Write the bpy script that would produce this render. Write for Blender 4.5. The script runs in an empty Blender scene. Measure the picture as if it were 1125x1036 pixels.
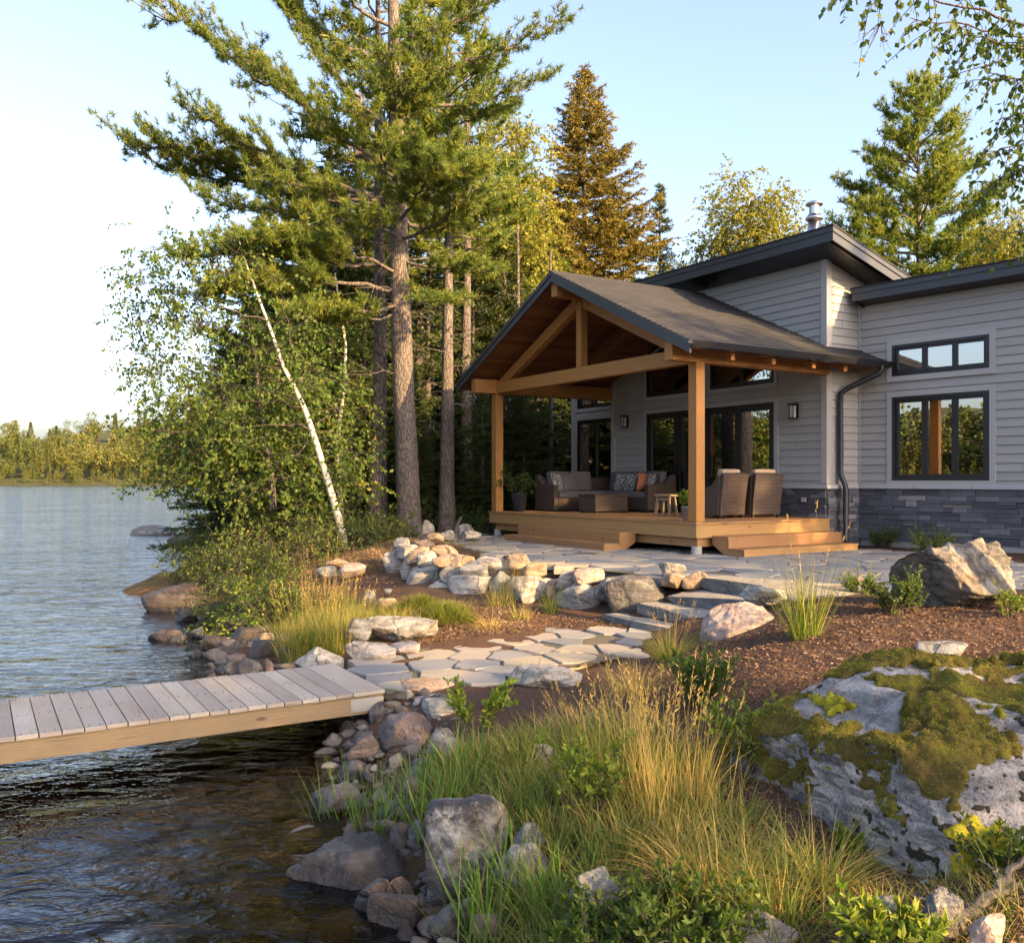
import bpy, math, random
import numpy as np
from mathutils import Vector, Matrix

SC = bpy.context.scene
COL = SC.collection
F, CX, HY, HC = 994.0, 562.5, 528.0, 2.2      # focal length in pixels, principal column, horizon row, eye height over the lake
RNG = np.random.default_rng(7)
random.seed(7)

def at(px, py, z):                             # a sight line meets the level z
    Y = (HC - z) * F / (py - HY)
    return np.array([(px - CX) / F * Y, Y, z])
def atY(px, py, Y):
    return np.array([(px - CX) / F * Y, Y, HC - (py - HY) / F * Y])

# ------------------------------------------------------------------ numeric noise
def _hash(ix, iy, iz, seed):
    h = (ix.astype(np.int64) * 374761393 + iy.astype(np.int64) * 668265263 + iz.astype(np.int64) * 2147483647 + seed * 974711) & 0xffffffff
    h = ((h ^ (h >> 13)) * 1274126177) & 0xffffffff
    h = ((h ^ (h >> 16)) * 2246822519) & 0xffffffff
    h = h ^ (h >> 15)
    return (h & 0xffffff) / float(0xffffff) * 2 - 1
def vnoise(p, seed=0):
    i = np.floor(p).astype(np.int64); f = p - i
    u = f * f * f * (f * (f * 6 - 15) + 10)
    r = 0
    for dx in (0, 1):
        wx = u[:, 0] if dx else 1 - u[:, 0]
        for dy in (0, 1):
            wy = u[:, 1] if dy else 1 - u[:, 1]
            for dz in (0, 1):
                wz = u[:, 2] if dz else 1 - u[:, 2]
                r = r + wx * wy * wz * _hash(i[:, 0] + dx, i[:, 1] + dy, i[:, 2] + dz, seed)
    return r
def fbm(p, freq=1.0, octs=4, seed=0, gain=.5):
    a, s, t = 1.0, 0, 0
    for o in range(octs):
        s = s + a * vnoise(p * freq + 17.3 * o, seed + o); t += a
        a *= gain; freq *= 2.03
    return s / t

# ------------------------------------------------------------------ mesh helpers
def np_mesh(name, verts, faces, smooth=False, uv=None):
    """faces: list of int arrays (n,3)/(n,4). uv: per-vertex (N,2)."""
    me = bpy.data.meshes.new(name)
    verts = np.ascontiguousarray(verts, dtype=np.float32)
    fl = [np.asarray(f, dtype=np.int32) for f in faces if len(f)]
    me.vertices.add(len(verts)); me.vertices.foreach_set('co', verts.ravel())
    idx = np.concatenate([f.ravel() for f in fl])
    sizes = np.concatenate([np.full(len(f), f.shape[1], dtype=np.int32) for f in fl])
    starts = np.concatenate([[0], np.cumsum(sizes)[:-1]]).astype(np.int32)
    me.loops.add(len(idx)); me.loops.foreach_set('vertex_index', idx)
    me.polygons.add(len(sizes)); me.polygons.foreach_set('loop_start', starts)
    try: me.polygons.foreach_set('loop_total', sizes)
    except Exception: pass
    me.polygons.foreach_set('use_smooth', np.full(len(sizes), bool(smooth)))
    if uv is not None:
        ul = me.uv_layers.new(name='UVMap')
        ul.data.foreach_set('uv', np.ascontiguousarray(np.asarray(uv, dtype=np.float32)[idx]).ravel())
    me.update(calc_edges=True)
    return me

def obj(name, me, m=None, parent=None, loc=None, rotz=None):
    o = bpy.data.objects.new(name, me); COL.objects.link(o)
    if m is not None and me is not None: 
        if len(me.materials) == 0: me.materials.append(m)
    if parent is not None: o.parent = parent
    if loc is not None: o.location = [float(v) for v in loc]
    if rotz is not None: o.rotation_euler = (0, 0, rotz)
    return o
def tag(o, label=None, cat=None, group=None, kind=None):
    if label: o['label'] = label
    if cat: o['category'] = cat
    if group: o['group'] = group
    if kind: o['kind'] = kind
    return o
def thing(name, label, cat, loc=(0, 0, 0), rotz=0, group=None):
    o = bpy.data.objects.new(name, None); COL.objects.link(o)
    o.empty_display_size = .2
    o.location = [float(v) for v in loc]; o.rotation_euler = (0, 0, rotz)
    return tag(o, label, cat, group)
def copy_tree(o, loc, rotz, scale=1, label=None, group=None, parent=None):
    c = o.copy(); COL.objects.link(c)
    if parent is None:
        c.location = [float(v) for v in loc]; c.rotation_euler = (0, 0, rotz)
        c.scale = (scale, scale, scale) if not hasattr(scale, '__len__') else scale
        if label: c['label'] = label
        if group: c['group'] = group
        elif 'group' in c and group == '': del c['group']
    else:
        c.parent = parent
    for ch in list(o.children):
        copy_tree(ch, None, None, parent=c)
    return c

class MB:
    """collects boxes, prisms and strips as one mesh, with a board-wise uv in metres"""
    def __init__(s): s.v, s.f, s.uv = [], [], []; s.r = random.Random(len(bpy.data.objects) + 3)
    def quad(s, pts, uvs=None):
        b = len(s.v); s.v += [tuple(p) for p in pts]; s.f.append(list(range(b, b + len(pts))))
        s.uv.append(uvs if uvs else [(p[0], p[2]) for p in pts])
    def hexa(s, c, u0=None):
        """c: eight corners, bottom ring 0-3 then top ring 4-7; uv along the longest edge"""
        c = [Vector(p) for p in c]
        e = [(c[1] - c[0]), (c[3] - c[0]), (c[4] - c[0])]
        L = [x.length for x in e]; k = L.index(max(L))
        ax = e[k].normalized(); others = [e[i].normalized() for i in range(3) if i != k]
        o = (s.r.random() * 40, s.r.random() * 40)
        def uv(p, face):
            d = p - c[0]
            n = (face[1] - face[0]).cross(face[2] - face[1])
            w = others[0] if abs(n.dot(others[0])) < abs(n.dot(others[1])) else others[1]
            return (d.dot(ax) + o[0], d.dot(w) + o[1])
        for q in ((0, 3, 2, 1), (4, 5, 6, 7), (0, 1, 5, 4), (1, 2, 6, 5), (2, 3, 7, 6), (3, 0, 4, 7)):
            fc = [c[i] for i in q]
            s.quad(fc, [uv(p, fc) for p in fc])
    def box(s, x0, x1, y0, y1, z0, z1):
        s.hexa([(x0, y0, z0), (x1, y0, z0), (x1, y1, z0), (x0, y1, z0), (x0, y0, z1), (x1, y0, z1), (x1, y1, z1), (x0, y1, z1)])
    def prism(s, poly, a, b, mode='xz'):
        """poly of (x,z) swept in y from a to b (mode xz), or (y,z) swept in x (mode yz), or (x,y) swept in z (xy)"""
        P = {'xz': lambda p, t: (p[0], t, p[1]), 'yz': lambda p, t: (t, p[0], p[1]), 'xy': lambda p, t: (p[0], p[1], t)}[mode]
        o = (s.r.random() * 40, s.r.random() * 40)
        A = [P(p, a) for p in poly]; B = [P(p, b) for p in poly]
        ar = sum(poly[i][0] * poly[(i + 1) % len(poly)][1] - poly[(i + 1) % len(poly)][0] * poly[i][1] for i in range(len(poly)))
        flip = (ar > 0) == (mode != 'xz')
        pu = [(p[0] + o[0], p[1] + o[1]) for p in poly]
        s.quad(A[::-1] if flip else A, pu[::-1] if flip else pu)
        s.quad(B if flip else B[::-1], pu if flip else pu[::-1])
        n = len(poly)
        for i in range(n):
            j = (i + 1) % n
            l = math.dist(poly[i], poly[j])
            q = [A[i], A[j], B[j], B[i]]; u = [(o[0], o[1]), (o[0] , o[1]+ l), (o[0] + abs(b - a), o[1] + l), (o[0] + abs(b - a), o[1])]
            if not flip: q = q[::-1]; u = u[::-1]
            s.quad(q, u)
    def build(s, name, m, parent=None, dz=0, smooth=False, bevel=0, loc=None):
        me = bpy.data.meshes.new(name)
        me.from_pydata([(p[0], p[1], p[2] + dz) for p in s.v], [], s.f)
        ul = me.uv_layers.new(name='UVMap')
        flat = [c for u in s.uv for q in u for c in q]
        ul.data.foreach_set('uv', flat)
        if smooth: me.polygons.foreach_set('use_smooth', [True] * len(me.polygons))
        o = obj(name, me, m, parent, loc)
        if bevel:
            import bmesh
            bm = bmesh.new(); bm.from_mesh(me)
            bmesh.ops.remove_doubles(bm, verts=bm.verts, dist=1e-5)
            ed = [e for e in bm.edges if len(e.link_faces) == 2 and e.calc_face_angle(0) > .5]
            bmesh.ops.bevel(bm, geom=ed, offset=bevel, segments=2, affect='EDGES', profile=.6)
            bm.to_mesh(me); bm.free()
        return o

def tube(path, rad, n=8, cap=True, wob=0, seed=0, groove=0):
    path = np.asarray(path, float); rad = np.asarray(rad, float)
    k = len(path)
    t = np.gradient(path, axis=0); t /= np.linalg.norm(t, axis=1)[:, None] + 1e-9
    ref = np.array([0, 0, 1.0]) if abs(t[0][2]) < .8 else np.array([1.0, 0, 0])
    a = np.cross(t, ref); a /= np.linalg.norm(a, axis=1)[:, None] + 1e-9
    b = np.cross(t, a)
    ang = np.linspace(0, 2 * np.pi, n, endpoint=False)
    rr = rad[:, None] * (1 + (wob * np.random.default_rng(seed).standard_normal((k, n)) if wob else 0))
    if groove: rr = rr * (1 + groove * np.sin(3 * ang[None, :] + np.linspace(0, 5, k)[:, None]) + groove * .6 * np.sin(7 * ang[None, :] + np.linspace(0, 3, k)[:, None]))
    v = path[:, None, :] + rr[:, :, None] * (np.cos(ang)[None, :, None] * a[:, None, :] + np.sin(ang)[None, :, None] * b[:, None, :])
    i = np.arange(k - 1)[:, None] * n; j = np.arange(n)[None, :]; j2 = (j + 1) % n
    f = np.stack([i + j, i + j2, i + n + j2, i + n + j], -1).reshape(-1, 4)
    return v.reshape(-1, 3), f
class NB:
    """collects numpy pieces into one mesh"""
    def __init__(s): s.V, s.F3, s.F4, s.U, s.n = [], [], [], [], 0
    def add(s, v, f, uv=None):
        f = np.asarray(f)
        (s.F3 if f.shape[1] == 3 else s.F4).append(f + s.n)
        s.V.append(v); s.U.append(uv if uv is not None else np.zeros((len(v), 2))); s.n += len(v)
    def mesh(s, name, smooth=False):
        fs = []
        if s.F3: fs.append(np.concatenate(s.F3))
        if s.F4: fs.append(np.concatenate(s.F4))
        return np_mesh(name, np.concatenate(s.V), fs, smooth, np.concatenate(s.U))
def unit(a): return a / (np.linalg.norm(a, axis=-1, keepdims=True) + 1e-9)
def perp(d, rng):
    r = rng.standard_normal(d.shape); r -= (r * d).sum(-1, keepdims=True) * d
    return unit(r)
def leaves(pos, ax, L, Wd, rng, uvx=0.0, nrm=None):
    """rhombic leaves: base at pos, axis ax, length L, width Wd (arrays or scalars)"""
    n = len(pos); ax = unit(ax); L = np.broadcast_to(L, n)[:, None]; Wd = np.broadcast_to(Wd, n)[:, None]
    if nrm is None: side = perp(ax, rng)
    else: side = unit(np.cross(ax, nrm))
    up = np.cross(ax, side)
    v = np.stack([pos, pos + ax * L * .45 + side * Wd * .5 + up * Wd * .12, pos + ax * L, pos + ax * L * .45 - side * Wd * .5 + up * Wd * .12], 1)
    f = np.arange(n * 4).reshape(n, 4)
    uv = np.zeros((n, 4, 2)); uv[:, :, 0] = np.broadcast_to(uvx, n)[:, None]; uv[:, 2, 1] = 1; uv[:, 1, 1] = .5; uv[:, 3, 1] = .5
    return v.reshape(-1, 3), f, uv.reshape(-1, 2)
def needles(pos, ax, L, Wd, rng):
    n = len(pos); ax = unit(ax); side = perp(ax, rng); L = np.broadcast_to(L, n)[:, None]; Wd = np.broadcast_to(Wd, n)[:, None]
    v = np.stack([pos + side * Wd * .5, pos - side * Wd * .5, pos + ax * L], 1)
    return v.reshape(-1, 3), np.arange(n * 3).reshape(n, 3), np.tile(np.array([[0, 0], [0, 0], [0, 1.0]]), (n, 1))
def blades(base, dirs, L, Wd, bend, rng, seg=4, straw=0.0, dirz=None):
    """grass blades: strips from base, initial direction dirs, bending toward their lean with gravity"""
    n = len(base); d = unit(dirs).copy(); L = np.broadcast_to(L, n); Wd = np.broadcast_to(Wd, n); bend = np.broadcast_to(bend, n); straw = np.broadcast_to(straw, n)
    hor = d.copy(); hor[:, 2] = 0; hor = unit(hor + 1e-4 * rng.standard_normal(hor.shape))
    side = np.cross(hor, np.array([0, 0, 1.0])); tw = rng.uniform(-.9, .9, n)[:, None]
    side = unit(side * np.cos(tw) + hor * np.sin(tw))
    p = base.copy(); rings = []; uvs = []
    for k in range(seg + 1):
        t = k / seg
        w = (Wd * (1 - t) ** .7 * .5)[:, None] if k < seg else (Wd * .04)[:, None]
        rings.append(np.stack([p - side * w, p + side * w], 1))
        uvs.append(np.stack([np.stack([straw, np.full(n, t)], -1)] * 2, 1))
        d = unit(d + (hor * .55 + np.array([0, 0, -.45])) * (bend * (.4 + t * 1.5) / seg)[:, None])
        p = p + d * (L / seg)[:, None]
    v = np.stack(rings, 1); m = (seg + 1) * 2
    b = (np.arange(n) * m)[:, None]
    f = np.concatenate([np.stack([b[:, 0] + 2 * k, b[:, 0] + 2 * k + 1, b[:, 0] + 2 * k + 3, b[:, 0] + 2 * k + 2], -1) for k in range(seg)])
    return v.reshape(-1, 3), f, np.stack(uvs, 1).reshape(-1, 2), p

# ------------------------------------------------------------------ material helpers
class NT:
    def __init__(s, name):
        s.m = bpy.data.materials.new(name); s.m.use_nodes = True
        s.t = s.m.node_tree; s.t.nodes.clear()
        s.out = s.t.nodes.new('ShaderNodeOutputMaterial')
    def n(s, typ, ins=None, **props):
        x = s.t.nodes.new('ShaderNode' + typ)
        for k, v in props.items(): setattr(x, k, v)
        for k, v in (ins or {}).items():
            if isinstance(v, bpy.types.NodeSocket): s.t.links.new(v, x.inputs[k])
            elif v is not None: x.inputs[k].default_value = v
        return x
    def geo(s): return s.n('NewGeometry')
    def tc(s): return s.n('TexCoord')
    def noise(s, vec, scale, detail=4, rough=.55, dist=0, out='Fac'):
        return s.n('TexNoise', {'Vector': vec, 'Scale': scale, 'Detail': detail, 'Roughness': rough, 'Distortion': dist}).outputs[out]
    def vor(s, vec, scale, feature='F1', out='Distance', rnd=1.0):
        return s.n('TexVoronoi', {'Vector': vec, 'Scale': scale, 'Randomness': rnd}, feature=feature).outputs[out]
    def map(s, vec, scale=(1, 1, 1), rot=(0, 0, 0), loc=(0, 0, 0)):
        return s.n('Mapping', {'Vector': vec, 'Scale': scale, 'Rotation': rot, 'Location': loc}).outputs[0]
    def mix(s, fac, a, b, blend='MIX'):
        x = s.t.nodes.new('ShaderNodeMix'); x.data_type = 'RGBA'; x.blend_type = blend
        for i, v in ((0, fac), (6, a), (7, b)):
            if isinstance(v, bpy.types.NodeSocket): s.t.links.new(v, x.inputs[i])
            else: x.inputs[i].default_value = (*v, 1) if hasattr(v, '__len__') and len(v) == 3 else v
        return x.outputs[2]
    def ramp(s, fac, stops, interp='LINEAR'):
        x = s.n('ValToRGB', {'Fac': fac}); e = x.color_ramp; e.interpolation = interp
        while len(e.elements) < len(stops): e.elements.new(.5)
        for el, (p, c) in zip(e.elements, stops):
            el.position = p; el.color = (*c, 1) if hasattr(c, '__len__') else (c, c, c, 1)
        return x.outputs[0]
    def math(s, op, a, b=0, c=None, clamp=False):
        x = s.t.nodes.new('ShaderNodeMath'); x.operation = op; x.use_clamp = clamp
        for i, v in ((0, a), (1, b), (2, c)):
            if v is None: continue
            if isinstance(v, bpy.types.NodeSocket): s.t.links.new(v, x.inputs[i])
            else: x.inputs[i].default_value = v
        return x.outputs[0]
    def sep(s, vec): return s.n('SeparateXYZ', {'Vector': vec}).outputs
    def comb(s, x, y, z): return s.n('CombineXYZ', {'X': x, 'Y': y, 'Z': z}).outputs[0]
    def bump(s, h, strength=.5, dist=.02, normal=None):
        return s.n('Bump', {'Height': h, 'Strength': strength, 'Distance': dist, 'Normal': normal}).outputs[0]
    def hsv(s, col, h=.5, sat=1, v=1):
        return s.n('HueSaturation', {'Color': col, 'Hue': h, 'Saturation': sat, 'Value': v}).outputs[0]
    def pbr(s, col, rough=.7, normal=None, metal=0, spec=.5, **kw):
        ins = {'Base Color': (*col, 1) if hasattr(col, '__len__') and len(col) == 3 else col, 'Roughness': rough, 'Normal': normal, 'Metallic': metal, 'Specular IOR Level': spec}
        ins.update(kw)
        b = s.n('BsdfPrincipled', ins).outputs[0]
        s.t.links.new(b, s.out.inputs[0]); return s.m
    def surf(s, sh): s.t.links.new(sh, s.out.inputs[0]); return s.m

M = {}
def m_wood(name, a, b, dark, ring=26, rough=.6, knots=True, var=.25, grey=None):
    k = NT(name); uv = k.tc().outputs['UV']
    rnd = k.geo().outputs['Random Per Island']
    st = k.map(uv, (1.1, 9, 1))
    n1 = k.noise(st, 3.0, 5, .6, .6)
    w = k.n('TexWave', {'Vector': k.map(uv, (.35, 6, 1)), 'Scale': ring / 8, 'Distortion': 5, 'Detail': 3, 'Detail Scale': 1.2}, wave_type='BANDS', bands_direction='Y').outputs['Fac']
    fine = k.noise(k.map(uv, (4, 120, 1)), 4, 3)
    c = k.mix(k.math('MULTIPLY', w, .55), k.mix(n1, a, b), dark)
    c = k.mix(k.math('MULTIPLY', k.ramp(fine, [(.35, 0), (.7, 1)]), .4), c, dark)
    chk_ = k.noise(k.map(uv, (.6, 22, 1)), 3.2, 2, .5, .2); c = k.mix(k.ramp(chk_, [(.66, 0), (.69, .85)]), c, [x * .4 for x in dark])
    if knots:
        v = k.vor(k.map(uv, (1.2, 3.4, 1)), 1.6)
        kn = k.ramp(v, [(.0, 1), (.06, .9), (.11, 0)])
        c = k.mix(kn, c, [x * .35 for x in dark])
    big = k.noise(uv, .8, 3)
    c = k.mix(k.math('MULTIPLY', big, .35), c, [x * .6 for x in a])
    if grey is not None:
        g = k.ramp(k.noise(k.map(uv, (.7, 2, 1)), 1.2, 5), [(.3, 0), (.7, 1)])
        c = k.mix(g, c, grey)
    c = k.hsv(c, k.math('MULTIPLY_ADD', rnd, .02, .49), 1, k.math('MULTIPLY_ADD', rnd, var * 2, 1 - var))
    M[name] = k.pbr(c, k.math('MULTIPLY_ADD', n1, .2, rough - .1), k.bump(k.math('ADD', fine, w), .25, .004))
m_wood('cedar', (.46, .20, .055), (.34, .135, .035), (.16, .055, .014), var=.14)
m_wood('deck_wood', (.46, .255, .105), (.36, .185, .07), (.20, .105, .042), var=.14)
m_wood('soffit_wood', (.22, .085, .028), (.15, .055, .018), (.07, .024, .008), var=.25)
m_wood('dock_wood', (.42, .345, .265), (.29, .235, .18), (.15, .115, .085), var=.28, rough=.75, grey=(.33, .30, .265))
m_wood('dock_side', (.29, .20, .115), (.21, .14, .08), (.10, .065, .035), var=.12, rough=.7)
m_wood('stool_wood', (.36, .26, .17), (.28, .2, .13), (.16, .11, .06), var=.1)

def m_plain(name, col, rough=.6, metal=0, nscale=30, amt=.15, bump=.1, spec=.5, isl=0):
    k = NT(name); o = k.tc().outputs['Object']
    n = k.noise(o, nscale, 5); n2 = k.noise(o, 1.7, 4)
    c = k.mix(k.math('MULTIPLY', n, amt * 2), col, [x * .6 for x in col])
    c = k.mix(k.math('MULTIPLY', n2, amt * 2), c, [min(1, x * 1.25 + .004) for x in col])
    if isl: c = k.hsv(c, .5, 1, k.math('MULTIPLY_ADD', k.geo().outputs['Random Per Island'], isl * 2, 1 - isl))
    M[name] = k.pbr(c, k.math('MULTIPLY_ADD', n2, .25, rough - .12), k.bump(n, bump, .003), metal, spec)
m_plain('siding', (.335, .328, .312), .62, nscale=14, amt=.1, bump=.02, isl=.07)
m_plain('trim', (.375, .367, .352), .55, nscale=20, amt=.07, bump=.02)
m_plain('ledge', (.42, .42, .42), .7, nscale=40)
m_plain('fascia', (.028, .033, .043), .4, nscale=9, amt=.15)
m_plain('gutter', (.014, .015, .018), .3, amt=.1)
m_plain('frame_black', (.007, .0075, .009), .38, amt=.1)
m_plain('steel', (.55, .55, .56), .25, 1, 20, .1)
m_plain('bracket', (.5, .5, .5), .45, .9, 60, .2)
m_plain('concrete', (.34, .33, .31), .9, nscale=40, amt=.2, bump=.4)
m_plain('cushion', (.115, .10, .105), .95, nscale=260, amt=.12, bump=.5)
m_plain('cushion_tan', (.32, .25, .19), .95, nscale=260, amt=.12, bump=.5)
m_plain('rust_cloth', (.33, .13, .06), .95, nscale=200, amt=.2, bump=.5)
m_plain('zinc', (.42, .42, .42), .5, .5, 30, .2)
m_plain('navy_glaze', (.018, .03, .05), .25, 0, 12, .2)
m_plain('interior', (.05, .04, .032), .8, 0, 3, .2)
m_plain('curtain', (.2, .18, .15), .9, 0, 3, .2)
m_plain('opal', (.55, .52, .47), .4, 0, 20, .05)
m_plain('soil', (.03, .02, .013), .95, 0, 80, .3, .8)

k = NT('wicker'); uv = k.tc().outputs['UV']
s1 = k.n('TexWave', {'Vector': uv, 'Scale': 12.0, 'Distortion': .4, 'Detail': 1}, bands_direction='Y').outputs['Fac']
s2 = k.n('TexWave', {'Vector': uv, 'Scale': 7.0, 'Distortion': .3}, bands_direction='X').outputs['Fac']
chk = k.n('TexChecker', {'Vector': k.map(uv, (22, 38, 1)), 'Scale': 1.0}).outputs['Fac']
h = k.math('MULTIPLY', s1, k.math('MULTIPLY_ADD', chk, .5, .5))
n = k.noise(k.map(uv, (3, 40, 1)), 3, 3)
c = k.mix(h, (.022, .015, .011), (.10, .068, .052)); c = k.mix(n, c, (.09, .068, .056), 'MIX'); c = k.mix(k.math('MULTIPLY', n, .8), c, (.06, .04, .03))
M['wicker'] = k.pbr(c, .55, k.bump(h, .9, .006))

k = NT('pattern_cloth'); o = k.tc().outputs['Object']
v = k.n('TexVoronoi', {'Vector': o, 'Scale': 22.0}, feature='DISTANCE_TO_EDGE').outputs['Distance']
v2 = k.noise(o, 45, 2)
c = k.ramp(k.math('ADD', v, k.math('MULTIPLY', v2, .1)), [(.09, (.7, .68, .64)), (.13, (.03, .03, .035))])
M['pattern_cloth'] = k.pbr(c, .95)

k = NT('shingle'); uv = k.tc().outputs['UV']
br = k.n('TexBrick', {'Vector': uv, 'Color1': (.029, .030, .035, 1), 'Color2': (.009, .009, .012, 1), 'Mortar': (.012, .012, .013, 1), 'Scale': 1.0, 'Mortar Size': .011, 'Brick Width': .3, 'Row Height': .14}, offset=.41)
n = k.noise(uv, 150, 3); n2 = k.noise(k.map(uv, (3, 9, 1)), 1.2, 4)
c = k.mix(k.math('MULTIPLY', n, .3), br.outputs[0], (.032, .032, .036)); c = k.mix(k.math('MULTIPLY', n2, .5), c, (.02, .019, .022))
M['shingle'] = k.pbr(c, .9, k.bump(n, .6, .004))

k = NT('veneer'); o = k.tc().outputs['Object']; r = k.geo().outputs['Random Per Island']
n = k.noise(o, 9, 6, .65); n2 = k.noise(o, 60, 4)
c = k.ramp(r, [(0, (.05, .053, .066)), (.2, (.10, .105, .13)), (.4, (.17, .175, .205)), (.55, (.075, .08, .10)), (.72, (.14, .145, .17)), (.88, (.26, .26, .28)), (.96, (.42, .39, .385))], 'CONSTANT')
c = k.mix(k.math('MULTIPLY', n, .7), c, (.14, .15, .17), 'MIX'); c = k.mix(k.math('MULTIPLY', n2, .5), c, (.02, .02, .025))
M['veneer'] = k.pbr(c, .75, k.bump(k.math('ADD', n, k.math('MULTIPLY', n2, .4)), .9, .02))

k = NT('glass')
fr = k.n('LayerWeight', {'Blend': .35}).outputs['Fresnel']
fac = k.math('MULTIPLY_ADD', fr, .5, .5, True)
n = k.noise(k.geo().outputs['Position'], 1.1, 1)
gl = k.n('BsdfGlossy', {'Color': (.86, .87, .86, 1), 'Roughness': .005, 'Normal': k.bump(n, .02, .02)}).outputs[0]
tr = k.n('BsdfTransparent', {'Color': (.5, .52, .5, 1)}).outputs[0]
M['glass'] = k.surf(k.n('MixShader', {0: fac, 1: tr, 2: gl}).outputs[0])

k = NT('screen')
sc = k.math('MULTIPLY_ADD', k.noise(k.tc().outputs['Object'], 200, 1), .04, .22)
gl = k.n('BsdfGlossy', {'Color': (.5, .5, .5, 1), 'Roughness': .03}).outputs[0]
df = k.n('BsdfDiffuse', {'Color': (.012, .012, .012, 1)}).outputs[0]
M['screen'] = k.surf(k.n('MixShader', {0: sc, 1: df, 2: gl}).outputs[0])

# rocks
def m_rock(name, a, b, dark, light, speck=.5, lichen=.25, wet=False, pink=None, rough=.82, lich_col=(.36, .38, .34), top_tint=None):
    k = NT(name); g = k.geo(); tc = k.tc(); oi = k.n('ObjectInfo'); rnd = oi.outputs['Random']
    off = k.n('VectorMath', {0: tc.outputs['Object'], 1: k.comb(k.math('MULTIPLY', rnd, 31), k.math('MULTIPLY', rnd, 17), k.math('MULTIPLY', rnd, 53))}, operation='ADD').outputs[0]
    n1 = k.noise(off, 2.4, 7, .62, .6); n2 = k.noise(off, 11, 6, .65); n3 = k.noise(off, 70, 4, .7)
    band = k.noise(k.map(off, (1, 1.5, 6), (.5, .3, .2)), 2.2, 5, .6, 1.2)
    c = k.mix(k.ramp(n1, [(.40, 0), (.60, 1)]), a, b)
    c = k.mix(k.ramp(band, [(.44, 0), (.58, .75)]), c, dark)
    c = k.mix(k.ramp(n2, [(.52, 0), (.75, .6)]), c, light)
    if pink is not None: c = k.mix(k.ramp(k.noise(off, 1.3, 4), [(.5, 0), (.66, .85)]), c, pink)
    sp = k.ramp(n3, [(.36, 1), (.5, 0)])
    c = k.mix(k.math('MULTIPLY', sp, speck), c, dark)
    sp2 = k.ramp(k.vor(off, 95), [(.1, 1), (.22, 0)])
    c = k.mix(k.math('MULTIPLY', sp2, speck * .55), c, light)
    crk = k.n('TexVoronoi', {'Vector': k.n('VectorMath', {0: off, 1: k.n('VectorMath', {0: k.noise(off, 3, 4, out='Color'), 'Scale': .5}, operation='SCALE').outputs[0]}, operation='ADD').outputs[0], 'Scale': 1.1}, feature='DISTANCE_TO_EDGE').outputs['Distance']
    ck = k.ramp(crk, [(0, 1), (.012, .8), (.03, 0)])
    c = k.mix(k.math('MULTIPLY', ck, .3), c, [x * .4 for x in dark])
    up = k.sep(g.outputs['Normal'])[2]
    if top_tint is not None: c = k.mix(k.math('MULTIPLY', k.ramp(up, [(.6, 0), (.85, 1)]), k.ramp(n1, [(.25, .35), (.6, .85)])), c, top_tint)  # up-facing faces are mixed towards this colour, unevenly
    if lichen:
        lm = k.math('MULTIPLY', k.ramp(k.noise(off, 4.5, 6, .7), [(.5, 0), (.58, 1)]), k.ramp(up, [(.0, .25), (.6, 1)]))
        c = k.mix(k.math('MULTIPLY', lm, lichen * 2.2, None, True), c, lich_col)
        ds = k.ramp(k.vor(off, 13), [(.12, 1), (.2, 0)])
        c = k.mix(k.math('MULTIPLY', k.math('MULTIPLY', ds, k.ramp(n1, [(.45, 0), (.6, 1)])), .8), c, (.035, .034, .03))
    ro = rough
    c = k.hsv(c, .5, 1, k.math('MULTIPLY_ADD', rnd, .3, .85))
    if wet:
        z = k.sep(g.outputs['Position'])[2]
        wm = k.ramp(k.math('ADD', z, k.math('MULTIPLY', n1, .12)), [(.12, 1), (.17, 0)])
        c = k.mix(k.math('MULTIPLY', wm, .72), c, (.018, .015, .013))
        ro = k.math('MULTIPLY_ADD', wm, -.55, rough)
    hh = k.math('ADD', k.math('MULTIPLY', n2, .7), k.math('ADD', k.math('MULTIPLY', n3, .35), k.math('MULTIPLY', ck, -.35)))
    M[name] = k.pbr(c, ro, k.bump(hh, 1.0, .045))
m_rock('granite_pale', (.40, .365, .32), (.28, .268, .245), (.10, .092, .085), (.54, .50, .45), lichen=.2)
m_rock('granite_grey', (.28, .275, .265), (.19, .188, .185), (.07, .068, .066), (.48, .47, .45), lichen=.3)
m_rock('granite_tan', (.42, .29, .185), (.32, .23, .155), (.16, .11, .07), (.52, .42, .31), lichen=.1)
m_rock('granite_pink', (.42, .33, .28), (.33, .28, .26), (.16, .12, .1), (.55, .49, .44), lichen=.12, pink=(.44, .30, .24))
m_rock('shore_brown', (.075, .05, .04), (.055, .04, .034), (.022, .017, .016), (.17, .13, .105), wet=True, lichen=.05, rough=.6)
m_rock('shore_grey', (.10, .09, .088), (.07, .065, .064), (.028, .026, .026), (.3, .28, .26), wet=True, lichen=.12, rough=.65)
m_rock('shore_pink', (.20, .15, .128), (.13, .105, .094), (.045, .038, .035), (.34, .28, .25), wet=True, lichen=.05, rough=.65, pink=(.3, .2, .16))
m_rock('granite_dark', (.20, .175, .155), (.125, .112, .10), (.045, .04, .036), (.38, .355, .32), lichen=.2, pink=(.24, .18, .13))
m_rock('shore_dark', (.040, .032, .030), (.028, .024, .023), (.012, .010, .010), (.10, .082, .072), wet=True, lichen=.05, rough=.55)
m_rock('shore_lichen', (.07, .062, .06), (.05, .045, .044), (.02, .018, .018), (.2, .185, .17), wet=True, lichen=.34, rough=.65, lich_col=(.33, .33, .30))
m_rock('hero_grey', (.50, .45, .405), (.23, .222, .218), (.05, .05, .054), (.36, .345, .33), lichen=.16, pink=(.36, .315, .275), speck=.75, lich_col=(.38, .385, .36))
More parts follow.
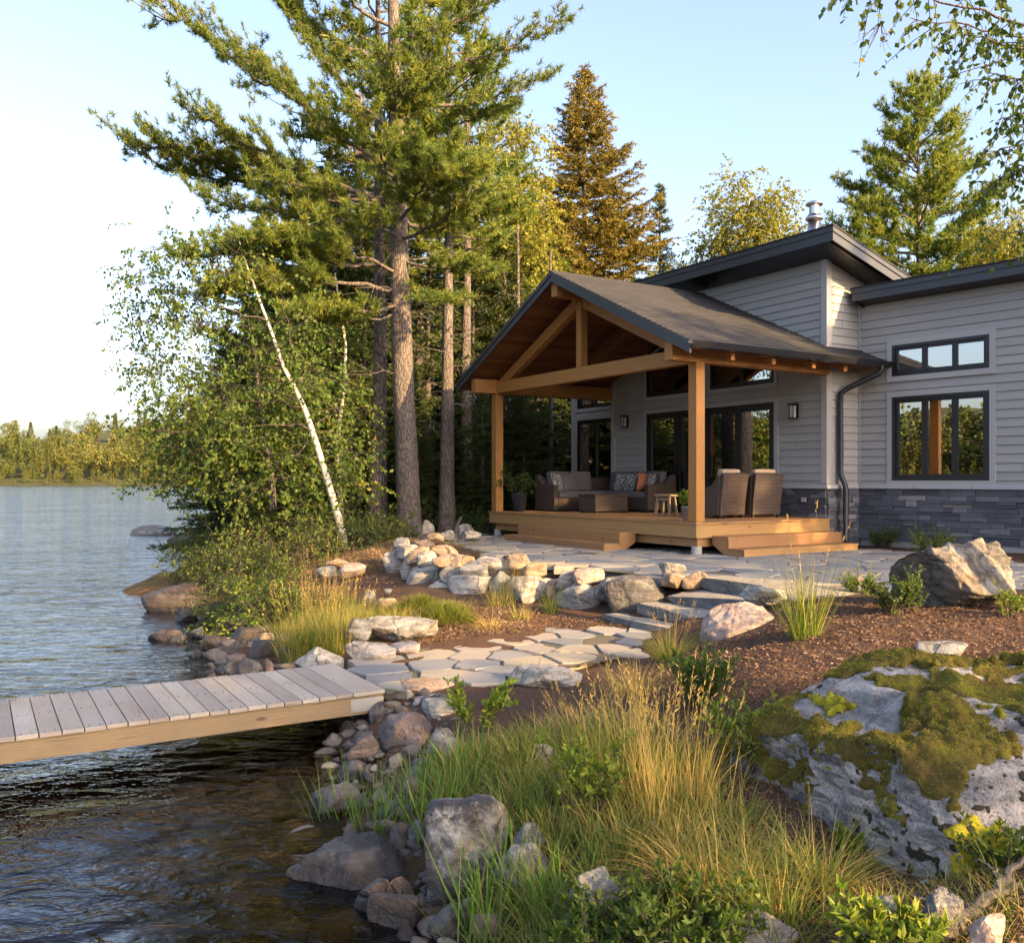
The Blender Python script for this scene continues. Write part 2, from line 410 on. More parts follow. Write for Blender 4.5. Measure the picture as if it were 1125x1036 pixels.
m_rock('bluestone', (.20, .20, .195), (.15, .155, .155), (.085, .088, .09), (.33, .32, .29), lichen=.08, speck=.3, top_tint=(.36, .325, .265))

k = NT('flagstone'); o = k.geo().outputs['Position']; r = k.geo().outputs['Random Per Island']
n = k.noise(o, 2.5, 6, .6, .4); n2 = k.noise(o, 25, 5, .6); n3 = k.noise(o, 120, 3)
c = k.ramp(r, [(0, (.15, .17, .20)), (.14, (.24, .24, .225)), (.28, (.33, .285, .205)), (.46, (.24, .24, .23)), (.58, (.11, .13, .16)), (.7, (.31, .265, .215)), (.84, (.32, .30, .255)), (.94, (.20, .21, .22))], 'CONSTANT')
c = k.mix(k.ramp(n, [(.4, 0), (.75, .35)]), c, (.20, .19, .165)); c = k.mix(k.math('MULTIPLY', n2, .5), c, (.10, .095, .085)); c = k.mix(k.math('MULTIPLY', n3, .25), c, (.42, .4, .37))
M['flagstone'] = k.pbr(c, .78, k.bump(k.math('ADD', n2, k.math('MULTIPLY', n3, .3)), .5, .012))

# foliage
def m_leaf(name, stops, straw=None, trans=.35, rough=.5, spec=.25, tipmix=None, ns=.9):
    k = NT(name); g = k.geo(); r = g.outputs['Random Per Island']
    big = k.noise(g.outputs['Position'], ns, 3)
    f = k.math('ADD', k.math('MULTIPLY', r, .7), k.math('MULTIPLY_ADD', big, .9, -.3), None, True)
    c = k.ramp(f, stops)
    uv = k.sep(k.tc().outputs['UV'])
    if straw is not None:
        c = k.mix(uv[0], c, k.mix(r, straw, [x * .65 for x in straw]))
        if tipmix is not None: c = k.mix(k.math('MULTIPLY', k.math('POWER', uv[1], 2.0), .6), c, tipmix)
    p = k.n('BsdfPrincipled', {'Base Color': c, 'Roughness': rough, 'Specular IOR Level': spec}).outputs[0]
    t = k.n('BsdfTranslucent', {'Color': k.mix(1.0, c, (1.25, 1.3, .6), 'MULTIPLY')}).outputs[0]
    M[name] = k.surf(k.n('MixShader', {0: trans, 1: p, 2: t}).outputs[0])
m_leaf('pine_needles', [(0, (.055, .105, .03)), (.5, (.125, .18, .038)), (1, (.34, .305, .045))], trans=.45)
m_leaf('spruce_needles', [(0, (.035, .06, .022)), (.5, (.07, .09, .028)), (1, (.13, .13, .038))], trans=.3)
m_leaf('fir_needles', [(0, (.085, .08, .02)), (.5, (.18, .14, .03)), (1, (.26, .20, .04))], trans=.35)
m_leaf('dark_needles', [(0, (.025, .045, .016)), (.5, (.05, .075, .022)), (1, (.10, .11, .03))], trans=.3)
m_leaf('birch_leaves', [(0, (.045, .085, .018)), (.5, (.08, .13, .025)), (.85, (.13, .165, .03)), (1, (.28, .22, .03))], trans=.42)
m_leaf('aspen_leaves', [(0, (.11, .13, .02)), (.5, (.2, .205, .03)), (1, (.32, .27, .04))], trans=.48)
m_leaf('far_leaves', [(0, (.03, .05, .02)), (.4, (.07, .092, .025)), (.75, (.14, .14, .03)), (1, (.24, .17, .04))], trans=.25, ns=.03)
m_leaf('shrub_leaves', [(0, (.035, .06, .016)), (.5, (.07, .105, .024)), (.85, (.12, .15, .03)), (1, (.24, .2, .04))], trans=.38)
m_leaf('lime_leaves', [(0, (.085, .15, .02)), (.6, (.16, .23, .03)), (1, (.30, .30, .045))], trans=.42)
m_leaf('grass', [(0, (.07, .13, .025)), (.5, (.13, .20, .035)), (1, (.21, .25, .045))], straw=(.66, .45, .16), trans=.42, tipmix=(.30, .25, .075))
m_leaf('reed', [(0, (.07, .15, .025)), (.6, (.12, .23, .035)), (1, (.19, .28, .045))], straw=(.36, .27, .12), trans=.4)
m_leaf('moss_fuzz', [(0, (.075, .055, .02)), (.3, (.12, .10, .02)), (.45, (.19, .18, .022)), (.65, (.30, .285, .025)), (1, (.48, .43, .03))], trans=.25, rough=.9, ns=5.5)
m_leaf('chip', [(0, (.062, .036, .024)), (.5, (.12, .073, .048)), (.85, (.20, .13, .09)), (1, (.36, .27, .2))], trans=.0, rough=.9)

def m_bark(name, a, b, dark, scale=(9, 9, 1.6), bump=1.0):
    k = NT(name); o = k.tc().outputs['Object']
    v = k.n('TexVoronoi', {'Vector': k.n('VectorMath', {0: k.map(o, scale), 1: k.n('VectorMath', {0: k.noise(o, 5, 4, out='Color'), 'Scale': 1.2}, operation='SCALE').outputs[0]}, operation='ADD').outputs[0], 'Scale': 1.6}, feature='DISTANCE_TO_EDGE').outputs['Distance']
    n = k.noise(o, 14, 5, .6)
    h = k.ramp(v, [(0, 0), (.16, .8), (.5, 1)])
    c = k.mix(h, dark, k.mix(n, a, b))
    M[name] = k.pbr(c, .9, k.bump(k.math('ADD', h, k.math('MULTIPLY', n, .4)), bump, .03))
m_bark('pine_bark', (.21, .175, .155), (.135, .112, .10), (.055, .044, .038), (15, 15, 3.2), .7)
m_bark('grey_bark', (.20, .17, .15), (.13, .108, .095), (.045, .036, .03), (14, 14, 3))
m_bark('twig_bark', (.11, .085, .07), (.08, .06, .05), (.03, .022, .018), (20, 20, 6), .4)
k = NT('birch_bark'); o = k.tc().outputs['Object']
n = k.noise(k.map(o, (2.5, 2.5, 30)), 2.2, 4, .6); n2 = k.noise(k.map(o, (3, 3, 5)), 1.4, 4)
c = k.mix(k.ramp(n, [(.56, 0), (.64, 1)]), (.50, .465, .415), (.06, .05, .045)); c = k.mix(k.ramp(n2, [(.55, 0), (.7, .9)]), c, (.13, .11, .1))
M['birch_bark'] = k.pbr(c, .7, k.bump(n, .3, .006))
m_wood('driftwood', (.17, .14, .12), (.10, .08, .068), (.035, .026, .02), var=.1, rough=.8)
# ================================================================== house frame (used by the ground as well)
HA = math.atan2(-.847, .531)                     # house x axis: along the porch front, towards the viewer
HO = np.array([3.06, 15.0, 0.0])
def hw(x, y, z=0):                               # house coordinates to world
    return np.array([HO[0] + .531 * x + .847 * y, HO[1] - .847 * x + .531 * y, z])
def wh(X, Y):
    a, b = X - HO[0], Y - HO[1]
    return .531 * a - .847 * b, .847 * a + .531 * b

# ================================================================== ground
CP = []
def cp(px, py, z): p = at(px, py, z); CP.append((p[0], p[1], z))
for q in [(215, 578), (200, 640), (190, 662), (235, 692), (228, 720), (245, 744), (300, 762), (360, 780), (388, 800), (380, 850), (390, 900), (445, 950), (472, 1000), (492, 1040)]:
    cp(q[0], q[1], 0.0)
CP += [(-.3, 3, 0), (-.8, 1, 0), (-1.4, -3, 0), (-3, -10, 0), (-6, -30, 0), (-14, 55, 0), (-14, 80, 0),
       (-2.2, 6.5, -.35), (-2, 5, -.35), (-1.25, 4.2, -.22), (-3.5, 8, -.55), (-2.1, 7.3, -.3), (-5, 6, -1), (-3, 3, -.7), (-6, 12, -.8), (-9.5, 17, -.8), (-10, 8, -1.6), (-12.5, 25, -1.2),
       (-21, 45, -1.5), (-25, 20, -2.5), (-20, 0, -2.5), (-10, -10, -2.5), (-3, -1, -.9), (-30, 60, -2.5), (-40, 30, -2.5), (-20, -30, -2.5)]
for q in [(450, 592, 1.08), (400, 605, .98), (352, 640, .45), (300, 700, .14), (330, 705, .25), (382, 702, .36), (440, 690, .45), (430, 655, .6), (398, 640, .62),
          (447, 652, .66), (500, 660, .58), (580, 666, .55), (640, 673, .55), (690, 676, .57),
          (392, 735, .34), (436, 762, .33), (560, 735, .38), (640, 710, .43), (700, 700, .46), (600, 700, .42), (500, 712, .38), (560, 690, .48), (520, 700, .44),
          (720, 722, .52), (700, 742, .50), (770, 715, .68), (850, 690, .9), (760, 760, .6), (820, 740, .78), (880, 670, .97), (950, 680, 1.0), (1050, 690, 1.0), (1120, 690, 1.02), (1000, 640, .97),
          (500, 830, .22), (480, 870, .15), (560, 850, .36), (560, 950, .17), (650, 880, .43), (700, 960, .36), (600, 1030, .16), (780, 880, .5), (800, 960, .42), (900, 1000, .40),
          (1000, 1020, .45), (1100, 1000, .55), (810, 830, .6), (1122, 905, .72), (520, 800, .30)]:
    cp(*q)
for x in (-7, -6, -4.5, -3, -1.5, 0, 1.5, 3, 4.5):
    for y in (-1.3, .5, 2.6): CP.append((*hw(x, y)[:2], .94))
for q in [(2.4, -2.4, .95), (3.9, -2.2, .97), (1.0, -2.3, .93), (2.6, -4.3, .47), (3.6, -4.3, .5), (3.3, -3.4, .6), (5, -1, .97), (5, 3, 1.0), (6, 1, .98), (-.5, -2.2, .93), (-2.5, -2.1, .93), (-4.5, -2.1, .94), (-6.5, -2, .97)]:
    CP.append((*hw(q[0], q[1])[:2], q[2]))
CP += [(1.6, 3.9, .42), (2.1, 4.0, .44), (2.7, 4.1, .5), (1.3, 4.4, .48), (2.4, 5.0, .5), (1.0, 4.2, .43), (3.2, 4.2, .6), (3.5, 4.9, .85), (5, 6, 1.05), (4, 2, .7), (8, 10, 1.1), (2, 1, .5), (1.8, 2.8, .42), (0, 0, .5), (6, 0, .9), (10, -5, 1.2), (0, -5, .6), (5, -10, 1.2), (15, 10, 1.2), (20, 30, 1.5), (0, 30, 1.2), (-8, 30, .9),
       (-5, 22, 1.05), (-7.2, 18.5, .35), (-10, 35, .6), (10, 40, 1.5), (30, 0, 2), (0, -20, 1.3), (-6, 45, 1.0), (0, 60, 1.5), (40, 60, 2), (30, -40, 2)]
CP = np.array(CP)
_d = np.sqrt(((CP[:, None, :2] - CP[None, :, :2]) ** 2).sum(-1))
_A = _d + 0.0 * np.eye(len(CP)); _n = len(CP)
_S = np.zeros((_n + 1, _n + 1)); _S[:_n, :_n] = _A - .04 * np.eye(_n); _S[:_n, _n] = 1; _S[_n, :_n] = 1
_w = np.linalg.solve(_S, np.concatenate([CP[:, 2], [0]]))
def height(X, Y):
    X = np.atleast_1d(np.asarray(X, float)); Y = np.atleast_1d(np.asarray(Y, float))
    out = np.empty(len(X))
    for s in range(0, len(X), 20000):
        x, y = X[s:s + 20000], Y[s:s + 20000]
        d = np.sqrt((x[:, None] - CP[None, :, 0]) ** 2 + (y[:, None] - CP[None, :, 1]) ** 2)
        z = d @ _w[:_n] + _w[_n]
        r = np.hypot(x, y)
        # the far country: lake to the left, wooded land to the right, hills on the far shore
        az = np.degrees(np.arctan2(x, y))                     # 0 ahead, negative left
        wv = 30 * np.sin(az * .11) + 18 * np.sin(az * .31 + 1)
        R = np.interp(az, [-180, -150, -120, -90, -60, -33, -20, 0, 180], [200, 210, 240, 270, 350, 490, 470, 500, 500]) + wv * .5
        far = np.clip((r - R) * .12, -2.5, 3) + np.clip((r - R - 25) * .13, 0, 30) * (1 + .35 * np.sin(az * .23))
        shore = np.interp(y, [-300, -30, 0, 10, 20, 45, 80, 200, 480], [-60, -6, -1, -2, -7, -15, -14, -45, -170])
        land = np.clip((x - shore) * .3, -2.5, 1.4) + np.clip(r - 60, 0, 300) * .012 * (x > shore)
        fz = np.where(x > shore, np.maximum(land, far), np.maximum(far, land))
        b = np.clip((r - 42) / 25, 0, 1); b = b * b * (3 - 2 * b)
        out[s:s + 20000] = z * (1 - b) + fz * b
    return out
def hgt(x, y): return float(height([x], [y])[0])
def ray(px, py, lo=1.5, hi=70):
    """where the sight line meets the ground"""
    ts = np.linspace(lo, hi, 1400); X = (px - CX) / F * ts; Z = HC - (py - HY) / F * ts
    k = np.nonzero(height(X, ts) >= Z)[0]
    i = k[0] if len(k) else len(ts) - 1
    return np.array([X[i], ts[i], Z[i]])

def axis(lo, a, b, hi, step, grow=1.12):
    m = list(np.arange(a, b + step * .5, step)); s = step; x = m[-1]
    while x < hi: s *= grow; x += s; m.append(x)
    s = step; x = m[0]
    while x > lo: s *= grow; x -= s; m.insert(0, x)
    return np.array(m)
gx = axis(-900, -9, 9, 900, .085, 1.09); gy = axis(-500, 2.5, 20, 1100, .085, 1.09)
GX, GY = np.meshgrid(gx, gy); gxf, gyf = GX.ravel(), GY.ravel()
gz = height(gxf, gyf)
pp = np.stack([gxf, gyf, np.zeros_like(gxf)], 1)
near = np.clip(1 - (np.hypot(gxf, gyf - 8) - 14) / 30, 0, 1)
hx, hy = wh(gxf, gyf)
flat = (hx > -7.5) & (hx < 6) & (hy > -2.6) & (hy < 9)
gz = gz + near * np.where(flat, .15, 1) * (.05 * fbm(pp, .9, 4, 3) + .03 * fbm(pp, 4.5, 3, 9))
nx, ny = len(gx), len(gy)
ii = (np.arange(ny - 1)[:, None] * nx + np.arange(nx - 1)[None, :]).ravel()
gface = np.stack([ii, ii + 1, ii + nx + 1, ii + nx], 1)

k = NT('ground'); g = k.geo(); P = g.outputs['Position']; z = k.sep(P)[2]
n1 = k.noise(P, .55, 5, .6); n2 = k.noise(P, 6, 6, .65); n3 = k.noise(P, 45, 5, .7); ch = k.vor(k.map(P, (1, 2.1, 1), (0, 0, .7)), 38); ch2 = k.vor(k.map(P, (2.3, 1, 1), (0, 0, .2)), 30)
mul = k.mix(k.ramp(n3, [(.3, 0), (.7, 1)]), (.055, .032, .022), (.135, .08, .054))
mul = k.mix(k.ramp(ch, [(.12, .9), (.3, 0)]), mul, (.21, .135, .095)); mul = k.mix(k.ramp(ch2, [(.1, .8), (.25, 0)]), mul, (.03, .017, .012))
duff = k.mix(n2, (.17, .095, .05), (.10, .055, .03)); duff = k.mix(k.ramp(n3, [(.45, 0), (.65, .7)]), duff, (.24, .15, .085))
mossy = k.mix(n2, (.07, .075, .018), (.12, .10, .03))
c = k.mix(k.ramp(k.math('ADD', n1, k.math('MULTIPLY_ADD', k.sep(P)[0], -.06, -.02)), [(.5, 0), (.72, 1)]), mul, duff)
c = k.mix(k.ramp(k.math('ADD', k.math('MULTIPLY_ADD', k.sep(P)[0], -.06, -.12), k.math('ADD', n1, k.math('MULTIPLY', n2, .3))), [(.82, 0), (.95, .8)]), c, mossy)
bed = k.mix(n2, (.06, .038, .017), (.12, .08, .037)); bed = k.mix(k.ramp(k.vor(P, 3.2), [(.2, .8), (.5, 0)]), bed, (.15, .105, .055)); bed = k.mix(k.ramp(n1, [(.4, 0), (.7, .7)]), bed, (.028, .02, .01))
far_ = k.ramp(k.math('MULTIPLY', k.n('VectorMath', {0: P}, operation='LENGTH').outputs['Value'], .01), [(.5, 0), (.9, 1)]); c = k.mix(far_, c, (.05, .055, .02))
deep = k.ramp(k.math('MULTIPLY', z, -1.0), [(.2, 0), (1, 1)])
c = k.mix(k.ramp(z, [(.03, 1), (.1, 0)]), c, bed)
M['ground'] = k.pbr(c, .95, k.bump(k.math('ADD', n3, k.math('ADD', k.math('MULTIPLY', ch, .9), n2)), .9, .03), spec=.2)
tag(obj('ground', np_mesh('ground', np.stack([gxf, gyf, gz], 1), [gface], True), M['ground']), kind='structure')

# ================================================================== lake
k = NT('water'); P = k.geo().outputs['Position']
a = k.noise(k.map(P, (1, 1.5, 1), (0, 0, -.35)), .9, 2, .5, .6)
b = k.noise(k.map(P, (1, 2.0, 1), (0, 0, .25)), 3.1, 3, .55, .8)
d = k.noise(k.map(P, (1, 2.4, 1), (0, 0, -.1)), 9.0, 2, .5, .4)
calm = k.ramp(k.noise(P, .13, 3), [(.35, .55), (.65, 1)])
hh = k.math('MULTIPLY', calm, k.math('ADD', k.math('MULTIPLY', a, 1.0), k.math('ADD', k.math('MULTIPLY', b, .34), k.math('MULTIPLY', d, .05))))
nrm = k.bump(hh, 1.0, .125)
fr = k.n('Fresnel', {'IOR': 1.33, 'Normal': nrm}).outputs[0]
gl = k.n('BsdfGlossy', {'Color': (1, 1, 1, 1), 'Roughness': .03, 'Normal': nrm}).outputs[0]
tr = k.n('BsdfTransparent', {'Color': (.60, .45, .25, 1)}).outputs[0]
M['water'] = k.surf(k.n('MixShader', {0: fr, 1: tr, 2: gl}).outputs[0])
wv = np.array([(-900, -500, 0), (900, -500, 0), (900, 1100, 0), (-900, 1100, 0)], float)
tag(obj('lake_water', np_mesh('lake_water', wv, [np.array([[0, 1, 2, 3]])]), M['water']), kind='structure')

# ================================================================== sky, sun, camera
SUN_AZ = math.atan2(.75, -.66); SUN_EL = math.radians(21)
sd = Vector((math.sin(SUN_AZ) * math.cos(SUN_EL), math.cos(SUN_AZ) * math.cos(SUN_EL), math.sin(SUN_EL)))
w = bpy.data.worlds.new('World'); SC.world = w; w.use_nodes = True
nt = w.node_tree; nt.nodes.clear()
sky = nt.nodes.new('ShaderNodeTexSky'); sky.sky_type = 'NISHITA'; sky.sun_disc = False
sky.sun_elevation = SUN_EL; sky.sun_rotation = SUN_AZ; sky.air_density = 1.0; sky.dust_density = 5.4; sky.ozone_density = 1.0; sky.altitude = 300
bg = nt.nodes.new('ShaderNodeBackground'); bg.inputs['Strength'].default_value = .15
wo = nt.nodes.new('ShaderNodeOutputWorld')
hs = nt.nodes.new('ShaderNodeHueSaturation'); hs.inputs['Saturation'].default_value = .95; nt.links.new(sky.outputs[0], hs.inputs['Color'])
mx = nt.nodes.new('ShaderNodeMix'); mx.data_type = 'RGBA'; mx.blend_type = 'MULTIPLY'; mx.inputs[0].default_value = 1; mx.inputs[7].default_value = (.98, .945, 1.0, 1); nt.links.new(hs.outputs[0], mx.inputs[6]); nt.links.new(mx.outputs[2], bg.inputs[0]); nt.links.new(bg.outputs[0], wo.inputs[0])
sl = bpy.data.lights.new('sun', 'SUN'); sl.energy = 5.0; sl.angle = math.radians(.6); sl.color = (1.0, .64, .27)
so = bpy.data.objects.new('sun', sl); COL.objects.link(so); so.rotation_euler = (-sd).to_track_quat('-Z', 'Y').to_euler(); so.location = (20, -20, 30)
cd = bpy.data.cameras.new('camera'); co = bpy.data.objects.new('camera', cd); COL.objects.link(co)
co.location = (0, 0, HC); co.rotation_euler = (math.pi / 2, 0, 0)
cd.sensor_fit = 'HORIZONTAL'; cd.sensor_width = 36; cd.lens = 36 * F / 1125; cd.shift_y = (HY - 518) / 1125; cd.clip_start = .05; cd.clip_end = 3000
SC.camera = co
SC.view_settings.view_transform = 'Standard'; SC.view_settings.look = 'None'; SC.view_settings.gamma = 1; SC.view_settings.exposure = 1.88
SC.render.engine = 'CYCLES'
SC.cycles.max_bounces = 8; SC.cycles.transparent_max_bounces = 12; SC.cycles.diffuse_bounces = 4; SC.cycles.glossy_bounces = 4
SC.cycles.sample_clamp_indirect = 4; SC.cycles.caustics_reflective = False; SC.cycles.caustics_refractive = False
SC.cycles.use_denoising = True
# ================================================================== the house
GB = .95                                          # ground at the house
DK = 1.51                                         # deck level
house = thing('lake_house', 'grey clapboard lake house with dark shed roofs, stone base and open timber gable porch', 'house', hw(0, 0, GB), HA)
def hb(mb, name, m, parent=house, **kw):
    return mb.build(name, M[m], parent, dz=-GB, **kw)

def clip(poly, a, b, c):                          # keep a*x + b*z <= c
    out = []
    for i in range(len(poly)):
        p, q = poly[i], poly[(i + 1) % len(poly)]
        dp, dq = a * p[0] + b * p[1] - c, a * q[0] + b * q[1] - c
        if dp <= 0: out.append(p)
        if dp * dq < 0: t = dp / (dp - dq); out.append((p[0] + t * (q[0] - p[0]), p[1] + t * (q[1] - p[1])))
    return out
def siding(mb, x0, x1, z0, z1, to3, openings=(), clips=(), row=.15, lap=.024):
    """lapped boards; to3(x, d, z): point at depth d out of the wall"""
    z = z0; r = random.Random(int(x0 * 100 + z0 * 10))
    while z < z1 - .01:
        zt = min(z + row, z1)
        cuts = sorted({z, zt} | {v for o in openings for v in (o[2], o[3]) if z < v < zt})
        o2 = (r.random() * 30, r.random() * 30)
        for a, b in zip(cuts[:-1], cuts[1:]):
            spans = [(x0, x1)]
            for o in openings:
                if o[2] < b - 1e-6 and o[3] > a + 1e-6:
                    ns = []
                    for s in spans:
                        if o[1] <= s[0] or o[0] >= s[1]: ns.append(s); continue
                        if o[0] > s[0]: ns.append((s[0], o[0]))
                        if o[1] < s[1]: ns.append((o[1], s[1]))
                    spans = ns
            ns = []
            for s in spans:                       # boards end somewhere: a fine butt joint every few metres
                a0 = s[0]; xj = x0 + 3.66 * ((o2[0] % 1.0))
                while xj < s[1] - .3:
                    if xj > a0 + .3: ns.append((a0, xj - .0025)); a0 = xj + .0025
                    xj += 3.66
                ns.append((a0, s[1]))
            spans = ns
            for s in spans:
                poly = [(s[0], a), (s[1], a), (s[1], b), (s[0], b)]
                for cl in clips:
                    if len(poly) > 2: poly = clip(poly, *cl)
                if len(poly) < 3: continue
                dep = lambda zz: lap - (lap - .003) * (zz - z) / row
                mb.quad([to3(p[0], dep(p[1]), p[1]) for p in poly], [(p[0] + o2[0], p[1] + o2[1]) for p in poly])
                if a == z:
                    lo = [p for p in poly if abs(p[1] - a) < 1e-6]
                    if len(lo) >= 2:
                        xa, xb = min(p[0] for p in lo), max(p[0] for p in lo)
                        mb.quad([to3(xa, 0, a), to3(xb, 0, a), to3(xb, lap, a), to3(xa, lap, a)])
        z = zt
def window(x0, x1, z0, z1, fr, parent, panes=3, trim=.09, fw=.055, top=None, name='window', div=.06, gmats=None, low=True):
    """fr(x, y, z) frame to house coordinates with y into the wall. top: z of the head as a function of x"""
    top = top or (lambda x: z1)
    def bx(mb, xa, xb, za0, za1, zb0, zb1, y0, y1):   # trapezoid bar: left edge za0..za1, right edge zb0..zb1
        mb.hexa([fr(xa, y0, za0), fr(xb, y0, zb0), fr(xb, y1, zb0), fr(xa, y1, za0), fr(xa, y0, za1), fr(xb, y0, zb1), fr(xb, y1, zb1), fr(xa, y1, za1)])
    f = MB()
    s = fw
    bx(f, x0, x1, z0, z0 + s, z0, z0 + s, -.045, .06)
    bx(f, x0, x1, top(x0) - s, top(x0), top(x1) - s, top(x1), -.045, .06)
    bx(f, x0, x0 + s, z0 + s, top(x0) - s, z0 + s, top(x0 + s) - s, -.045, .06)
    bx(f, x1 - s, x1, z0 + s, top(x1 - s) - s, z0 + s, top(x1) - s, -.045, .06)
    wn = hb(f, name, 'frame_black', parent)
    t = MB()
    if trim:
        bx(t, x0 - trim, x1 + trim, top(x0), top(x0) + trim, top(x1), top(x1) + trim, -.04, .01)
        bx(t, x0 - trim, x0, z0, top(x0), z0, top(x0), -.04, .01); bx(t, x1, x1 + trim, z0, top(x1), z0, top(x1), -.04, .01)
        if low: bx(t, x0 - trim, x1 + trim, z0 - trim, z0, z0 - trim, z0, -.044, .01)
        hb(t, 'casing', 'trim', wn)
    sash = MB(); iw = (x1 - x0 - 2 * s) / panes
    for i in range(panes):
        a, b = x0 + s + i * iw, x0 + s + (i + 1) * iw; q = div * .75
        bx(sash, a, a + q, z0 + s, top(a) - s, z0 + s, top(a + q) - s, -.015, .045); bx(sash, b - q, b, z0 + s, top(b - q) - s, z0 + s, top(b) - s, -.015, .045)
        bx(sash, a + q, b - q, z0 + s, z0 + s + q, z0 + s, z0 + s + q, -.013, .045); bx(sash, a + q, b - q, top(a + q) - s - q, top(a + q) - s, top(b - q) - s - q, top(b - q) - s, -.013, .045)
        g = MB()
        bx(g, a + q - .004, b - q + .004, z0 + s + q - .004, top(a + q) - s - q + .004, z0 + s + q - .004, top(b - q) - s - q + .004, .012, .018)
        hb(g, 'glass_pane', (gmats[i] if gmats else 'glass'), wn)
    hb(sash, 'sash', 'frame_black', wn)
    return wn
def veneer(mb, x0, x1, z0, z1, to3, seed):
    r = random.Random(seed); z = z0
    while z < z1 - .02:
        h = min(r.choice([.06, .075, .09, .11, .13]), z1 - z)
        if z1 - z - h < .05: h = z1 - z
        x = x0
        while x < x1 - .01:
            l = min(r.uniform(.14, .52), x1 - x)
            if x1 - x - l < .08: l = x1 - x
            if h > .1 and r.random() < .3:
                sub = [(z, z + h * .5), (z + h * .5, z + h)]
            else: sub = [(z, z + h)]
            for a, b in sub:
                d = r.uniform(.02, .055)
                j = lambda: r.uniform(-.006, .006)
                mb.hexa([to3(x + .003, d + j(), a + .003), to3(x + l - .003, d + j(), a + .003), to3(x + l - .003, -.02, a + .003), to3(x + .003, -.02, a + .003),
                         to3(x + .003, d + j(), b - .003), to3(x + l - .003, d + j(), b - .003), to3(x + l - .003, -.02, b - .003), to3(x + .003, -.02, b - .003)])
            x += l
        z += h

# ---- main block: front wall y = 3.25 from x = -6.26 to 0, recessed left piece y = 3.65 to x = -8.5
YW = 3.25
main_op = [(-5.02, -1.22, DK - .02, 3.74), (-5.02, -3.42, 4.12, 5.3), (-2.96, -1.22, 4.12, 5.3)]
slope = .296
rt = lambda y: 6.66 - slope * (y - 2.65)          # underside reference of the main shed roof
s = MB()
tf = lambda x, d, z: (x, YW - d, z)
siding(s, -6.26, -1.12, 1.0, 6.55, tf, main_op); siding(s, -1.12, 0, 2.05, 6.55, tf)
tl = lambda x, d, z: (x, 3.65 - d, z)
left_op = [(-8.27, -6.78, 1.62, 3.78), (-8.27, -6.78, 4.08, 4.75)]
siding(s, -8.5, -6.26, 1.0, 6.45, tl, left_op)
ts = lambda x, d, z: (d, x, z)                     # side wall: x runs along house y
siding(s, YW, 12, 2.05, 6.6, ts, clips=[(slope, 1, 6.60 + slope * 2.65)])
tb = lambda x, d, z: (-8.5 - d, x, z)
siding(s, 3.65, 12, 1.0, 6.6, tb, clips=[(slope, 1, 6.60 + slope * 2.65)])
hb(s, 'siding', 'siding')
b = MB()                                            # the solid wall behind the boards, with the same openings
def wall_panels(mb, x0, x1, z0, z1, y0, y1, ops):
    xs = sorted({x0, x1} | {v for o in ops for v in o[:2]}); 
    for a, c in zip(xs[:-1], xs[1:]):
        zs = [(z0, z1)]
        for o in ops:
            if o[0] <= a + 1e-6 and o[1] >= c - 1e-6:
                n = []
                for q in zs:
                    if o[3] <= q[0] or o[2] >= q[1]: n.append(q); continue
                    if o[2] > q[0]: n.append((q[0], o[2]))
                    if o[3] < q[1]: n.append((o[3], q[1]))
                zs = n
        for q in zs: mb.box(a, c, y0, y1, *q)
wall_panels(b, -6.26, -.02, .8, 6.5, YW + .002, YW + .14, main_op)
wall_panels(b, -8.48, -6.27, .8, 6.4, 3.652, 3.79, left_op)
b.box(-.16, -.002, YW + .145, 12, .8, 4.2); b.box(-8.495, -8.35, 3.8, 12, .8, 4.2); b.box(-6.40, -6.27, YW + .01, 3.64, .8, 6.4)
hb(b, 'wall', 'trim')
c_ = MB()
for q in ((-.10, .038, YW - .038, YW + .10, 2.14, 6.5), (-6.30, -6.20, YW - .038, 3.6, 1.0, 6.4), (-8.54, -8.42, 3.61, 3.74, 1.0, 6.4)):
    c_ = MB(); c_.box(*q); hb(c_, 'corner_board', 'trim', bevel=.004)
v = MB(); veneer(v, -1.10, -.0, .85, 2.05, lambda x, d, z: (x, YW - d, z), 1); veneer(v, YW, 4.4, .85, 2.05, lambda x, d, z: (d, x, z), 2)
hb(v, 'stone_veneer', 'veneer')
l_ = MB(); l_.box(-1.12, .075, YW - .075, YW + .02, 2.05, 2.12); l_.box(-.02, .075, YW + .022, 4.5, 2.05, 2.12)
hb(l_, 'stone_ledge', 'ledge', bevel=.006)
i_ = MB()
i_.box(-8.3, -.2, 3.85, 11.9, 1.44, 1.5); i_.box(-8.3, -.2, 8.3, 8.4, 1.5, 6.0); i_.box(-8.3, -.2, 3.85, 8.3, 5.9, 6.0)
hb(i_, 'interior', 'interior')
fr0 = lambda x, y, z: (x, YW + y, z)
fr1 = lambda x, y, z: (x, 3.65 + y, z)
dr = window(-5.02, -1.22, DK - .005, 3.74, fr0, house, 4, .1, .06, name='sliding_door', div=.11, gmats=['glass', 'screen', 'screen', 'glass'], low=False)
hd = MB()
for x in (-3.24, -2.96): hd.box(x, x + .03, YW - .06, YW - .02, 2.35, 2.75)
hb(hd, 'handle', 'frame_black', dr)
gab = lambda x: 5.93 - .476 * abs(x + 3.19) - .12
window(-5.02, -3.42, 4.12, 5, fr0, house, 2, .08, .055, top=gab); window(-2.96, -1.22, 4.12, 5, fr0, house, 2, .08, .055, top=gab)
window(-8.27, -6.78, 1.62, 3.78, fr1, house, 2, .09); window(-8.27, -6.78, 4.08, 4.75, fr1, house, 2, .09)
cu = MB()
for q in range(9): cu.box(-2.9 + .09 * q, -2.9 + .09 * q + .06, 3.75, 3.79 + .03 * (q % 2), 1.5, 3.7)
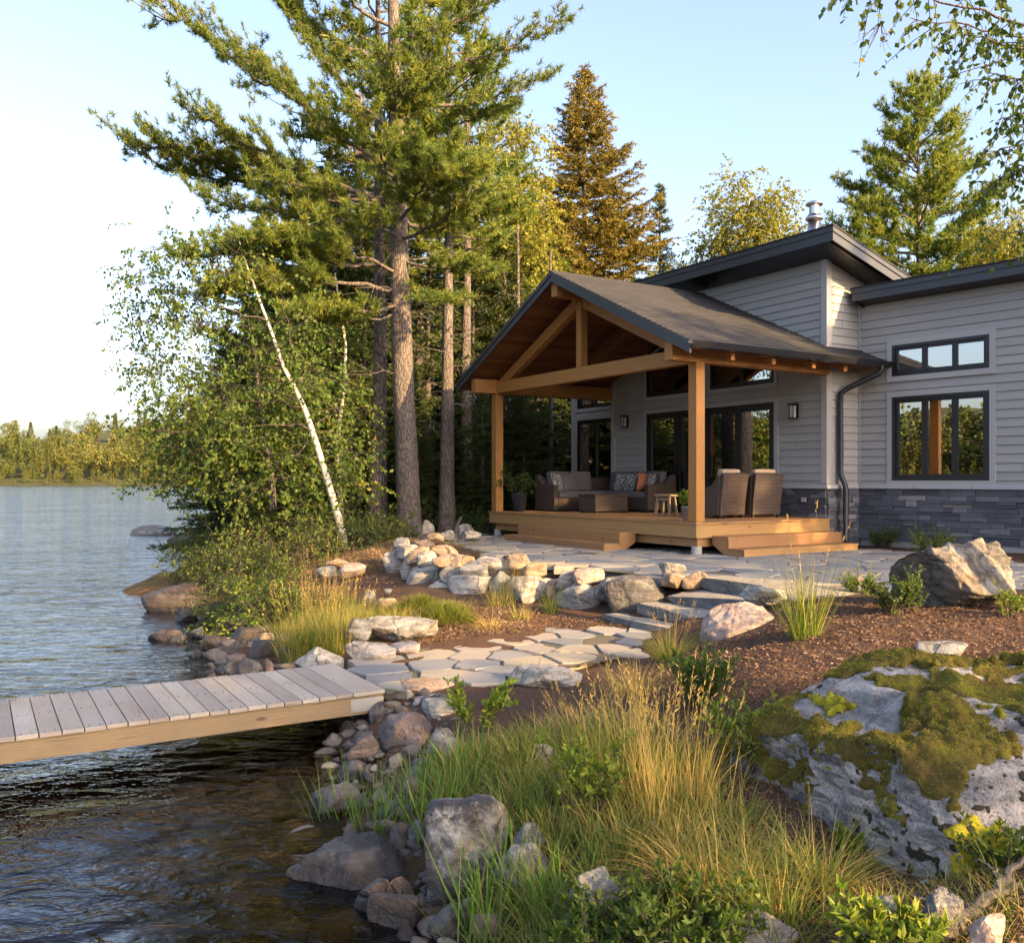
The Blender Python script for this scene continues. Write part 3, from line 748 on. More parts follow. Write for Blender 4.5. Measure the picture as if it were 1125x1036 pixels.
hb(cu, 'curtain', 'curtain')

# ---- shed roofs
def shed(x0, x1, y0, y1, z0, sl, frame, fasc=.27, th=.1, name='shed_roof', ribs=True):
    """frame(x,y,z); high eave at y0 (top at z0), falling by sl per metre"""
    r = MB(); e = lambda y, o=0: z0 - sl * (y - y0) + o
    def slab(mb, xa, xb, ya, yb, o0, o1): mb.hexa([frame(xa, ya, e(ya, o0)), frame(xb, ya, e(ya, o0)), frame(xb, yb, e(yb, o0)), frame(xa, yb, e(yb, o0)), frame(xa, ya, e(ya, o1)), frame(xb, ya, e(ya, o1)), frame(xb, yb, e(yb, o1)), frame(xa, yb, e(yb, o1))])
    slab(r, x0 - .03, x1 + .03, y0 - .03, y1, -.035, .0)
    rf = hb(r, name, 'shingle')
    f = MB()
    def bar(xa, xb, ya, yb, h0, h1): f.hexa([frame(xa, ya, e(ya, h0)), frame(xb, ya, e(ya, h0)), frame(xb, yb, e(yb, h0)), frame(xa, yb, e(yb, h0)), frame(xa, ya, e(ya, h1)), frame(xb, ya, e(ya, h1)), frame(xb, yb, e(yb, h1)), frame(xa, yb, e(yb, h1))])
    bar(x0, x1, y0, y0 + .035, -fasc, -.037); bar(x0, x0 + .035, y0 + .037, y1, -fasc, -.037); bar(x1 - .035, x1, y0 + .037, y1, -fasc, -.037)
    bar(x0 - .018, x1 + .018, y0 - .02, y0 - .002, -.12, -.036); bar(x1 + .002, x1 + .02, y0 - .0, y1, -.12, -.036)
    hb(f, 'fascia', 'fascia', rf)
    q = MB()
    n = int((x1 - x0 - .07) / .1)
    for i in range(n):
        a = x0 + .036 + i * .1
        q.hexa([frame(a + .004, y0 + .037, e(y0, -fasc + .02)), frame(a + .098, y0 + .037, e(y0, -fasc + .02)), frame(a + .098, y1, e(y1, -fasc + .02)), frame(a + .004, y1, e(y1, -fasc + .02)),
                frame(a + .004, y0 + .037, e(y0, -fasc + .045)), frame(a + .098, y0 + .037, e(y0, -fasc + .045)), frame(a + .098, y1, e(y1, -fasc + .045)), frame(a + .004, y1, e(y1, -fasc + .045))])
    hb(q, 'soffit', 'gutter', rf)
    return rf
idf = lambda x, y, z: (x, y, z)
shed(-9.15, .62, 2.65, 12.6, 6.69, slope, idf)

# ---- the right wing, turned a little towards the lake
WA = math.atan2(-.775, .633) - HA
WO = (0.012, 4.16)
ca, sa = math.cos(WA), math.sin(WA)
wf = lambda x, y, z: (WO[0] + ca * x - sa * y, WO[1] + sa * x + ca * y, z)
wop = [(.68, 2.40, 2.2, 3.73), (.68, 2.40, 4.11, 4.68)]
s = MB(); siding(s, 0, 5.2, 2.05, 5.62, lambda x, d, z: wf(x, -d, z), wop); siding(s, 0, 6, 2.12, 5.62, lambda x, d, z: wf(5.2 + d, x, z), clips=[(.2, 1, 5.6)])
hb(s, 'siding', 'siding')
b = MB()
for (xa, xb, za, zb) in [(0, .68, .8, 5.6), (2.40, 5.19, .8, 5.6), (.68, 2.40, .8, 2.2), (.68, 2.40, 3.73, 4.11), (.68, 2.40, 4.68, 5.6)]:
    b.hexa([wf(xa, .002, za), wf(xb, .002, za), wf(xb, .14, za), wf(xa, .14, za), wf(xa, .002, zb), wf(xb, .002, zb), wf(xb, .14, zb), wf(xa, .14, zb)])
b.hexa([wf(5.05, .145, .8), wf(5.19, .145, .8), wf(5.19, 6, .8), wf(5.05, 6, .8), wf(5.05, .145, 4.3), wf(5.19, .145, 4.3), wf(5.19, 6, 4.3), wf(5.05, 6, 4.3)])
hb(b, 'wall', 'trim')
v = MB(); veneer(v, .0, 5.25, 1.1, 2.05, lambda x, d, z: wf(x, -d, z), 5); hb(v, 'stone_veneer', 'veneer')
l_ = MB()
for i in range(5): l_.hexa([wf(.06 + i * 1.04, -.085, 2.05), wf(.06 + i * 1.04 + 1.036, -.085, 2.05), wf(.06 + i * 1.04 + 1.036, .01, 2.05), wf(.06 + i * 1.04, .01, 2.05), wf(.06 + i * 1.04, -.085, 2.13), wf(.06 + i * 1.04 + 1.036, -.085, 2.13), wf(.06 + i * 1.04 + 1.036, .01, 2.13), wf(.06 + i * 1.04, .01, 2.13)])
hb(l_, 'stone_ledge', 'ledge', bevel=.006)
fo = MB(); fo.hexa([wf(.1, -.02, .7), wf(5.2, -.02, .7), wf(5.2, .0, .7), wf(.1, .0, .7), wf(.1, -.02, 1.1), wf(5.2, -.02, 1.1), wf(5.2, .0, 1.1), wf(.1, .0, 1.1)]); hb(fo, 'foundation', 'concrete')
c_ = MB(); c_.hexa([wf(.005, -.03, 2.14), wf(.045, -.03, 2.14), wf(.045, .0, 2.14), wf(.005, .0, 2.14), wf(.005, -.03, 5.6), wf(.045, -.03, 5.6), wf(.045, .0, 5.6), wf(.005, .0, 5.6)]); hb(c_, 'corner_board', 'trim')
window(.68, 2.40, 2.2, 3.73, wf, house, 3, .1, .06, div=.07); window(.68, 2.40, 4.11, 4.68, wf, house, 3, .1, .055, div=.06)
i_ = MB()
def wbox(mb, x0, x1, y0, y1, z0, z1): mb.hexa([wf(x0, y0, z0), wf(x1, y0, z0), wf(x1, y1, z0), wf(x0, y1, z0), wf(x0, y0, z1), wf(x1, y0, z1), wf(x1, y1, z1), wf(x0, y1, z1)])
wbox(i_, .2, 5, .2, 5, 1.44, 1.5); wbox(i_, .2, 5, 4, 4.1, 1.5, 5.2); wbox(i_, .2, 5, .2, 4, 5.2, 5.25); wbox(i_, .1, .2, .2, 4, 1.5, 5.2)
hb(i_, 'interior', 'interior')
shed(.085, 5.7, -.38, 6.2, 5.79, .2, wf, fasc=.25)

# ---- porch: posts, beams, truss, gable roof
PX = (-.0, -6.38); pw = .095
for x in PX:
    p = MB(); p.box(x - pw, x + pw, -pw, pw, DK + .002, 4.15); hb(p, 'porch_post', 'cedar', bevel=.006)
for x in PX:
    p = MB(); p.box(x - pw, x + pw, -.62, YW - .02, 4.15, 4.45); hb(p, 'side_beam', 'cedar', bevel=.006)
p = MB(); p.box(PX[1] + pw + .002, PX[0] - pw - .002, -.08, .08, 4.152, 4.41); hb(p, 'tie_beam', 'cedar', bevel=.006)
p = MB(); p.box(PX[1] + pw + .002, PX[0] - pw - .002, YW - .22, YW - .06, 4.152, 4.30) if False else None
RX, RZ, RS = -3.19, 6.20, .476                     # ridge line and pitch
EX = 3.78                                          # half span to the eave
def gz_(x, o=0): return RZ - RS * abs(x - RX) + o
p = MB(); p.box(RX - .08, RX + .08, -.08, .08, 4.412, 5.72); hb(p, 'king_post', 'cedar', bevel=.006)
p = MB(); p.box(RX - .09, RX + .09, -.66, YW - .02, 5.722, 5.98); hb(p, 'ridge_beam', 'cedar', bevel=.006)
for yy in (0.0, 1.65):
    for sgn in (-1, 1):
        p = MB(); hh_ = .24
        xa, xb = RX + sgn * .10, RX + sgn * 3.0
        za, zb = 5.80, 4.415
        p.prism([(xa, za), (xa, za - hh_), (xb - sgn * .42, zb), (xb + sgn * .05, zb)] if sgn > 0 else [(xa, za), (xb + sgn * .05, zb), (xb - sgn * .42, zb), (xa, za - hh_)], yy - .07, yy + .07)
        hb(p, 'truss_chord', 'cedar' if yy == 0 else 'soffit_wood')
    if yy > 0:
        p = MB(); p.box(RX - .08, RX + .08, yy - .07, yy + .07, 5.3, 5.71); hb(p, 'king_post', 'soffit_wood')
Y0, Y1 = -.72, YW + .14
for sgn in (-1, 1):                                 # ceiling boards, roof deck, shingles
    ce = MB(); n = 28; Lx = EX - .06
    for i in range(n):
        a, b_ = RX + sgn * Lx * i / n, RX + sgn * (Lx * (i + 1) / n - .006)
        pts = lambda x, o: gz_(x, o)
        q = [(a, gz_(a, -.17)), (b_, gz_(b_, -.17)), (b_, gz_(b_, -.15)), (a, gz_(a, -.15))]
        ce.prism(q if sgn > 0 else q[::-1], Y0 + .04, YW)
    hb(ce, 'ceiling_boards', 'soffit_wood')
    sh = MB(); n = 30; Ls = EX + .03; ye = YW if sgn < 0 else YW
    slope_len = math.hypot(1, RS)
    for i in range(n):
        d0, d1 = Ls * i / n, Ls * (i + 1) / n
        a, b_ = RX + sgn * d0, RX + sgn * d1
        yb = YW if (sgn < 0 or d1 <= 3.19) else 4.35
        za, zb = gz_(a, .0), gz_(b_, .016)
        u0, u1 = d0 * slope_len, d1 * slope_len
        A, B, C, D = (a, Y0 - .03, za), (b_, Y0 - .03, zb), (b_, yb, zb), (a, yb, za)
        uv = [(Y0, -u0), (Y0, -u1), (yb, -u1), (yb, -u0)]
        sh.quad([A, B, C, D] if sgn > 0 else [D, C, B, A], uv if sgn > 0 else uv[::-1])
        z2 = gz_(b_, 0)
        e = [(b_, Y0 - .03, zb), (b_, Y0 - .03, z2), (b_, yb, z2), (b_, yb, zb)]
        sh.quad(e if sgn > 0 else e[::-1], uv)
    hb(sh, 'porch_roof', 'shingle')
    fa = MB()
    def rake(y0, y1, o0, o1):
        a, b_ = RX, RX + sgn * (EX + .02)
        q = [(a, gz_(a, o0)), (b_, gz_(b_, o0)), (b_, gz_(b_, o1)), (a, gz_(a, o1))]
        fa.prism(q if sgn > 0 else q[::-1], y0, y1)
    rake(Y0 - .01, Y0 + .03, -.20, -.004); rake(Y0 - .03, Y0 - .012, -.075, .003)
    hb(fa, 'fascia', 'fascia')
    sb = MB(); a, b_ = RX, RX + sgn * (EX - .02)
    q = [(a, gz_(a, -.148)), (b_, gz_(b_, -.148)), (b_, gz_(b_, -.004)), (a, gz_(a, -.004))]
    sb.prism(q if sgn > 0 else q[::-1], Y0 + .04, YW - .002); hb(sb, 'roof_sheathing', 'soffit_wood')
    gt = MB(); xg = RX + sgn * EX; zg = gz_(xg)
    prof = [(0, -.13), (.09, -.12), (.125, -.02), (.105, -.02), (.08, -.10), (.012, -.11), (.012, 0), (0, 0)]
    q = [(xg + sgn * (.0 + a), zg + b2 + .0) for a, b2 in prof]
    gt.prism(q if sgn < 0 else q[::-1], Y0, 4.2 if sgn > 0 else YW)
    hb(gt, 'gutter', 'gutter')
rd = MB(); rd.box(RX - .05, RX + .05, Y0 - .03, YW, RZ - .02, RZ + .012); hb(rd, 'ridge_cap', 'shingle')
rb = MB(); rb.box(.105, .59, YW - .01 + .03, 4.2, 4.30, 4.33); hb(rb, 'soffit', 'soffit_wood')
rh = MB(); 
for y in (.33, 1.29, 2.30, 3.15):
    rh = MB(); x0, x1 = .1, .5
    rh.prism([(x0, gz_(x0, -.172) - .12), (x1, gz_(x1, -.172) - .11), (x1, gz_(x1, -.172)), (x0, gz_(x0, -.172))], y - .045, y + .045)
    hb(rh, 'rafter_tail', 'cedar')
ds = NB()
zg = gz_(RX + EX) - .13
path = [(.66, 3.95, zg + .02), (.66, 3.95, zg - .05), (.62, 3.93, zg - .12), (.2, 3.6, zg - .36), (.11, 3.52, zg - .46), (.10, 3.52, zg - .6), (.10, 3.52, 2.38), (.11, 3.52, 2.30), (.20, 3.53, 2.10), (.21, 3.53, 2.0), (.21, 3.53, 1.10), (.26, 3.50, 1.02), (.40, 3.42, .98)]
pv, pf = tube([(a, b_, c2 - GB) for a, b_, c2 in path], [.05] * len(path), 12); ds.add(pv, pf); obj('downspout', ds.mesh('downspout', True), M['gutter'], house)
# chimney pipe
cp_ = NB()
def lathe(prof, c, n=24):
    th = np.linspace(0, 2 * np.pi, n, endpoint=False); k2 = len(prof)
    v = np.array([[(c[0] + r * math.cos(t), c[1] + r * math.sin(t), c[2] + z) for t in th] for r, z in prof]).reshape(-1, 3)
    i = np.arange(k2 - 1)[:, None] * n; j = np.arange(n)[None, :]; j2 = (j + 1) % n
    return v, np.stack([i + j, i + j2, i + n + j2, i + n + j], -1).reshape(-1, 4)
cp_.add(*lathe([(.13, -.5), (.13, 1.12), (.0, 1.12)], (-1.1, 4.25, 6.42 - GB)))
ch = obj('chimney_pipe', cp_.mesh('chimney_pipe', True), M['steel'], house)
q = NB(); q.add(*lathe([(.135, 1.0), (.17, 1.02), (.17, 1.07), (.135, 1.08)], (-1.1, 4.25, 6.42 - GB))); q.add(*lathe([(.10, 1.1), (.10, 1.33)], (-1.1, 4.25, 6.42 - GB))); q.add(*lathe([(.0, 1.30), (.165, 1.31), (.17, 1.34), (.12, 1.375), (.0, 1.41)], (-1.1, 4.25, 6.42 - GB)))
obj('chimney_cap', q.mesh('chimney_cap', True), M['steel'], ch)
# wall lanterns
for x, z in ((-5.74, 3.46), (-.68, 3.38)):
    a = MB(); a.box(x - .055, x + .055, YW - .045, YW - .022, z + .02, z + .26); a.box(x - .02, x + .02, YW - .10, YW - .045, z + .2, z + .235)
    a.box(x - .075, x + .075, YW - .19, YW - .05, z + .26, z + .29); a.box(x - .06, x + .06, YW - .175, YW - .06, z - .01, z + .015)
    for sx in (-.055, .043):
        for yy in (YW - .172, YW - .075): a.box(x + sx, x + sx + .012, yy, yy + .012, z + .015, z + .26)
    ln = hb(a, 'wall_lantern', 'frame_black'); g = MB(); g.box(x - .04, x + .04, YW - .155, YW - .08, z + .02, z + .24); hb(g, 'lamp_glass', 'opal', ln)
bx_ = MB(); bx_.box(-.52, -.42, YW - .075, YW - .05, 1.80, 1.88); hb(bx_, 'outlet_cover', 'ledge')

# ================================================================== deck
deck = thing('porch_deck', 'honey coloured timber porch deck with two sets of wide steps', 'deck', hw(0, 0, GB), HA)
def db(mb, name, m='deck_wood', parent=deck, **kw): return mb.build(name, M[m], parent, dz=-GB, **kw)
x0, x1, y0, y1 = -6.52, .13, -.13, YW - .075
bd = MB(); yy = y0 - .02
while yy < y1 - .02:
    yb = min(yy + .138, y1); bd.box(x0 - .02, x1 + .02, yy, yb, DK - .035, DK); yy += .144
db(bd, 'deck_boards')
for q in ((x0, x1, y0, y0 + .04), (x1 - .04, x1, y0 + .041, y1), (x0, x0 + .04, y0 + .041, y1)):
    r = MB(); r.box(*q, 1.255, DK - .037); db(r, 'rim_board', bevel=.004)
for q in ((x0 + .12, x1 - .08, y0 + .10, y0 + .18), (x1 - .17, x1 - .09, y0 + .181, y1 - .1), (x0 + .1, x0 + .18, y0 + .181, y1 - .1)):
    r = MB(); r.box(*q, 1.10, 1.253); db(r, 'support_beam')
for (x, y) in ((.0, 0), (-6.36, 0), (-3.2, .02)):
    r = NB(); r.add(*lathe([(.0, .2), (.085, .2), (.09, .0), (.09, -.2)], (x, y, .0 - .04), 16)); obj('footing', r.mesh('footing', False), M['concrete'], deck)
def stair(front_x, name):
    tr = [(1.285, .36), (1.095, .72)]
    root = thing(name, None, None); root.parent = deck
    return root
st = MB()                                           # front steps, towards the lake path
def front_steps():
    a, b_ = -4.74, -1.40
    side = MB(); poly = [(y0 - .002, 1.25), (y0 - .34, 1.25), (y0 - .34, 1.055), (y0 - .68, 1.055), (y0 - .68, .90), (y0 - .36, .90), (y0 - .002, 1.10)]
    side.prism(poly, b_ - .05, b_ - .01, 'yz')
    o = db(side, 'front_steps')
    s2 = MB(); s2.prism(poly, a + .01, a + .05, 'yz'); db(s2, 'stringer', parent=o)
    t = MB(); t.box(a, b_, y0 - .36, y0 - .19, 1.25, 1.285); t.box(a, b_, y0 - .185, y0 - .004, 1.25, 1.285); t.box(a, b_, y0 - .71, y0 - .54, 1.06, 1.095); t.box(a, b_, y0 - .535, y0 - .365, 1.06, 1.095); db(t, 'tread', parent=o)
    r = MB(); r.box(a + .051, b_ - .051, y0 - .34, y0 - .31, 1.06, 1.248); r.box(a + .012, b_ - .012, y0 - .705, y0 - .682, .90, 1.058); r.box(a + .012, b_ - .012, y0 - .365, y0 - .342, 1.097, 1.248); db(r, 'riser', parent=o)
front_steps()
def side_steps():
    a, b_ = .22, 3.05; xx = x1
    side = MB(); poly = [(xx + .002, 1.25), (xx + .34, 1.25), (xx + .34, 1.055), (xx + .68, 1.055), (xx + .68, .90), (xx + .42, .90), (xx + .002, 1.14)]
    side.prism(poly, a + .01, a + .05)
    o = db(side, 'side_steps')
    s2 = MB(); s2.prism(poly, b_ - .05, b_ - .01); db(s2, 'stringer', parent=o)
    t = MB(); t.box(xx + .004, xx + .185, a, b_, 1.25, 1.285); t.box(xx + .19, xx + .365, a, b_, 1.25, 1.285); t.box(xx + .37, xx + .535, a, b_, 1.06, 1.095); t.box(xx + .54, xx + .71, a, b_, 1.06, 1.095); db(t, 'tread', parent=o)
    r = MB(); r.box(xx + .682, xx + .705, a + .012, b_ - .012, .90, 1.058); r.box(xx + .342, xx + .367, a + .012, b_ - .012, 1.097, 1.248); db(r, 'riser', parent=o)
side_steps()

# ================================================================== porch furniture
def furn(name, label, cat, x, y, rz=0, group=None, z=DK): return thing(name, label, cat, hw(x, y, z), HA + rz, group)
def soft(mb_dims, m, name, parent, r=.04, rot=None, loc=None):
    import bmesh
    x0, x1, y0, y1, z0, z1 = mb_dims
    c = ((x0 + x1) / 2, (y0 + y1) / 2, (z0 + z1) / 2)
    bm = bmesh.new(); bmesh.ops.create_cube(bm, size=1)
    bmesh.ops.scale(bm, vec=(x1 - x0, y1 - y0, z1 - z0), verts=bm.verts)
    bmesh.ops.bevel(bm, geom=bm.edges[:], offset=r, segments=3, affect='EDGES', profile=.55)
    bmesh.ops.subdivide_edges(bm, edges=[e for e in bm.edges if e.calc_length() > .15], cuts=3, use_grid_fill=True)
    hx_, hy_, hz_ = (x1 - x0) / 2, (y1 - y0) / 2, (z1 - z0) / 2
    for v_ in bm.verts:                               # pillow the faces
        fx, fy, fz = v_.co.x / hx_, v_.co.y / hy_, v_.co.z / hz_
        bul = .12 * min(hx_, hy_, hz_)
        if hz_ <= min(hx_, hy_): v_.co.z += math.copysign(bul, fz) * (1 - fx * fx) * (1 - fy * fy) * abs(fz)
        elif hy_ <= hx_: v_.co.y += math.copysign(bul * 2, fy) * (1 - fx * fx) * (1 - fz * fz) * abs(fy)
        else: v_.co.x += math.copysign(bul * 2, fx) * (1 - fy * fy) * (1 - fz * fz) * abs(fx)
    me = bpy.data.meshes.new(name); bm.to_mesh(me); bm.free(); me.polygons.foreach_set('use_smooth', [True] * len(me.polygons))
    o = obj(name, me, M[m], parent, c)
    if rot: o.rotation_euler = rot
    return o
def wick(parent, name, boxes, prisms=()):
    w = MB()
    for q in boxes: w.box(*q)
    for q in prisms: w.prism(*q)
    return w.build(name, M['wicker'], parent, bevel=.018)
# sectional: left leg runs back to the wall, long leg along the wall
sx, sy = -6.28, .95
sofa = furn('sectional_sofa', 'brown wicker corner sofa with dark grey cushions at the back of the porch', 'sofa', sx, sy)
wick(sofa, 'wicker_base', [(.0, .78, .12, 2.2, .04, .30), (.781, 2.2, 1.42, 2.2, .04, .30)])
wick(sofa, 'wicker_back', [(-.0, .12, .12, 2.2, .301, .76), (.121, 2.2, 2.08, 2.2, .301, .76)])
wick(sofa, 'armrest', [], [([(0, .03), (.78, .03), (.78, .60), (.30, .62), (.1, .82), (0, .82)], .0, .119)])
wick(sofa, 'armrest', [], [([(1.40, .03), (2.2, .03), (2.2, .82), (2.1, .82), (1.9, .63), (1.40, .60)], 2.201, 2.33, 'yz')])
soft((.13, .80, .14, 1.40, .30, .45), 'cushion', 'seat_cushion', sofa); soft((.13, 1.0, 1.42, 2.08, .30, .45), 'cushion', 'seat_cushion', sofa); soft((1.01, 2.19, 1.40, 2.08, .30, .45), 'cushion', 'seat_cushion', sofa)
for q in ((.14, .30, .22, .78), (.14, .30, .80, 1.40)): soft((q[0], q[1], q[2], q[3], .45, .90), 'cushion', 'back_cushion', sofa, rot=(0, -.12, 0))
for q in ((.36, .96), (.98, 1.56), (1.58, 2.18)): soft((q[0], q[1], 1.90, 2.06, .45, .90), 'cushion', 'back_cushion', sofa, rot=(-.12, 0, 0))
FT = MB()
for (a, b_) in ((.02, .02), (.70, .02), (2.22, 1.42), (2.22, 2.1)): FT.box(a, a + .05, b_, b_ + .05, 0, .04)
FT.build('foot', M['frame_black'], sofa)
def cushion(x, y, z, rz, tilt, lab, m='pattern_cloth'):
    t = furn('throw_cushion', lab, 'cushion', x, y, rz, 'throw cushions on the porch sofa', z)
    import bmesh
    n = 12; V = []; 
    u = np.linspace(-1, 1, n)
    A, B = np.meshgrid(u, u); A, B = A.ravel(), B.ravel()
    th = .075 * ((1 - A ** 4) * (1 - B ** 4)) ** .55
    pin = 1 - .06 * (np.abs(A * B))
    f = np.stack([A * .21 * (1 - .05 * (1 - B ** 2)), -th, .21 + B * .21 * (1 - .05 * (1 - A ** 2))], 1); g = f.copy(); g[:, 1] = th
    i = (np.arange(n - 1)[:, None] * n + np.arange(n - 1)[None, :]).ravel(); q = np.stack([i, i + 1, i + n + 1, i + n], 1)
    v = np.concatenate([f, g]); 
    o = obj('cover', np_mesh('cover', v, [np.concatenate([q, q[:, ::-1] + n * n])], True), M[m], t); o.rotation_euler = (-tilt, 0, 0)
    return t
zs = DK + .45
cushion(sx + .42, sy + .42, zs, math.pi / 2 + .25, .3, 'black and white patterned throw cushion leaning in the left arm of the sofa')
cushion(sx + .48, sy + .66, zs, math.pi / 2 + .05, .35, 'dark throw cushion half hidden behind the leftmost patterned cushion', 'cushion')
cushion(sx + .95, sy + 1.72, zs, .12, .25, 'patterned throw cushion at the sofa corner, left of a larger matching one')
cushion(sx + 1.32, sy + 1.68, zs, -.05, .25, 'large black and white patterned throw cushion in the middle of the sofa')
cushion(sx + 2.02, sy + 1.66, zs, -.35, .25, 'patterned throw cushion beside the right arm of the sofa')
cushion(sx + 1.84, sy + 1.62, zs, -1.3, .2, 'rust brown throw cushion edge on beside the rightmost patterned cushion', 'rust_cloth')
tb_ = furn('coffee_table', 'low square brown wicker coffee table in front of the sofa', 'coffee table', -4.84, 1.14)
wick(tb_, 'wicker_body', [(0, .60, 0, .88, .03, .36)]); wick(tb_, 'table_top', [(-.015, .615, -.015, .895, .361, .40)])
FT = MB()
for (a, b_) in ((.02, .02), (.53, .02), (.02, .8), (.53, .8)): FT.box(a, a + .05, b_, b_ + .05, 0, .03)
FT.build('foot', M['frame_black'], tb_)
stl = furn('wooden_stool', 'small weathered wooden stool with splayed legs between sofa and porch post', 'stool', -2.72, 1.76, .2)
q = MB(); q.box(-.2, .2, -.14, .14, .37, .415); q.build('stool_top', M['stool_wood'], stl, bevel=.012)
for a in (-1, 1):
    for b_ in (-1, 1):
        q = MB(); t0, t1 = (a * .14, b_ * .085), (a * .175, b_ * .12); h2 = .022
        q.hexa([(t1[0] - h2, t1[1] - h2, 0), (t1[0] + h2, t1[1] - h2, 0), (t1[0] + h2, t1[1] + h2, 0), (t1[0] - h2, t1[1] + h2, 0), (t0[0] - h2, t0[1] - h2, .369), (t0[0] + h2, t0[1] - h2, .369), (t0[0] + h2, t0[1] + h2, .369), (t0[0] - h2, t0[1] + h2, .369)])
        q.build('leg', M['stool_wood'], stl)
q = MB(); q.box(-.14, .14, -.10, -.07, .29, .34); q.box(-.14, .14, .07, .10, .29, .34); q.build('apron', M['stool_wood'], stl)
def wchair(x, y, rz, lab):
    t = furn('wicker_armchair', lab, 'armchair', x, y, rz, 'wicker armchairs by the sliding door')
    # faces -x; back at +x
    b = MB()
    b.prism([(.28, .06), (.36, .06), (.385, .35), (.46, .80), (.37, .84), (.31, .5)], -.33, .33)
    b.build('backrest', M['wicker'], t, bevel=.02)
    for s_ in (-1, 1):
        a = MB(); ya, yb = (.26, .34) if s_ > 0 else (-.34, -.26)
        a.prism([(-.36, .06), (.30, .06), (.35, .80), (.26, .74), (.14, .60), (-.02, .55), (-.36, .54)], ya + s_ * .004, yb + s_ * .004); a.build('armrest', M['wicker'], t, bevel=.015)
    a = MB(); a.box(-.35, .30, -.255, .255, .06, .30); a.build('wicker_base', M['wicker'], t, bevel=.012)
    soft((-.34, .28, -.25, .25, .30, .43), 'cushion_tan', 'seat_cushion', t); soft((.18, .32, -.25, .25, .42, .90), 'cushion_tan', 'back_cushion', t, rot=(0, .1, 0))
    for a in (-.33, .30):
        for b_ in (-.31, .27):
            q = MB(); q.box(a, a + .04, b_, b_ + .04, 0, .06); q.build('foot', M['frame_black'], t)
wchair(-1.14, 1.62, .06, 'brown wicker armchair with tan cushion, the nearer one just behind the front porch post')
wchair(-1.02, 2.44, -.12, 'brown wicker armchair with tan cushion, the farther one against the sliding door')
# pots
def pot(x, y, prof, m, lab, name='plant_pot', z=DK):
    t = furn(name, lab, 'potted plant', x, y, 0, None, z)
    q = NB(); q.add(*lathe(prof, (0, 0, 0), 28)); obj('pot', q.mesh('pot', True), M[m], t)
    q = NB(); r = prof[2][0] * .9; q.add(*lathe([(0, prof[2][1] - .03), (r, prof[2][1] - .03)], (0, 0, 0), 16)); obj('soil', q.mesh('soil'), M['soil'], t)
    return t
pot_zinc = pot(-.42, .22, [(.0, .0), (.095, .0), (.13, .235), (.138, .235), (.138, .25), (.125, .25), (.118, .2)], 'zinc', 'pale grey metal pot with bright green plant beside the front porch post', 'potted_plant')
pot_navy = pot(-6.02, .35, [(.0, .0), (.13, .0), (.19, .36), (.205, .37), (.2, .40), (.18, .39), (.17, .3)], 'navy_glaze', 'dark blue glazed planter with a bushy green plant beside the left porch post', 'potted_plant')
# ================================================================== rocks
_ico = {}
def ico(sub):
    if sub not in _ico:
        import bmesh
        bm = bmesh.new(); bmesh.ops.create_icosphere(bm, subdivisions=sub, radius=1)
        bm.verts.ensure_lookup_table()
        _ico[sub] = (np.array([v.co[:] for v in bm.verts]), np.array([[v.index for v in f.verts] for f in bm.faces])); bm.free()
    return _ico[sub]
def rock_verts(seed, dims, sub=4, cuts=17, rough=.05, boxy=.55, flat=0.0, fine=.012, base=.0, wedge=0.0):
    """dims: half sizes. boxy 0..1 pushes the ball towards a block; flat cuts the top level"""
    rng = np.random.default_rng(seed); v, f = ico(sub); p = v.copy()
    e = 2 + boxy * 3.0
    p = p / ((np.abs(p) ** e).sum(1) ** (1 / e))[:, None]
    p += .16 * fbm(p, .8, 2, seed)[:, None] * p
    for i in range(cuts):
        n = rng.standard_normal(3); n /= np.linalg.norm(n)
        if base: n[2] = abs(n[2]) * .2; n /= np.linalg.norm(n)
        d = rng.uniform(.58, .98) if not base else rng.uniform(.82, 1.02); s = p @ n; m = s > d
        p[m] -= np.outer((s[m] - d) * .94, n)
    if flat:
        m = p[:, 2] > 1 - flat; p[m, 2] = 1 - flat + (p[m, 2] - (1 - flat)) * .15
    q = p * np.array(dims) 
    if base:
        mm = np.maximum(.3, (np.abs(p[:, :2]) ** 3).sum(1) ** (1 / 3)); zz = np.clip(-p[:, 2] + .12, 0, 1); fl = np.where(zz > 0, (1 + base * .5 * zz) * (1 + (np.clip(.94 / mm, 1, 3) - 1) * np.clip(zz * 5, 0, 1)), 1); q[:, :2] *= fl[:, None]
    if wedge: q[:, 2] *= 1 - wedge + wedge * np.clip((p[:, 0] + 1) / 1.4, 0, 1) ** .8; q[:, 1] *= 1 - .6 * wedge * np.clip(-p[:, 0], 0, 1)
    sc = float(np.mean(dims))
    rad = unit(p)
    q = q + rad * (sc * rough * (1.3 * fbm(q / sc, 1.6, 4, seed + 5) + .9 * (1 - 2 * np.abs(fbm(q / sc, 2.6, 3, seed + 8)))))[:, None]
    q = q + rad * (fine * sc * fbm(q / sc, 12, 3, seed + 2))[:, None]
    q /= np.maximum(1e-6, (np.abs(q).max(0) / np.array(dims)))
    return q, f
NR = [0]
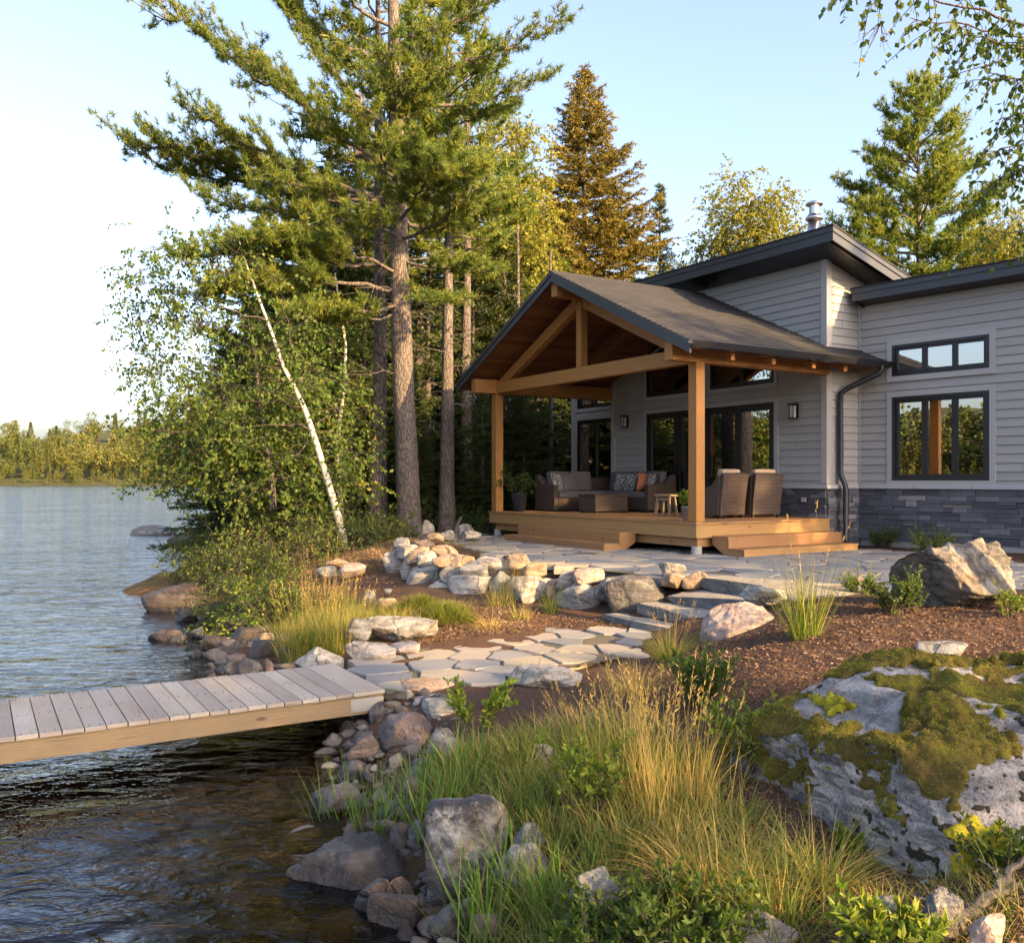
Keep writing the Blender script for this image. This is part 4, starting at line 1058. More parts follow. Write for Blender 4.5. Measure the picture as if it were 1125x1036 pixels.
def rock(px0, px1, py0, py1, Y, mat, label, name='boulder', group=None, depth=None, sub=4, sink=.22, rz=None, **kw):
    NR[0] += 1; seed = kw.pop('seed', 100 + NR[0])
    w = (px1 - px0) / F * Y; h = (py1 - py0) / F * Y
    dp = depth if depth else w * random.Random(seed).uniform(.6, .85)
    h = max(h - dp * .10, h * .7)
    zb = HC - (py1 - HY) / F * Y
    hz = h / (2 - 2 * sink) if sink < .5 else h
    q, f = rock_verts(seed, (w / 2 * 1.03, dp / 2, hz), sub, **kw)
    tilt = random.Random(seed + 1).uniform(-.09, .09)
    if rz is None: rz = random.Random(seed).uniform(-.3, .3)
    R = np.array(Matrix.Rotation(rz, 3, 'Z') @ Matrix.Rotation(tilt, 3, 'Y'))
    q = q @ R.T
    me = np_mesh(name, q + np.array([0, 0, hz * (1 - 2 * sink)]), [f], True)
    o = obj(name, me, M[mat], None, ((((px0 + px1) / 2) - CX) / F * Y * (1 + 0), Y + dp * .35, zb))
    return tag(o, label, 'rock', group)
def rg(px, py): return ray(px, py)[1]

# --- the dry stone wall that holds the terrace
WPX = [420, 445, 480, 540, 580, 640, 700, 775, 830]; WYY = [14.5, 13.8, 13.1, 12.45, 12.15, 11.6, 11.15, 10.95, 10.7]
yw = lambda px, o=0: float(np.interp(px, WPX, WYY)) + o
GW = 'stones of the dry stone wall below the terrace'
for (a, b, c, d, o, m, l) in [
    (421, 441, 604, 627, .2, 'granite_grey', 'blue grey rounded stone at the left end of the dry stone wall'),
    (434, 452, 591, 604, .8, 'granite_grey', 'small grey stone on top of the wall, closest to the big pine'),
    (440, 459, 607, 633, .1, 'granite_pale', 'upright narrow pale slab near the left end of the stone wall'),
    (438, 461, 596, 610, .5, 'granite_pale', 'flat pale capstone above the upright narrow slab'),
    (449, 473, 600, 620, .25, 'granite_tan', 'cream rounded stone in the top course left of a grey stone'),
    (460, 481, 605, 622, .1, 'granite_grey', 'round grey stone sitting on the largest left wall stone'),
    (446, 487, 616, 651, -.1, 'granite_grey', 'largest grey stone in the left half of the wall, at its foot'),
    (476, 501, 598, 613, .5, 'granite_tan', 'long tan stone on the top of the wall behind an orange one'),
    (478, 508, 609, 625, .1, 'granite_tan', 'broad flat tan stone resting over beige ones in the left wall'),
    (495, 519, 608, 622, .15, 'granite_tan', 'orange tan flat stone in the top course beside a lichened boulder'),
    (484, 512, 621, 637, .0, 'granite_pale', 'beige blocky stone in the middle course of the left wall'),
    (471, 504, 634, 653, -.15, 'granite_grey', 'low bluish flat stone at the foot of the left wall'),
    (508, 536, 613, 640, -.05, 'granite_grey', 'blue grey lichen covered stone beside the big pale boulder'),
    (518, 561, 606, 629, .15, 'granite_pale', 'large pale boulder on the wall below the front deck steps'),
    (498, 541, 630, 656, -.2, 'granite_pale', 'pale stone with grass at its foot, right end of left wall section'),
    (540, 562, 624, 655, .05, 'granite_grey', 'grey stone behind the tall grass in the middle of the wall'),
    (557, 587, 608, 629, .2, 'granite_tan', 'beige tilted stone standing on the wall left of a smaller tan one'),
    (578, 600, 617, 630, .25, 'granite_tan', 'small tan stone on top of the wall above the widest pale boulder'),
    (554, 605, 627, 662, -.1, 'granite_pale', 'widest smooth pale boulder in the middle of the wall with grass before it'),
    (603, 618, 633, 656, .1, 'granite_tan', 'small beige stone between the wide pale boulder and a grey block'),
    (613, 632, 625, 642, .05, 'granite_pale', 'cream stone lying on the big grey wall block'),
    (628, 661, 624, 642, .0, 'granite_pink', 'pinkish tan rounded stone on the big grey wall block'),
    (613, 660, 638, 671, -.15, 'granite_grey', 'big square grey block in the right half of the wall'),
    (656, 682, 633, 657, .05, 'granite_grey', 'round grey stone between the square block and the leaning boulder'),
    (664, 733, 626, 674, -.1, 'shore_grey', 'big dark leaning boulder with a rusty flank beside the stone steps'),
    (729, 756, 628, 641, .0, 'granite_tan', 'cream rounded stone left of its small twin above the stone steps'),
    (754, 776, 628, 643, .0, 'granite_tan', 'tan rounded stone nearest the top slab of the stone steps'),
    (729, 752, 617, 630, .35, 'granite_grey', 'small flat grey stone behind the cream stones above the steps')]:
    e_ = (b - a) * .13; rock(a - e_, b + e_, c - 2, d + 2, yw((a + b) / 2, o), m, l, 'wall_stone', GW, sub=4, boxy=.8, rough=.05, cuts=12)
# --- stones by the big pine and on the bank
GP = 'stones around the foot of the pines'
for (a, b, c, d, Y, m, l) in [
    (463, 480, 570, 588, 18.2, 'granite_grey', 'upright grey stone just right of the big pine trunk'),
    (469, 489, 584, 595, 17.0, 'granite_tan', 'flat tan stone on the ground right of the big pine'),
    (484, 501, 579, 592, 17.6, 'granite_grey', 'grey stone beside the thin stump at the pines'),
    (503, 522, 574, 590, 17.8, 'granite_grey', 'mottled grey stone left of the porch deck under the pines'),
    (505, 529, 580, 592, 17.0, 'granite_pale', 'pale stone in front of the mottled grey one left of the deck'),
    (451, 477, 591, 600, 16.2, 'granite_tan', 'flat tan slab at the foot of the big pine'),
    (356, 384, 611, 624, 15.2, 'granite_tan', 'flat tan rock on the bank under the leaning birch'),
    (368, 402, 616, 633, 14.4, 'granite_pink', 'pinkish rock in the brown needle slope below the birches'),
    (346, 368, 620, 632, 14.3, 'granite_grey', 'grey rock half hidden by shrubs on the bank'),
    (394, 413, 647, 665, 12.3, 'granite_grey', 'lichened grey stone between grass and the needle slope'),
    (409, 434, 654, 670, 11.8, 'granite_tan', 'tan stones low in the needle slope above the white flat rock'),
    (422, 431, 645, 652, 12.6, 'granite_pale', 'tiny white stone lying alone on the needle slope')]:
    rock(a, b, c, d, Y, m, l, 'bank_stone', GP, sub=4)
# --- left of the path
rock(376, 407, 678, 706, 9.95, 'granite_grey', 'grey rounded boulder at the left end of the flat white rock', 'boulder', seed=21)
rock(399, 487, 674, 703, 10.1, 'granite_pale', 'long flat topped white rock beside the flagstone path', 'boulder', depth=.55, flat=.35, boxy=.9, seed=8, sub=5)
rock(376, 434, 699, 727, 9.2, 'granite_pale', 'low rounded pale boulder between the dock and the white flat rock', 'boulder', seed=29)
rock(424, 466, 704, 719, 9.45, 'granite_pink', 'flat pinkish stone at the near edge of the white flat rock', 'boulder', seed=32)
rock(320, 374, 709, 740, 8.95, 'granite_grey', 'speckled grey boulder behind the landward end of the dock', 'boulder', seed=35, sub=5)
# --- shore beyond the dock
GS = 'rocks along the shore behind the dock'
def zy(py, z=0.0): return (HC - z) * F / (py - HY)
for (a, b, c, d, m, l) in [
    (157, 201, 689, 706, 'shore_brown', 'flat dark brown rock standing alone in the water left of the shore'),
    (184, 203, 696, 708, 'shore_grey', 'small blue grey rock touching the flat dark rock in the water'),
    (204, 229, 685, 703, 'shore_grey', 'mossy dark rock at the water between ledge and shore'),
    (216, 237, 670, 687, 'shore_grey', 'black wet rock below the broad brown ledge'),
    (229, 259, 665, 693, 'shore_grey', 'dark angular rock under the green shrub'),
    (242, 277, 677, 698, 'shore_grey', 'mossy grey rock under the green shrub'),
    (216, 248, 691, 718, 'shore_brown', 'reddish brown block in the middle of the shore rocks'),
    (242, 272, 701, 722, 'shore_brown', 'brown rock right of the reddish block'),
    (247, 287, 688, 709, 'shore_brown', 'wide dark rock behind the brown ones'),
    (267, 306, 702, 729, 'shore_brown', 'large brown faceted rock near the two small tan stones'),
    (282, 301, 694, 706, 'granite_tan', 'small tan stone, left of a pair under the grass'),
    (299, 318, 697, 710, 'granite_tan', 'small tan stone, right of a pair under the grass'),
    (301, 331, 706, 732, 'shore_grey', 'dark grey pointed rock left of the speckled boulder'),
    (244, 271, 718, 733, 'shore_pink', 'tan grey low rock at the waterline'),
    (259, 291, 721, 743, 'shore_grey', 'dark block right behind the dock planks'),
    (289, 302, 722, 739, 'shore_pink', 'narrow pale stone standing right behind the dock planks'),
    (234, 261, 725, 744, 'shore_grey', 'dark rock half in the water behind the dock'),
    (223, 241, 731, 743, 'shore_pink', 'small tan stone at the tip of the shore rocks'),
    (300, 324, 727, 743, 'shore_brown', 'low brown rock tucked against the dock edge'),
    (205, 224, 713, 724, 'shore_brown', 'small brown rock awash near the reddish block'),
    (268, 292, 683, 698, 'shore_grey', 'grey rock in the shadow of the lime shrub')]:
    zb = float(np.interp((a + b) / 2, [150, 240, 262, 290, 330], [-.04, -.03, .05, .16, .25])) if d < 720 else float(np.interp((a + b) / 2, [220, 262, 300, 330], [-.03, .02, .1, .15]))
    rock(a, b, c, d, zy(d, zb), m, l, 'shore_rock', GS, sub=4, sink=.3)
rock(148, 240, 634, 677, 15.4, 'shore_brown', 'broad brown ledge sloping into the lake below the shrubs', 'shore_rock', GS, sub=5, sink=.36, depth=1.5, boxy=.4, cuts=8, rz=.2)
rock(222, 264, 655, 684, zy(684), 'shore_dark', 'black wet rock at the right end of the broad brown ledge', 'shore_rock', GS, sub=5, sink=.3)
rock(184, 216, 667, 684, zy(684, -.03), 'shore_dark', 'small black rock awash below the broad brown ledge', 'shore_rock', GS, sub=4, sink=.3)
rock(250, 292, 664, 690, zy(690, .03), 'shore_dark', 'dark rock above the mossy grey one under the shrubs', 'shore_rock', GS, sub=4, sink=.3)
rock(141, 191, 573, 593, 36.5, 'granite_dark', 'lone brown rock out in the lake', 'lake_rock', sink=.18, rz=0, cuts=8)
rock(197, 226, 580, 592, 36.0, 'shore_brown', 'low brown rock in the lake close to the leafy shore', 'lake_rock', sink=.35, rz=0)
rock(6, 15, 590, 593.5, 38.0, 'shore_grey', 'tiny dark rock showing above the open lake', 'lake_rock', sink=.4, rz=0, sub=3)
# --- around the end of the dock
GD = 'rocks at the landward foot of the dock'
for (a, b, c, d, zb, m, l) in [
    (404, 432, 769, 798, .12, 'shore_grey', 'blue grey angular rock right under the corner of the dock'),
    (374, 408, 790, 810, .02, 'shore_brown', 'mossy brown rock under the dock end'),
    (407, 484, 778, 832, .08, 'shore_pink', 'large pinkish angular rock below the tan slab'),
    (376, 424, 804, 850, -.05, 'shore_pink', 'grey brown fractured rock at the water below the dock end'),
    (447, 496, 761, 787, .20, 'granite_grey', 'flat grey rock under the near edge of the tan slab'),
    (460, 514, 766, 797, .2, 'granite_pale', 'white rounded rock beside the small leafy sapling'),
    (438, 463, 778, 790, .18, 'shore_brown', 'small dark rock wedged between grey flat rock and pinkish rock'),
    (472, 503, 800, 832, .2, 'granite_grey', 'grey rock showing through the sedge below the white one'),
    (390, 414, 772, 792, .05, 'shore_grey', 'dark wet rock in the shadow below the dock')]:
    rock(a, b, c, d, zy(d, zb), m, l, 'shore_rock', GD, sub=4, sink=.25)
# --- foreground water's edge
GF = 'rocks at the water edge in front'
for (a, b, c, d, zb, m, l, kw) in [
    (310, 455, 922, 984, -.05, 'shore_dark', 'big dark wedge shaped rock lying in the shallow water', dict(sub=6, seed=61, flat=.35, sink=.3, depth=.5, wedge=.75, rz=0.12, boxy=.8)),
    (455, 560, 880, 1000, -.02, 'shore_lichen', 'tall dark boulder with a pale lichened top among the reeds', dict(sub=6, seed=647, sink=.2, boxy=.9, cuts=7)),
    (384, 434, 969, 1013, -.05, 'shore_brown', 'brown rounded rock, left of the pair in the corner by the water', dict(sub=5, seed=65)),
    (401, 470, 983, 1032, -.06, 'shore_brown', 'brown split rock, right of the pair in the corner by the water', dict(sub=5, seed=66)),
    (420, 458, 964, 990, -.02, 'shore_pink', 'tan topped rock behind the brown pair', dict(sub=5, seed=67)),
    (328, 406, 858, 900, -.06, 'shore_pink', 'pinkish rock reaching into the water behind the reeds', dict(sub=5, seed=68)),
    (412, 445, 899, 921, 0, 'shore_pink', 'low tan rock behind the big wedge', dict(sub=4, seed=69)),
    (448, 474, 900, 932, .05, 'shore_grey', 'grey rock between the wedge and the tall boulder', dict(sub=4, seed=70)),
    (470, 535, 995, 1040, .0, 'shore_brown', 'purplish rock below the tall dark boulder', dict(sub=5, seed=71)),
    (426, 463, 1019, 1045, -.06, 'shore_brown', 'dark rock cut by the lower picture edge', dict(sub=5, seed=72)),
    (368, 408, 836, 862, -.02, 'shore_grey', 'dark grey rock in the water below the fractured one', dict(sub=4, seed=73)),
    (410, 447, 884, 908, .02, 'shore_grey', 'flat grey rock under the reeds', dict(sub=4, seed=74, flat=.3)),
    (540, 606, 930, 990, .14, 'granite_grey', 'grey rock behind the front sedge, right of the tall boulder', dict(sub=5, seed=75)),
    (620, 688, 955, 1030, .22, 'granite_pale', 'pale lichened rock among the bright green plants', dict(sub=5, seed=76)),
    (586, 612, 812, 846, .38, 'granite_pale', 'small white rock standing in the meadow grass', dict(sub=4, seed=77)),
    (516, 556, 1002, 1036, .06, 'shore_pink', 'tan pebbly rock in the lower sedge', dict(sub=4, seed=78)),
    (805, 882, 1001, 1050, .33, 'granite_pink', 'rounded pinkish rock at the lower edge below the big mossy boulder', dict(sub=5, seed=79)),
    (560, 600, 905, 945, .22, 'granite_grey', 'grey rock deep in the sedge', dict(sub=4, seed=80)),
    (440, 470, 850, 880, .08, 'shore_pink', 'rock showing between reed stems at the shore', dict(sub=4, seed=81)),
    (556, 644, 731, 756, .42, 'granite_pale', 'pale stone at the near edge of the flagstone path behind a tuft', dict(sub=5, seed=82, flat=.3, depth=.45)),
    ]:
    rock(a, b, c, d, zy(d, zb), m, l, 'shore_rock' if zb < .1 else 'boulder', GF, **kw)
# --- right side
rock(778, 880, 657, 718, 8.5, 'granite_pink', 'pinkish white boulder in the mulch right of the stone steps', 'boulder', sub=6, seed=91, depth=.75, sink=.25, boxy=.4, cuts=8)
rock(818, 870, 640, 662, 9.6, 'granite_pale', 'low pale rock behind the pinkish boulder at the top of the steps', 'boulder', sub=5, seed=94)
rock(1004, 1130, 574, 678, 8.1, 'granite_dark', 'big craggy brown and grey boulder in front of the wing windows', 'boulder', sub=6, seed=97, depth=.95, sink=.13, boxy=.75, cuts=7, rough=.10)
rock(1015, 1078, 700, 716, 6.6, 'granite_grey', 'flat grey stone in the mulch behind the mossy boulder', 'boulder', sub=4, seed=98, flat=.4, sink=.46)
rock(1018, 1066, 980, 1020, zy(1020, .5), 'granite_grey', 'crumbly grey stone below the mossy boulder by the roots', 'boulder', sub=5, seed=99, rough=.12)
rock(1068, 1118, 1006, 1050, zy(1050, .52), 'granite_pink', 'pale stone beneath the driftwood root in the corner', 'boulder', sub=5, seed=103)
rock(958, 978, 984, 1000, zy(1000, .45), 'granite_pale', 'small white pebble at the foot of the mossy boulder', 'boulder', sub=4, seed=104)
rock(965, 998, 985, 1004, zy(1004, .45), 'granite_grey', 'small grey pebble beside the white one below the mossy boulder', 'boulder', sub=4, seed=105)
rock(936, 952, 630, 642, 10.6, 'granite_tan', 'small tan stone at the mulch edge of the terrace', 'boulder', sub=4, seed=106)

# --- loose pebbles on the shore and under the shallow water
def pebbles(name, pixpoly, zz, n, seed, lo, hi, m):
    poly = [tuple(at(x, y, z)[:2]) for (x, y), z in zip(pixpoly, zz)]; r = np.random.default_rng(seed); P = np.array(poly); a, b = P.min(0), P.max(0); out = []
    while len(out) < n:
        c = r.uniform(a, b)
        if pip(poly, *c): out.append(c)
    q = np.array(out); z = height(q[:, 0], q[:, 1]); s = lo * (hi / lo) ** (r.uniform(0, 1, n) ** 2.2); nb = NB(); shapes = [rock_verts(700 + i, (1, .8, .6), 3, cuts=18, boxy=.9) for i in range(8)]
    for i in range(n):
        v, f = shapes[i % 8]; an = r.uniform(0, 6.28); c_, s_ = math.cos(an), math.sin(an); w_ = v * s[i] * r.uniform(.8, 1.2, 3)
        nb.add(np.stack([w_[:, 0] * c_ - w_[:, 1] * s_ + q[i, 0], w_[:, 0] * s_ + w_[:, 1] * c_ + q[i, 1], w_[:, 2] + z[i] + s[i] * .22], 1), f)
    return tag(obj(name, nb.mesh(name, True), M[m]), kind='stuff')
def pip(poly, x, y):
    c = False; n = len(poly)
    for i in range(n):
        a, b = poly[i], poly[(i + 1) % n]
        if (a[1] > y) != (b[1] > y) and x < (b[0] - a[0]) * (y - a[1]) / (b[1] - a[1]) + a[0]: c = not c
    return c
k = NT('pebble'); P_ = k.tc().outputs['Object']; r_ = k.geo().outputs['Random Per Island']; n_ = k.noise(P_, 30, 5, .65); zz_ = k.sep(k.geo().outputs['Position'])[2]
c = k.ramp(r_, [(0, (.05, .042, .038)), (.25, (.10, .085, .075)), (.5, (.16, .14, .125)), (.7, (.09, .065, .05)), (.85, (.22, .17, .13)), (1, (.30, .28, .25))]); c = k.mix(k.math('MULTIPLY', n_, .6), c, (.04, .035, .03)); c = k.mix(k.ramp(zz_, [(.04, .3), (.1, 0)]), c, (.05, .035, .02))
M['pebble'] = k.pbr(c, .7, k.bump(n_, .8, .02))
pebbles('shore_pebbles', [(330, 880), (370, 800), (410, 765), (500, 775), (500, 830), (460, 870), (470, 960), (560, 1010), (560, 1060), (420, 1060), (380, 960)], [0, 0, .1, .3, .25, .12, .05, .12, .1, -.1, -.1], 420, 71, .02, .10, 'pebble')
pebbles('shore_pebbles', [(200, 700), (225, 672), (260, 668), (330, 705), (345, 735), (300, 752), (235, 748)], [0, 0, .05, .25, .2, .1, 0], 190, 72, .03, .15, 'pebble')
pebbles('lake_bed_stones', [(120, 1040), (200, 860), (330, 800), (400, 840), (340, 900), (330, 960), (430, 1060)], [-.4, -.4, -.3, -.1, -.15, -.15, -.2], 260, 73, .03, .17, 'pebble')
pebbles('corner_pebbles', [(930, 990), (1010, 965), (1060, 990), (1070, 1060), (960, 1060)], [.43, .46, .5, .5, .42], 110, 74, .008, .035, 'pebble')
# --- the big mossy boulder
q, f = rock_verts(431, (1.60, 1.28, .98), 7, cuts=9, rough=.06, boxy=.5, fine=.012, base=.45)
q[:, 2] += .07 * q[:, 1] + .02 * q[:, 0]
hero_c = np.array([2.64, 4.84, .20])
# a ledge: upper right shoulder set back
hero = obj('mossy_boulder', np_mesh('mossy_boulder', q, [f], True), M['hero_grey'], None, hero_c)
tag(hero, 'huge pale grey boulder capped with green moss in the lower right', 'boulder')
v0 = q[f]; cen = v0.mean(1); nor = unit(np.cross(v0[:, 1] - v0[:, 0], v0[:, 2] - v0[:, 0]))
def moss_mask(p):
    top = (p[:, 2] - .30) * 1.7 + .42 * p[:, 0] * .35
    return top + 1.9 * fbm(p, 2.6, 4, 77) + 1.2 * fbm(p, 7, 3, 78) - .10 * p[:, 0]
mk = moss_mask(cen); upz = nor[:, 2]
sel = (mk > .56) & (upz > .25)
# small dark moss spots on the face
sp = (fbm(cen, 7.5, 3, 91) > .30) & (fbm(cen, 1.3, 2, 95) > -.02) & (cen[:, 2] > -.1) & (upz > -.2) & ~sel
vn_ = np.zeros_like(q)
for j in range(3): np.add.at(vn_, f[:, j], nor)
vn_ = unit(vn_)
def moss(fn, thr, pre, thick, name, m, dens, blade, seed, levels):
    """a cushion grown on the rock where fn > thr: faces are split so that the edge is fine, then covered with short shoots"""
    rng = np.random.default_rng(seed)
    tri, tn = q[f[pre]], vn_[f[pre]]
    for l in range(levels):
        ab, bc, ca_ = [(tri[:, i] + tri[:, (i + 1) % 3]) / 2 for i in range(3)]; nab, nbc, nca = [(tn[:, i] + tn[:, (i + 1) % 3]) / 2 for i in range(3)]
        tri = np.concatenate([np.stack(x, 1) for x in ((tri[:, 0], ab, ca_), (ab, tri[:, 1], bc), (ca_, bc, tri[:, 2]), (ab, bc, ca_))])
        tn = np.concatenate([np.stack(x, 1) for x in ((tn[:, 0], nab, nca), (nab, tn[:, 1], nbc), (nca, nbc, tn[:, 2]), (nab, nbc, nca))])
        keep = fn(tri.mean(1)) > thr - .12 / (l + 1); tri, tn = tri[keep], tn[keep]
    keep = fn(tri.mean(1)) > thr; tri, tn = tri[keep], unit(tn[keep])
    P = tri.reshape(-1, 3); e = np.clip((fn(P) - thr) * 5 + .15, 0, 1)
    th = thick * e * (1.0 + .8 * fbm(P, 6, 3, seed) + .9 * fbm(P, 22, 3, seed + 4)) * np.clip(.4 + 1.2 * fbm(P, 2.2, 2, seed + 1), .25, 1.4)
    P = P + tn.reshape(-1, 3) * th[:, None]; T = P.reshape(-1, 3, 3)
    nb = NB(); key = np.round(P * 5e4).astype(np.int64); _, inv0, inv = np.unique(key, axis=0, return_index=True, return_inverse=True); inv = inv.reshape(-1, 3)
    nb.add(P[inv0], inv)
    fnn = unit(np.cross(T[:, 1] - T[:, 0], T[:, 2] - T[:, 0])); ar = np.linalg.norm(np.cross(T[:, 1] - T[:, 0], T[:, 2] - T[:, 0]), axis=1) + 1e-12
    n = int(ar.sum() * .5 * dens); pick = rng.choice(len(T), n, p=ar / ar.sum())
    base = (T[pick] * rng.dirichlet([1, 1, 1], n)[:, :, None]).sum(1) - fnn[pick] * .003
    nb.add(*needles(base, unit(fnn[pick] + .7 * rng.standard_normal((n, 3))), rng.uniform(.4, 1.25, n) * blade, blade * .36, rng))
    return obj(name, nb.mesh(name, True), M[m], hero)
sp_fn = lambda p: np.minimum(fbm(p, 24, 2, 91) + .4 * fbm(p, 3.5, 2, 97) - .42, np.minimum((fbm(p, 1.3, 2, 95) + .02) * 1.0, (p[:, 2] + .1)))
pre1 = (mk > .36) & (upz > .12); pre2 = (sp_fn(cen) > -.15) & (upz > -.2) & ~sel
m1 = moss(moss_mask, .56, pre1, .045, 'moss', 'moss_fuzz', 40000, .0125, 5, 2)
m2 = moss(sp_fn, 0.0, pre2, .012, 'moss_spots', 'moss_fuzz', 100, .006, 6, 2)
k = NT('moss_dark'); P = k.geo().outputs['Position']
k.pbr(k.mix(k.noise(P, 40, 3), (.012, .010, .006), (.035, .028, .011)), .95, k.bump(k.noise(P, 160, 3), 1, .01)); M['moss_dark'] = k.m
m2.data.materials.clear(); m2.data.materials.append(M['moss_dark']); m2['label'] = 'dark brown moss spots'; m2['kind'] = 'stuff'

# ================================================================== paving
from math import dist
def pip(poly, x, y):
    c = False; n = len(poly)
    for i in range(n):
        a, b = poly[i], poly[(i + 1) % n]
        if (a[1] > y) != (b[1] > y) and x < (b[0] - a[0]) * (y - a[1]) / (b[1] - a[1]) + a[0]: c = not c
    return c
def cells(poly, spacing, seed, stretch=1.0):
    rng = np.random.default_rng(seed); P = np.array(poly); lo, hi = P.min(0) - spacing, P.max(0) + spacing
    pts = []
    tries = 0
    while tries < 9000:
        tries += 1
        c = rng.uniform(lo, hi); s = spacing * rng.uniform(.72, 1.12)
        if all((c[0] - p[0]) ** 2 + (c[1] - p[1]) ** 2 > s * s for p in pts): pts.append(c)
    pts = np.array(pts); out = []
    for i, c in enumerate(pts):
        if not pip(poly, *c): continue
        cell = [(c[0] - 2, c[1] - 2), (c[0] + 2, c[1] - 2), (c[0] + 2, c[1] + 2), (c[0] - 2, c[1] + 2)]
        d = np.hypot(*(pts - c).T); 
        for j in np.argsort(d)[1:14]:
            o = pts[j]; n = o - c; L = np.linalg.norm(n); n = n / L
            t = .5 * L - .011 + rng.uniform(-.006, .004)
            cell = clip(cell, n[0], n[1], n[0] * c[0] + n[1] * c[1] + t)
            if len(cell) < 3: break
        if len(cell) >= 3: out.append(cell)
    return out
def flags(name, poly, spacing, seed, thick, m, zoff=.0, lift=None):
    rng = np.random.default_rng(seed); V, Fc = [], []
    for cell in cells(poly, spacing, seed):
        if rng.random() < .03: continue
        pts = []
        for i in range(len(cell)):
            a, b = np.array(cell[i]), np.array(cell[(i + 1) % len(cell)]); L = np.linalg.norm(b - a)
            if L < .02: continue
            nseg = max(1, int(L / .07)); nn = np.array([a[1] - b[1], b[0] - a[0]]) / L
            for s in range(nseg):
                t = s / nseg; w_ = rng.uniform(-.006, .009) if s else .008
                pts.append(a + (b - a) * t + nn * w_)
        if len(pts) < 4: continue
        pts = np.array(pts); c = pts.mean(0)
        zz = hgt(*c) + thick + zoff + rng.uniform(-.008, .008); tx, ty = rng.uniform(-.012, .012, 2)
        if lift: zz = lift(c) + rng.uniform(-.006, .006)
        zf = lambda p: zz + (p[0] - c[0]) * tx + (p[1] - c[1]) * ty
        b0 = len(V); n = len(pts)
        inn = c + (pts - c) * .972
        V += [(p[0], p[1], zf(p) - .11) for p in pts] + [(p[0], p[1], zf(p) - .012) for p in pts] + [(p[0], p[1], zf(p)) for p in inn]
        for r_ in (0, 1):
            for i in range(n):
                j = (i + 1) % n; Fc.append([b0 + r_ * n + i, b0 + r_ * n + j, b0 + (r_ + 1) * n + j, b0 + (r_ + 1) * n + i])
        Fc.append([b0 + 2 * n + i for i in range(n)])
    me = bpy.data.meshes.new(name); me.from_pydata(V, [], Fc)
    return tag(obj(name, me, M[m]), kind='structure')
pp_ = lambda L, z: [tuple(at(x, y, z)[:2]) for x, y in L]
pathpoly = [tuple(at(x, y, z)[:2]) for x, y, z in [(384, 729, .38), (425, 764, .36), (496, 752, .37), (565, 748, .38), (640, 734, .42), (700, 722, .46), (760, 722, .48), (756, 700, .5), (700, 688, .47), (640, 687, .46), (575, 696, .43), (505, 703, .42), (445, 712, .40), (405, 722, .38)]]
def bed(name, poly, zf):
    P = np.array(poly); lo, hi = P.min(0), P.max(0); st = .06; xs = np.arange(lo[0], hi[0], st); ys = np.arange(lo[1], hi[1], st); V, Fq = [], []
    for x in xs:
        for y in ys:
            if pip(poly, x + st / 2, y + st / 2):
                b0 = len(V); V += [(x, y), (x + st, y), (x + st, y + st), (x, y + st)]; Fq.append([b0, b0 + 1, b0 + 2, b0 + 3])
    V = np.array(V); z = np.array([zf(v) for v in V]) + .006 * fbm(np.stack([V[:, 0], V[:, 1], 0 * V[:, 0]], 1), 6, 3, 4)
    tag(obj(name, np_mesh(name, np.column_stack([V, z]), [np.array(Fq)], True), M['joint']), kind='structure')
k = NT('joint'); P_ = k.geo().outputs['Position']; n = k.noise(P_, 60, 4); n2 = k.noise(P_, 3, 4)
c = k.mix(n, (.075, .06, .045), (.17, .14, .11)); c = k.mix(k.ramp(n2, [(.5, 0), (.62, .85)]), c, k.mix(n, (.05, .06, .015), (.10, .11, .03)))
M['joint'] = k.pbr(c, .95, k.bump(n, 1, .02))
bed('path_bed', pathpoly, lambda c: .345 + .022 + min(.13, max(0, (c[0] + 1.2) * .045)))
flags('flagstone_path', pathpoly, .45, 12, .035, 'flagstone', 0, lift=lambda c: .345 + .035 + np.clip((c[0] + 1.2) * .045, 0, .13))
terr = [tuple(hw(*p)[:2]) for p in [(-8.2, -1.2), (-7.2, -2.35), (-4.5, -2.55), (-2.5, -2.75), (-.5, -2.85), (1.2, -3.0), (2.6, -2.75), (4.2, -2.4), (5.6, -1.6), (6.4, -.2), (6.6, 1.6), (4.6, 2.8), (2.4, 3.4), (.9, 3.6), (.3, 2.8), (.2, -.1), (-6.7, -.1), (-7.2, .4)]]
bed('terrace_bed', terr, lambda c: .970)
flags('flagstone_terrace', terr, .46, 31, .03, 'flagstone', 0, lift=lambda c: .985)
# gravel under the deck
rng = np.random.default_rng(3); nb = NB(); v8, f8 = ico(1)
n = 2600; lx = rng.uniform(-1.6, .6, n); ly = rng.uniform(-.75, .9, n)
keep = ~((lx > .2) & (ly > .15)); lx, ly = lx[keep], ly[keep]
for a, b_ in zip(lx, ly):
    c = hw(a, b_); s = rng.uniform(.010, .022); nb.add((v8 * s * rng.uniform(.6, 1.2, 3)) + np.array([c[0], c[1], .955 + rng.uniform(.0, .012)]), f8)
k = NT('gravel'); r = k.geo().outputs['Random Per Island']; k.pbr(k.ramp(r, [(0, (.09, .09, .09)), (.6, (.2, .2, .2)), (1, (.36, .35, .34))]), .9); M['gravel'] = k.m
tag(obj('gravel', nb.mesh('gravel', True), M['gravel']), kind='stuff')
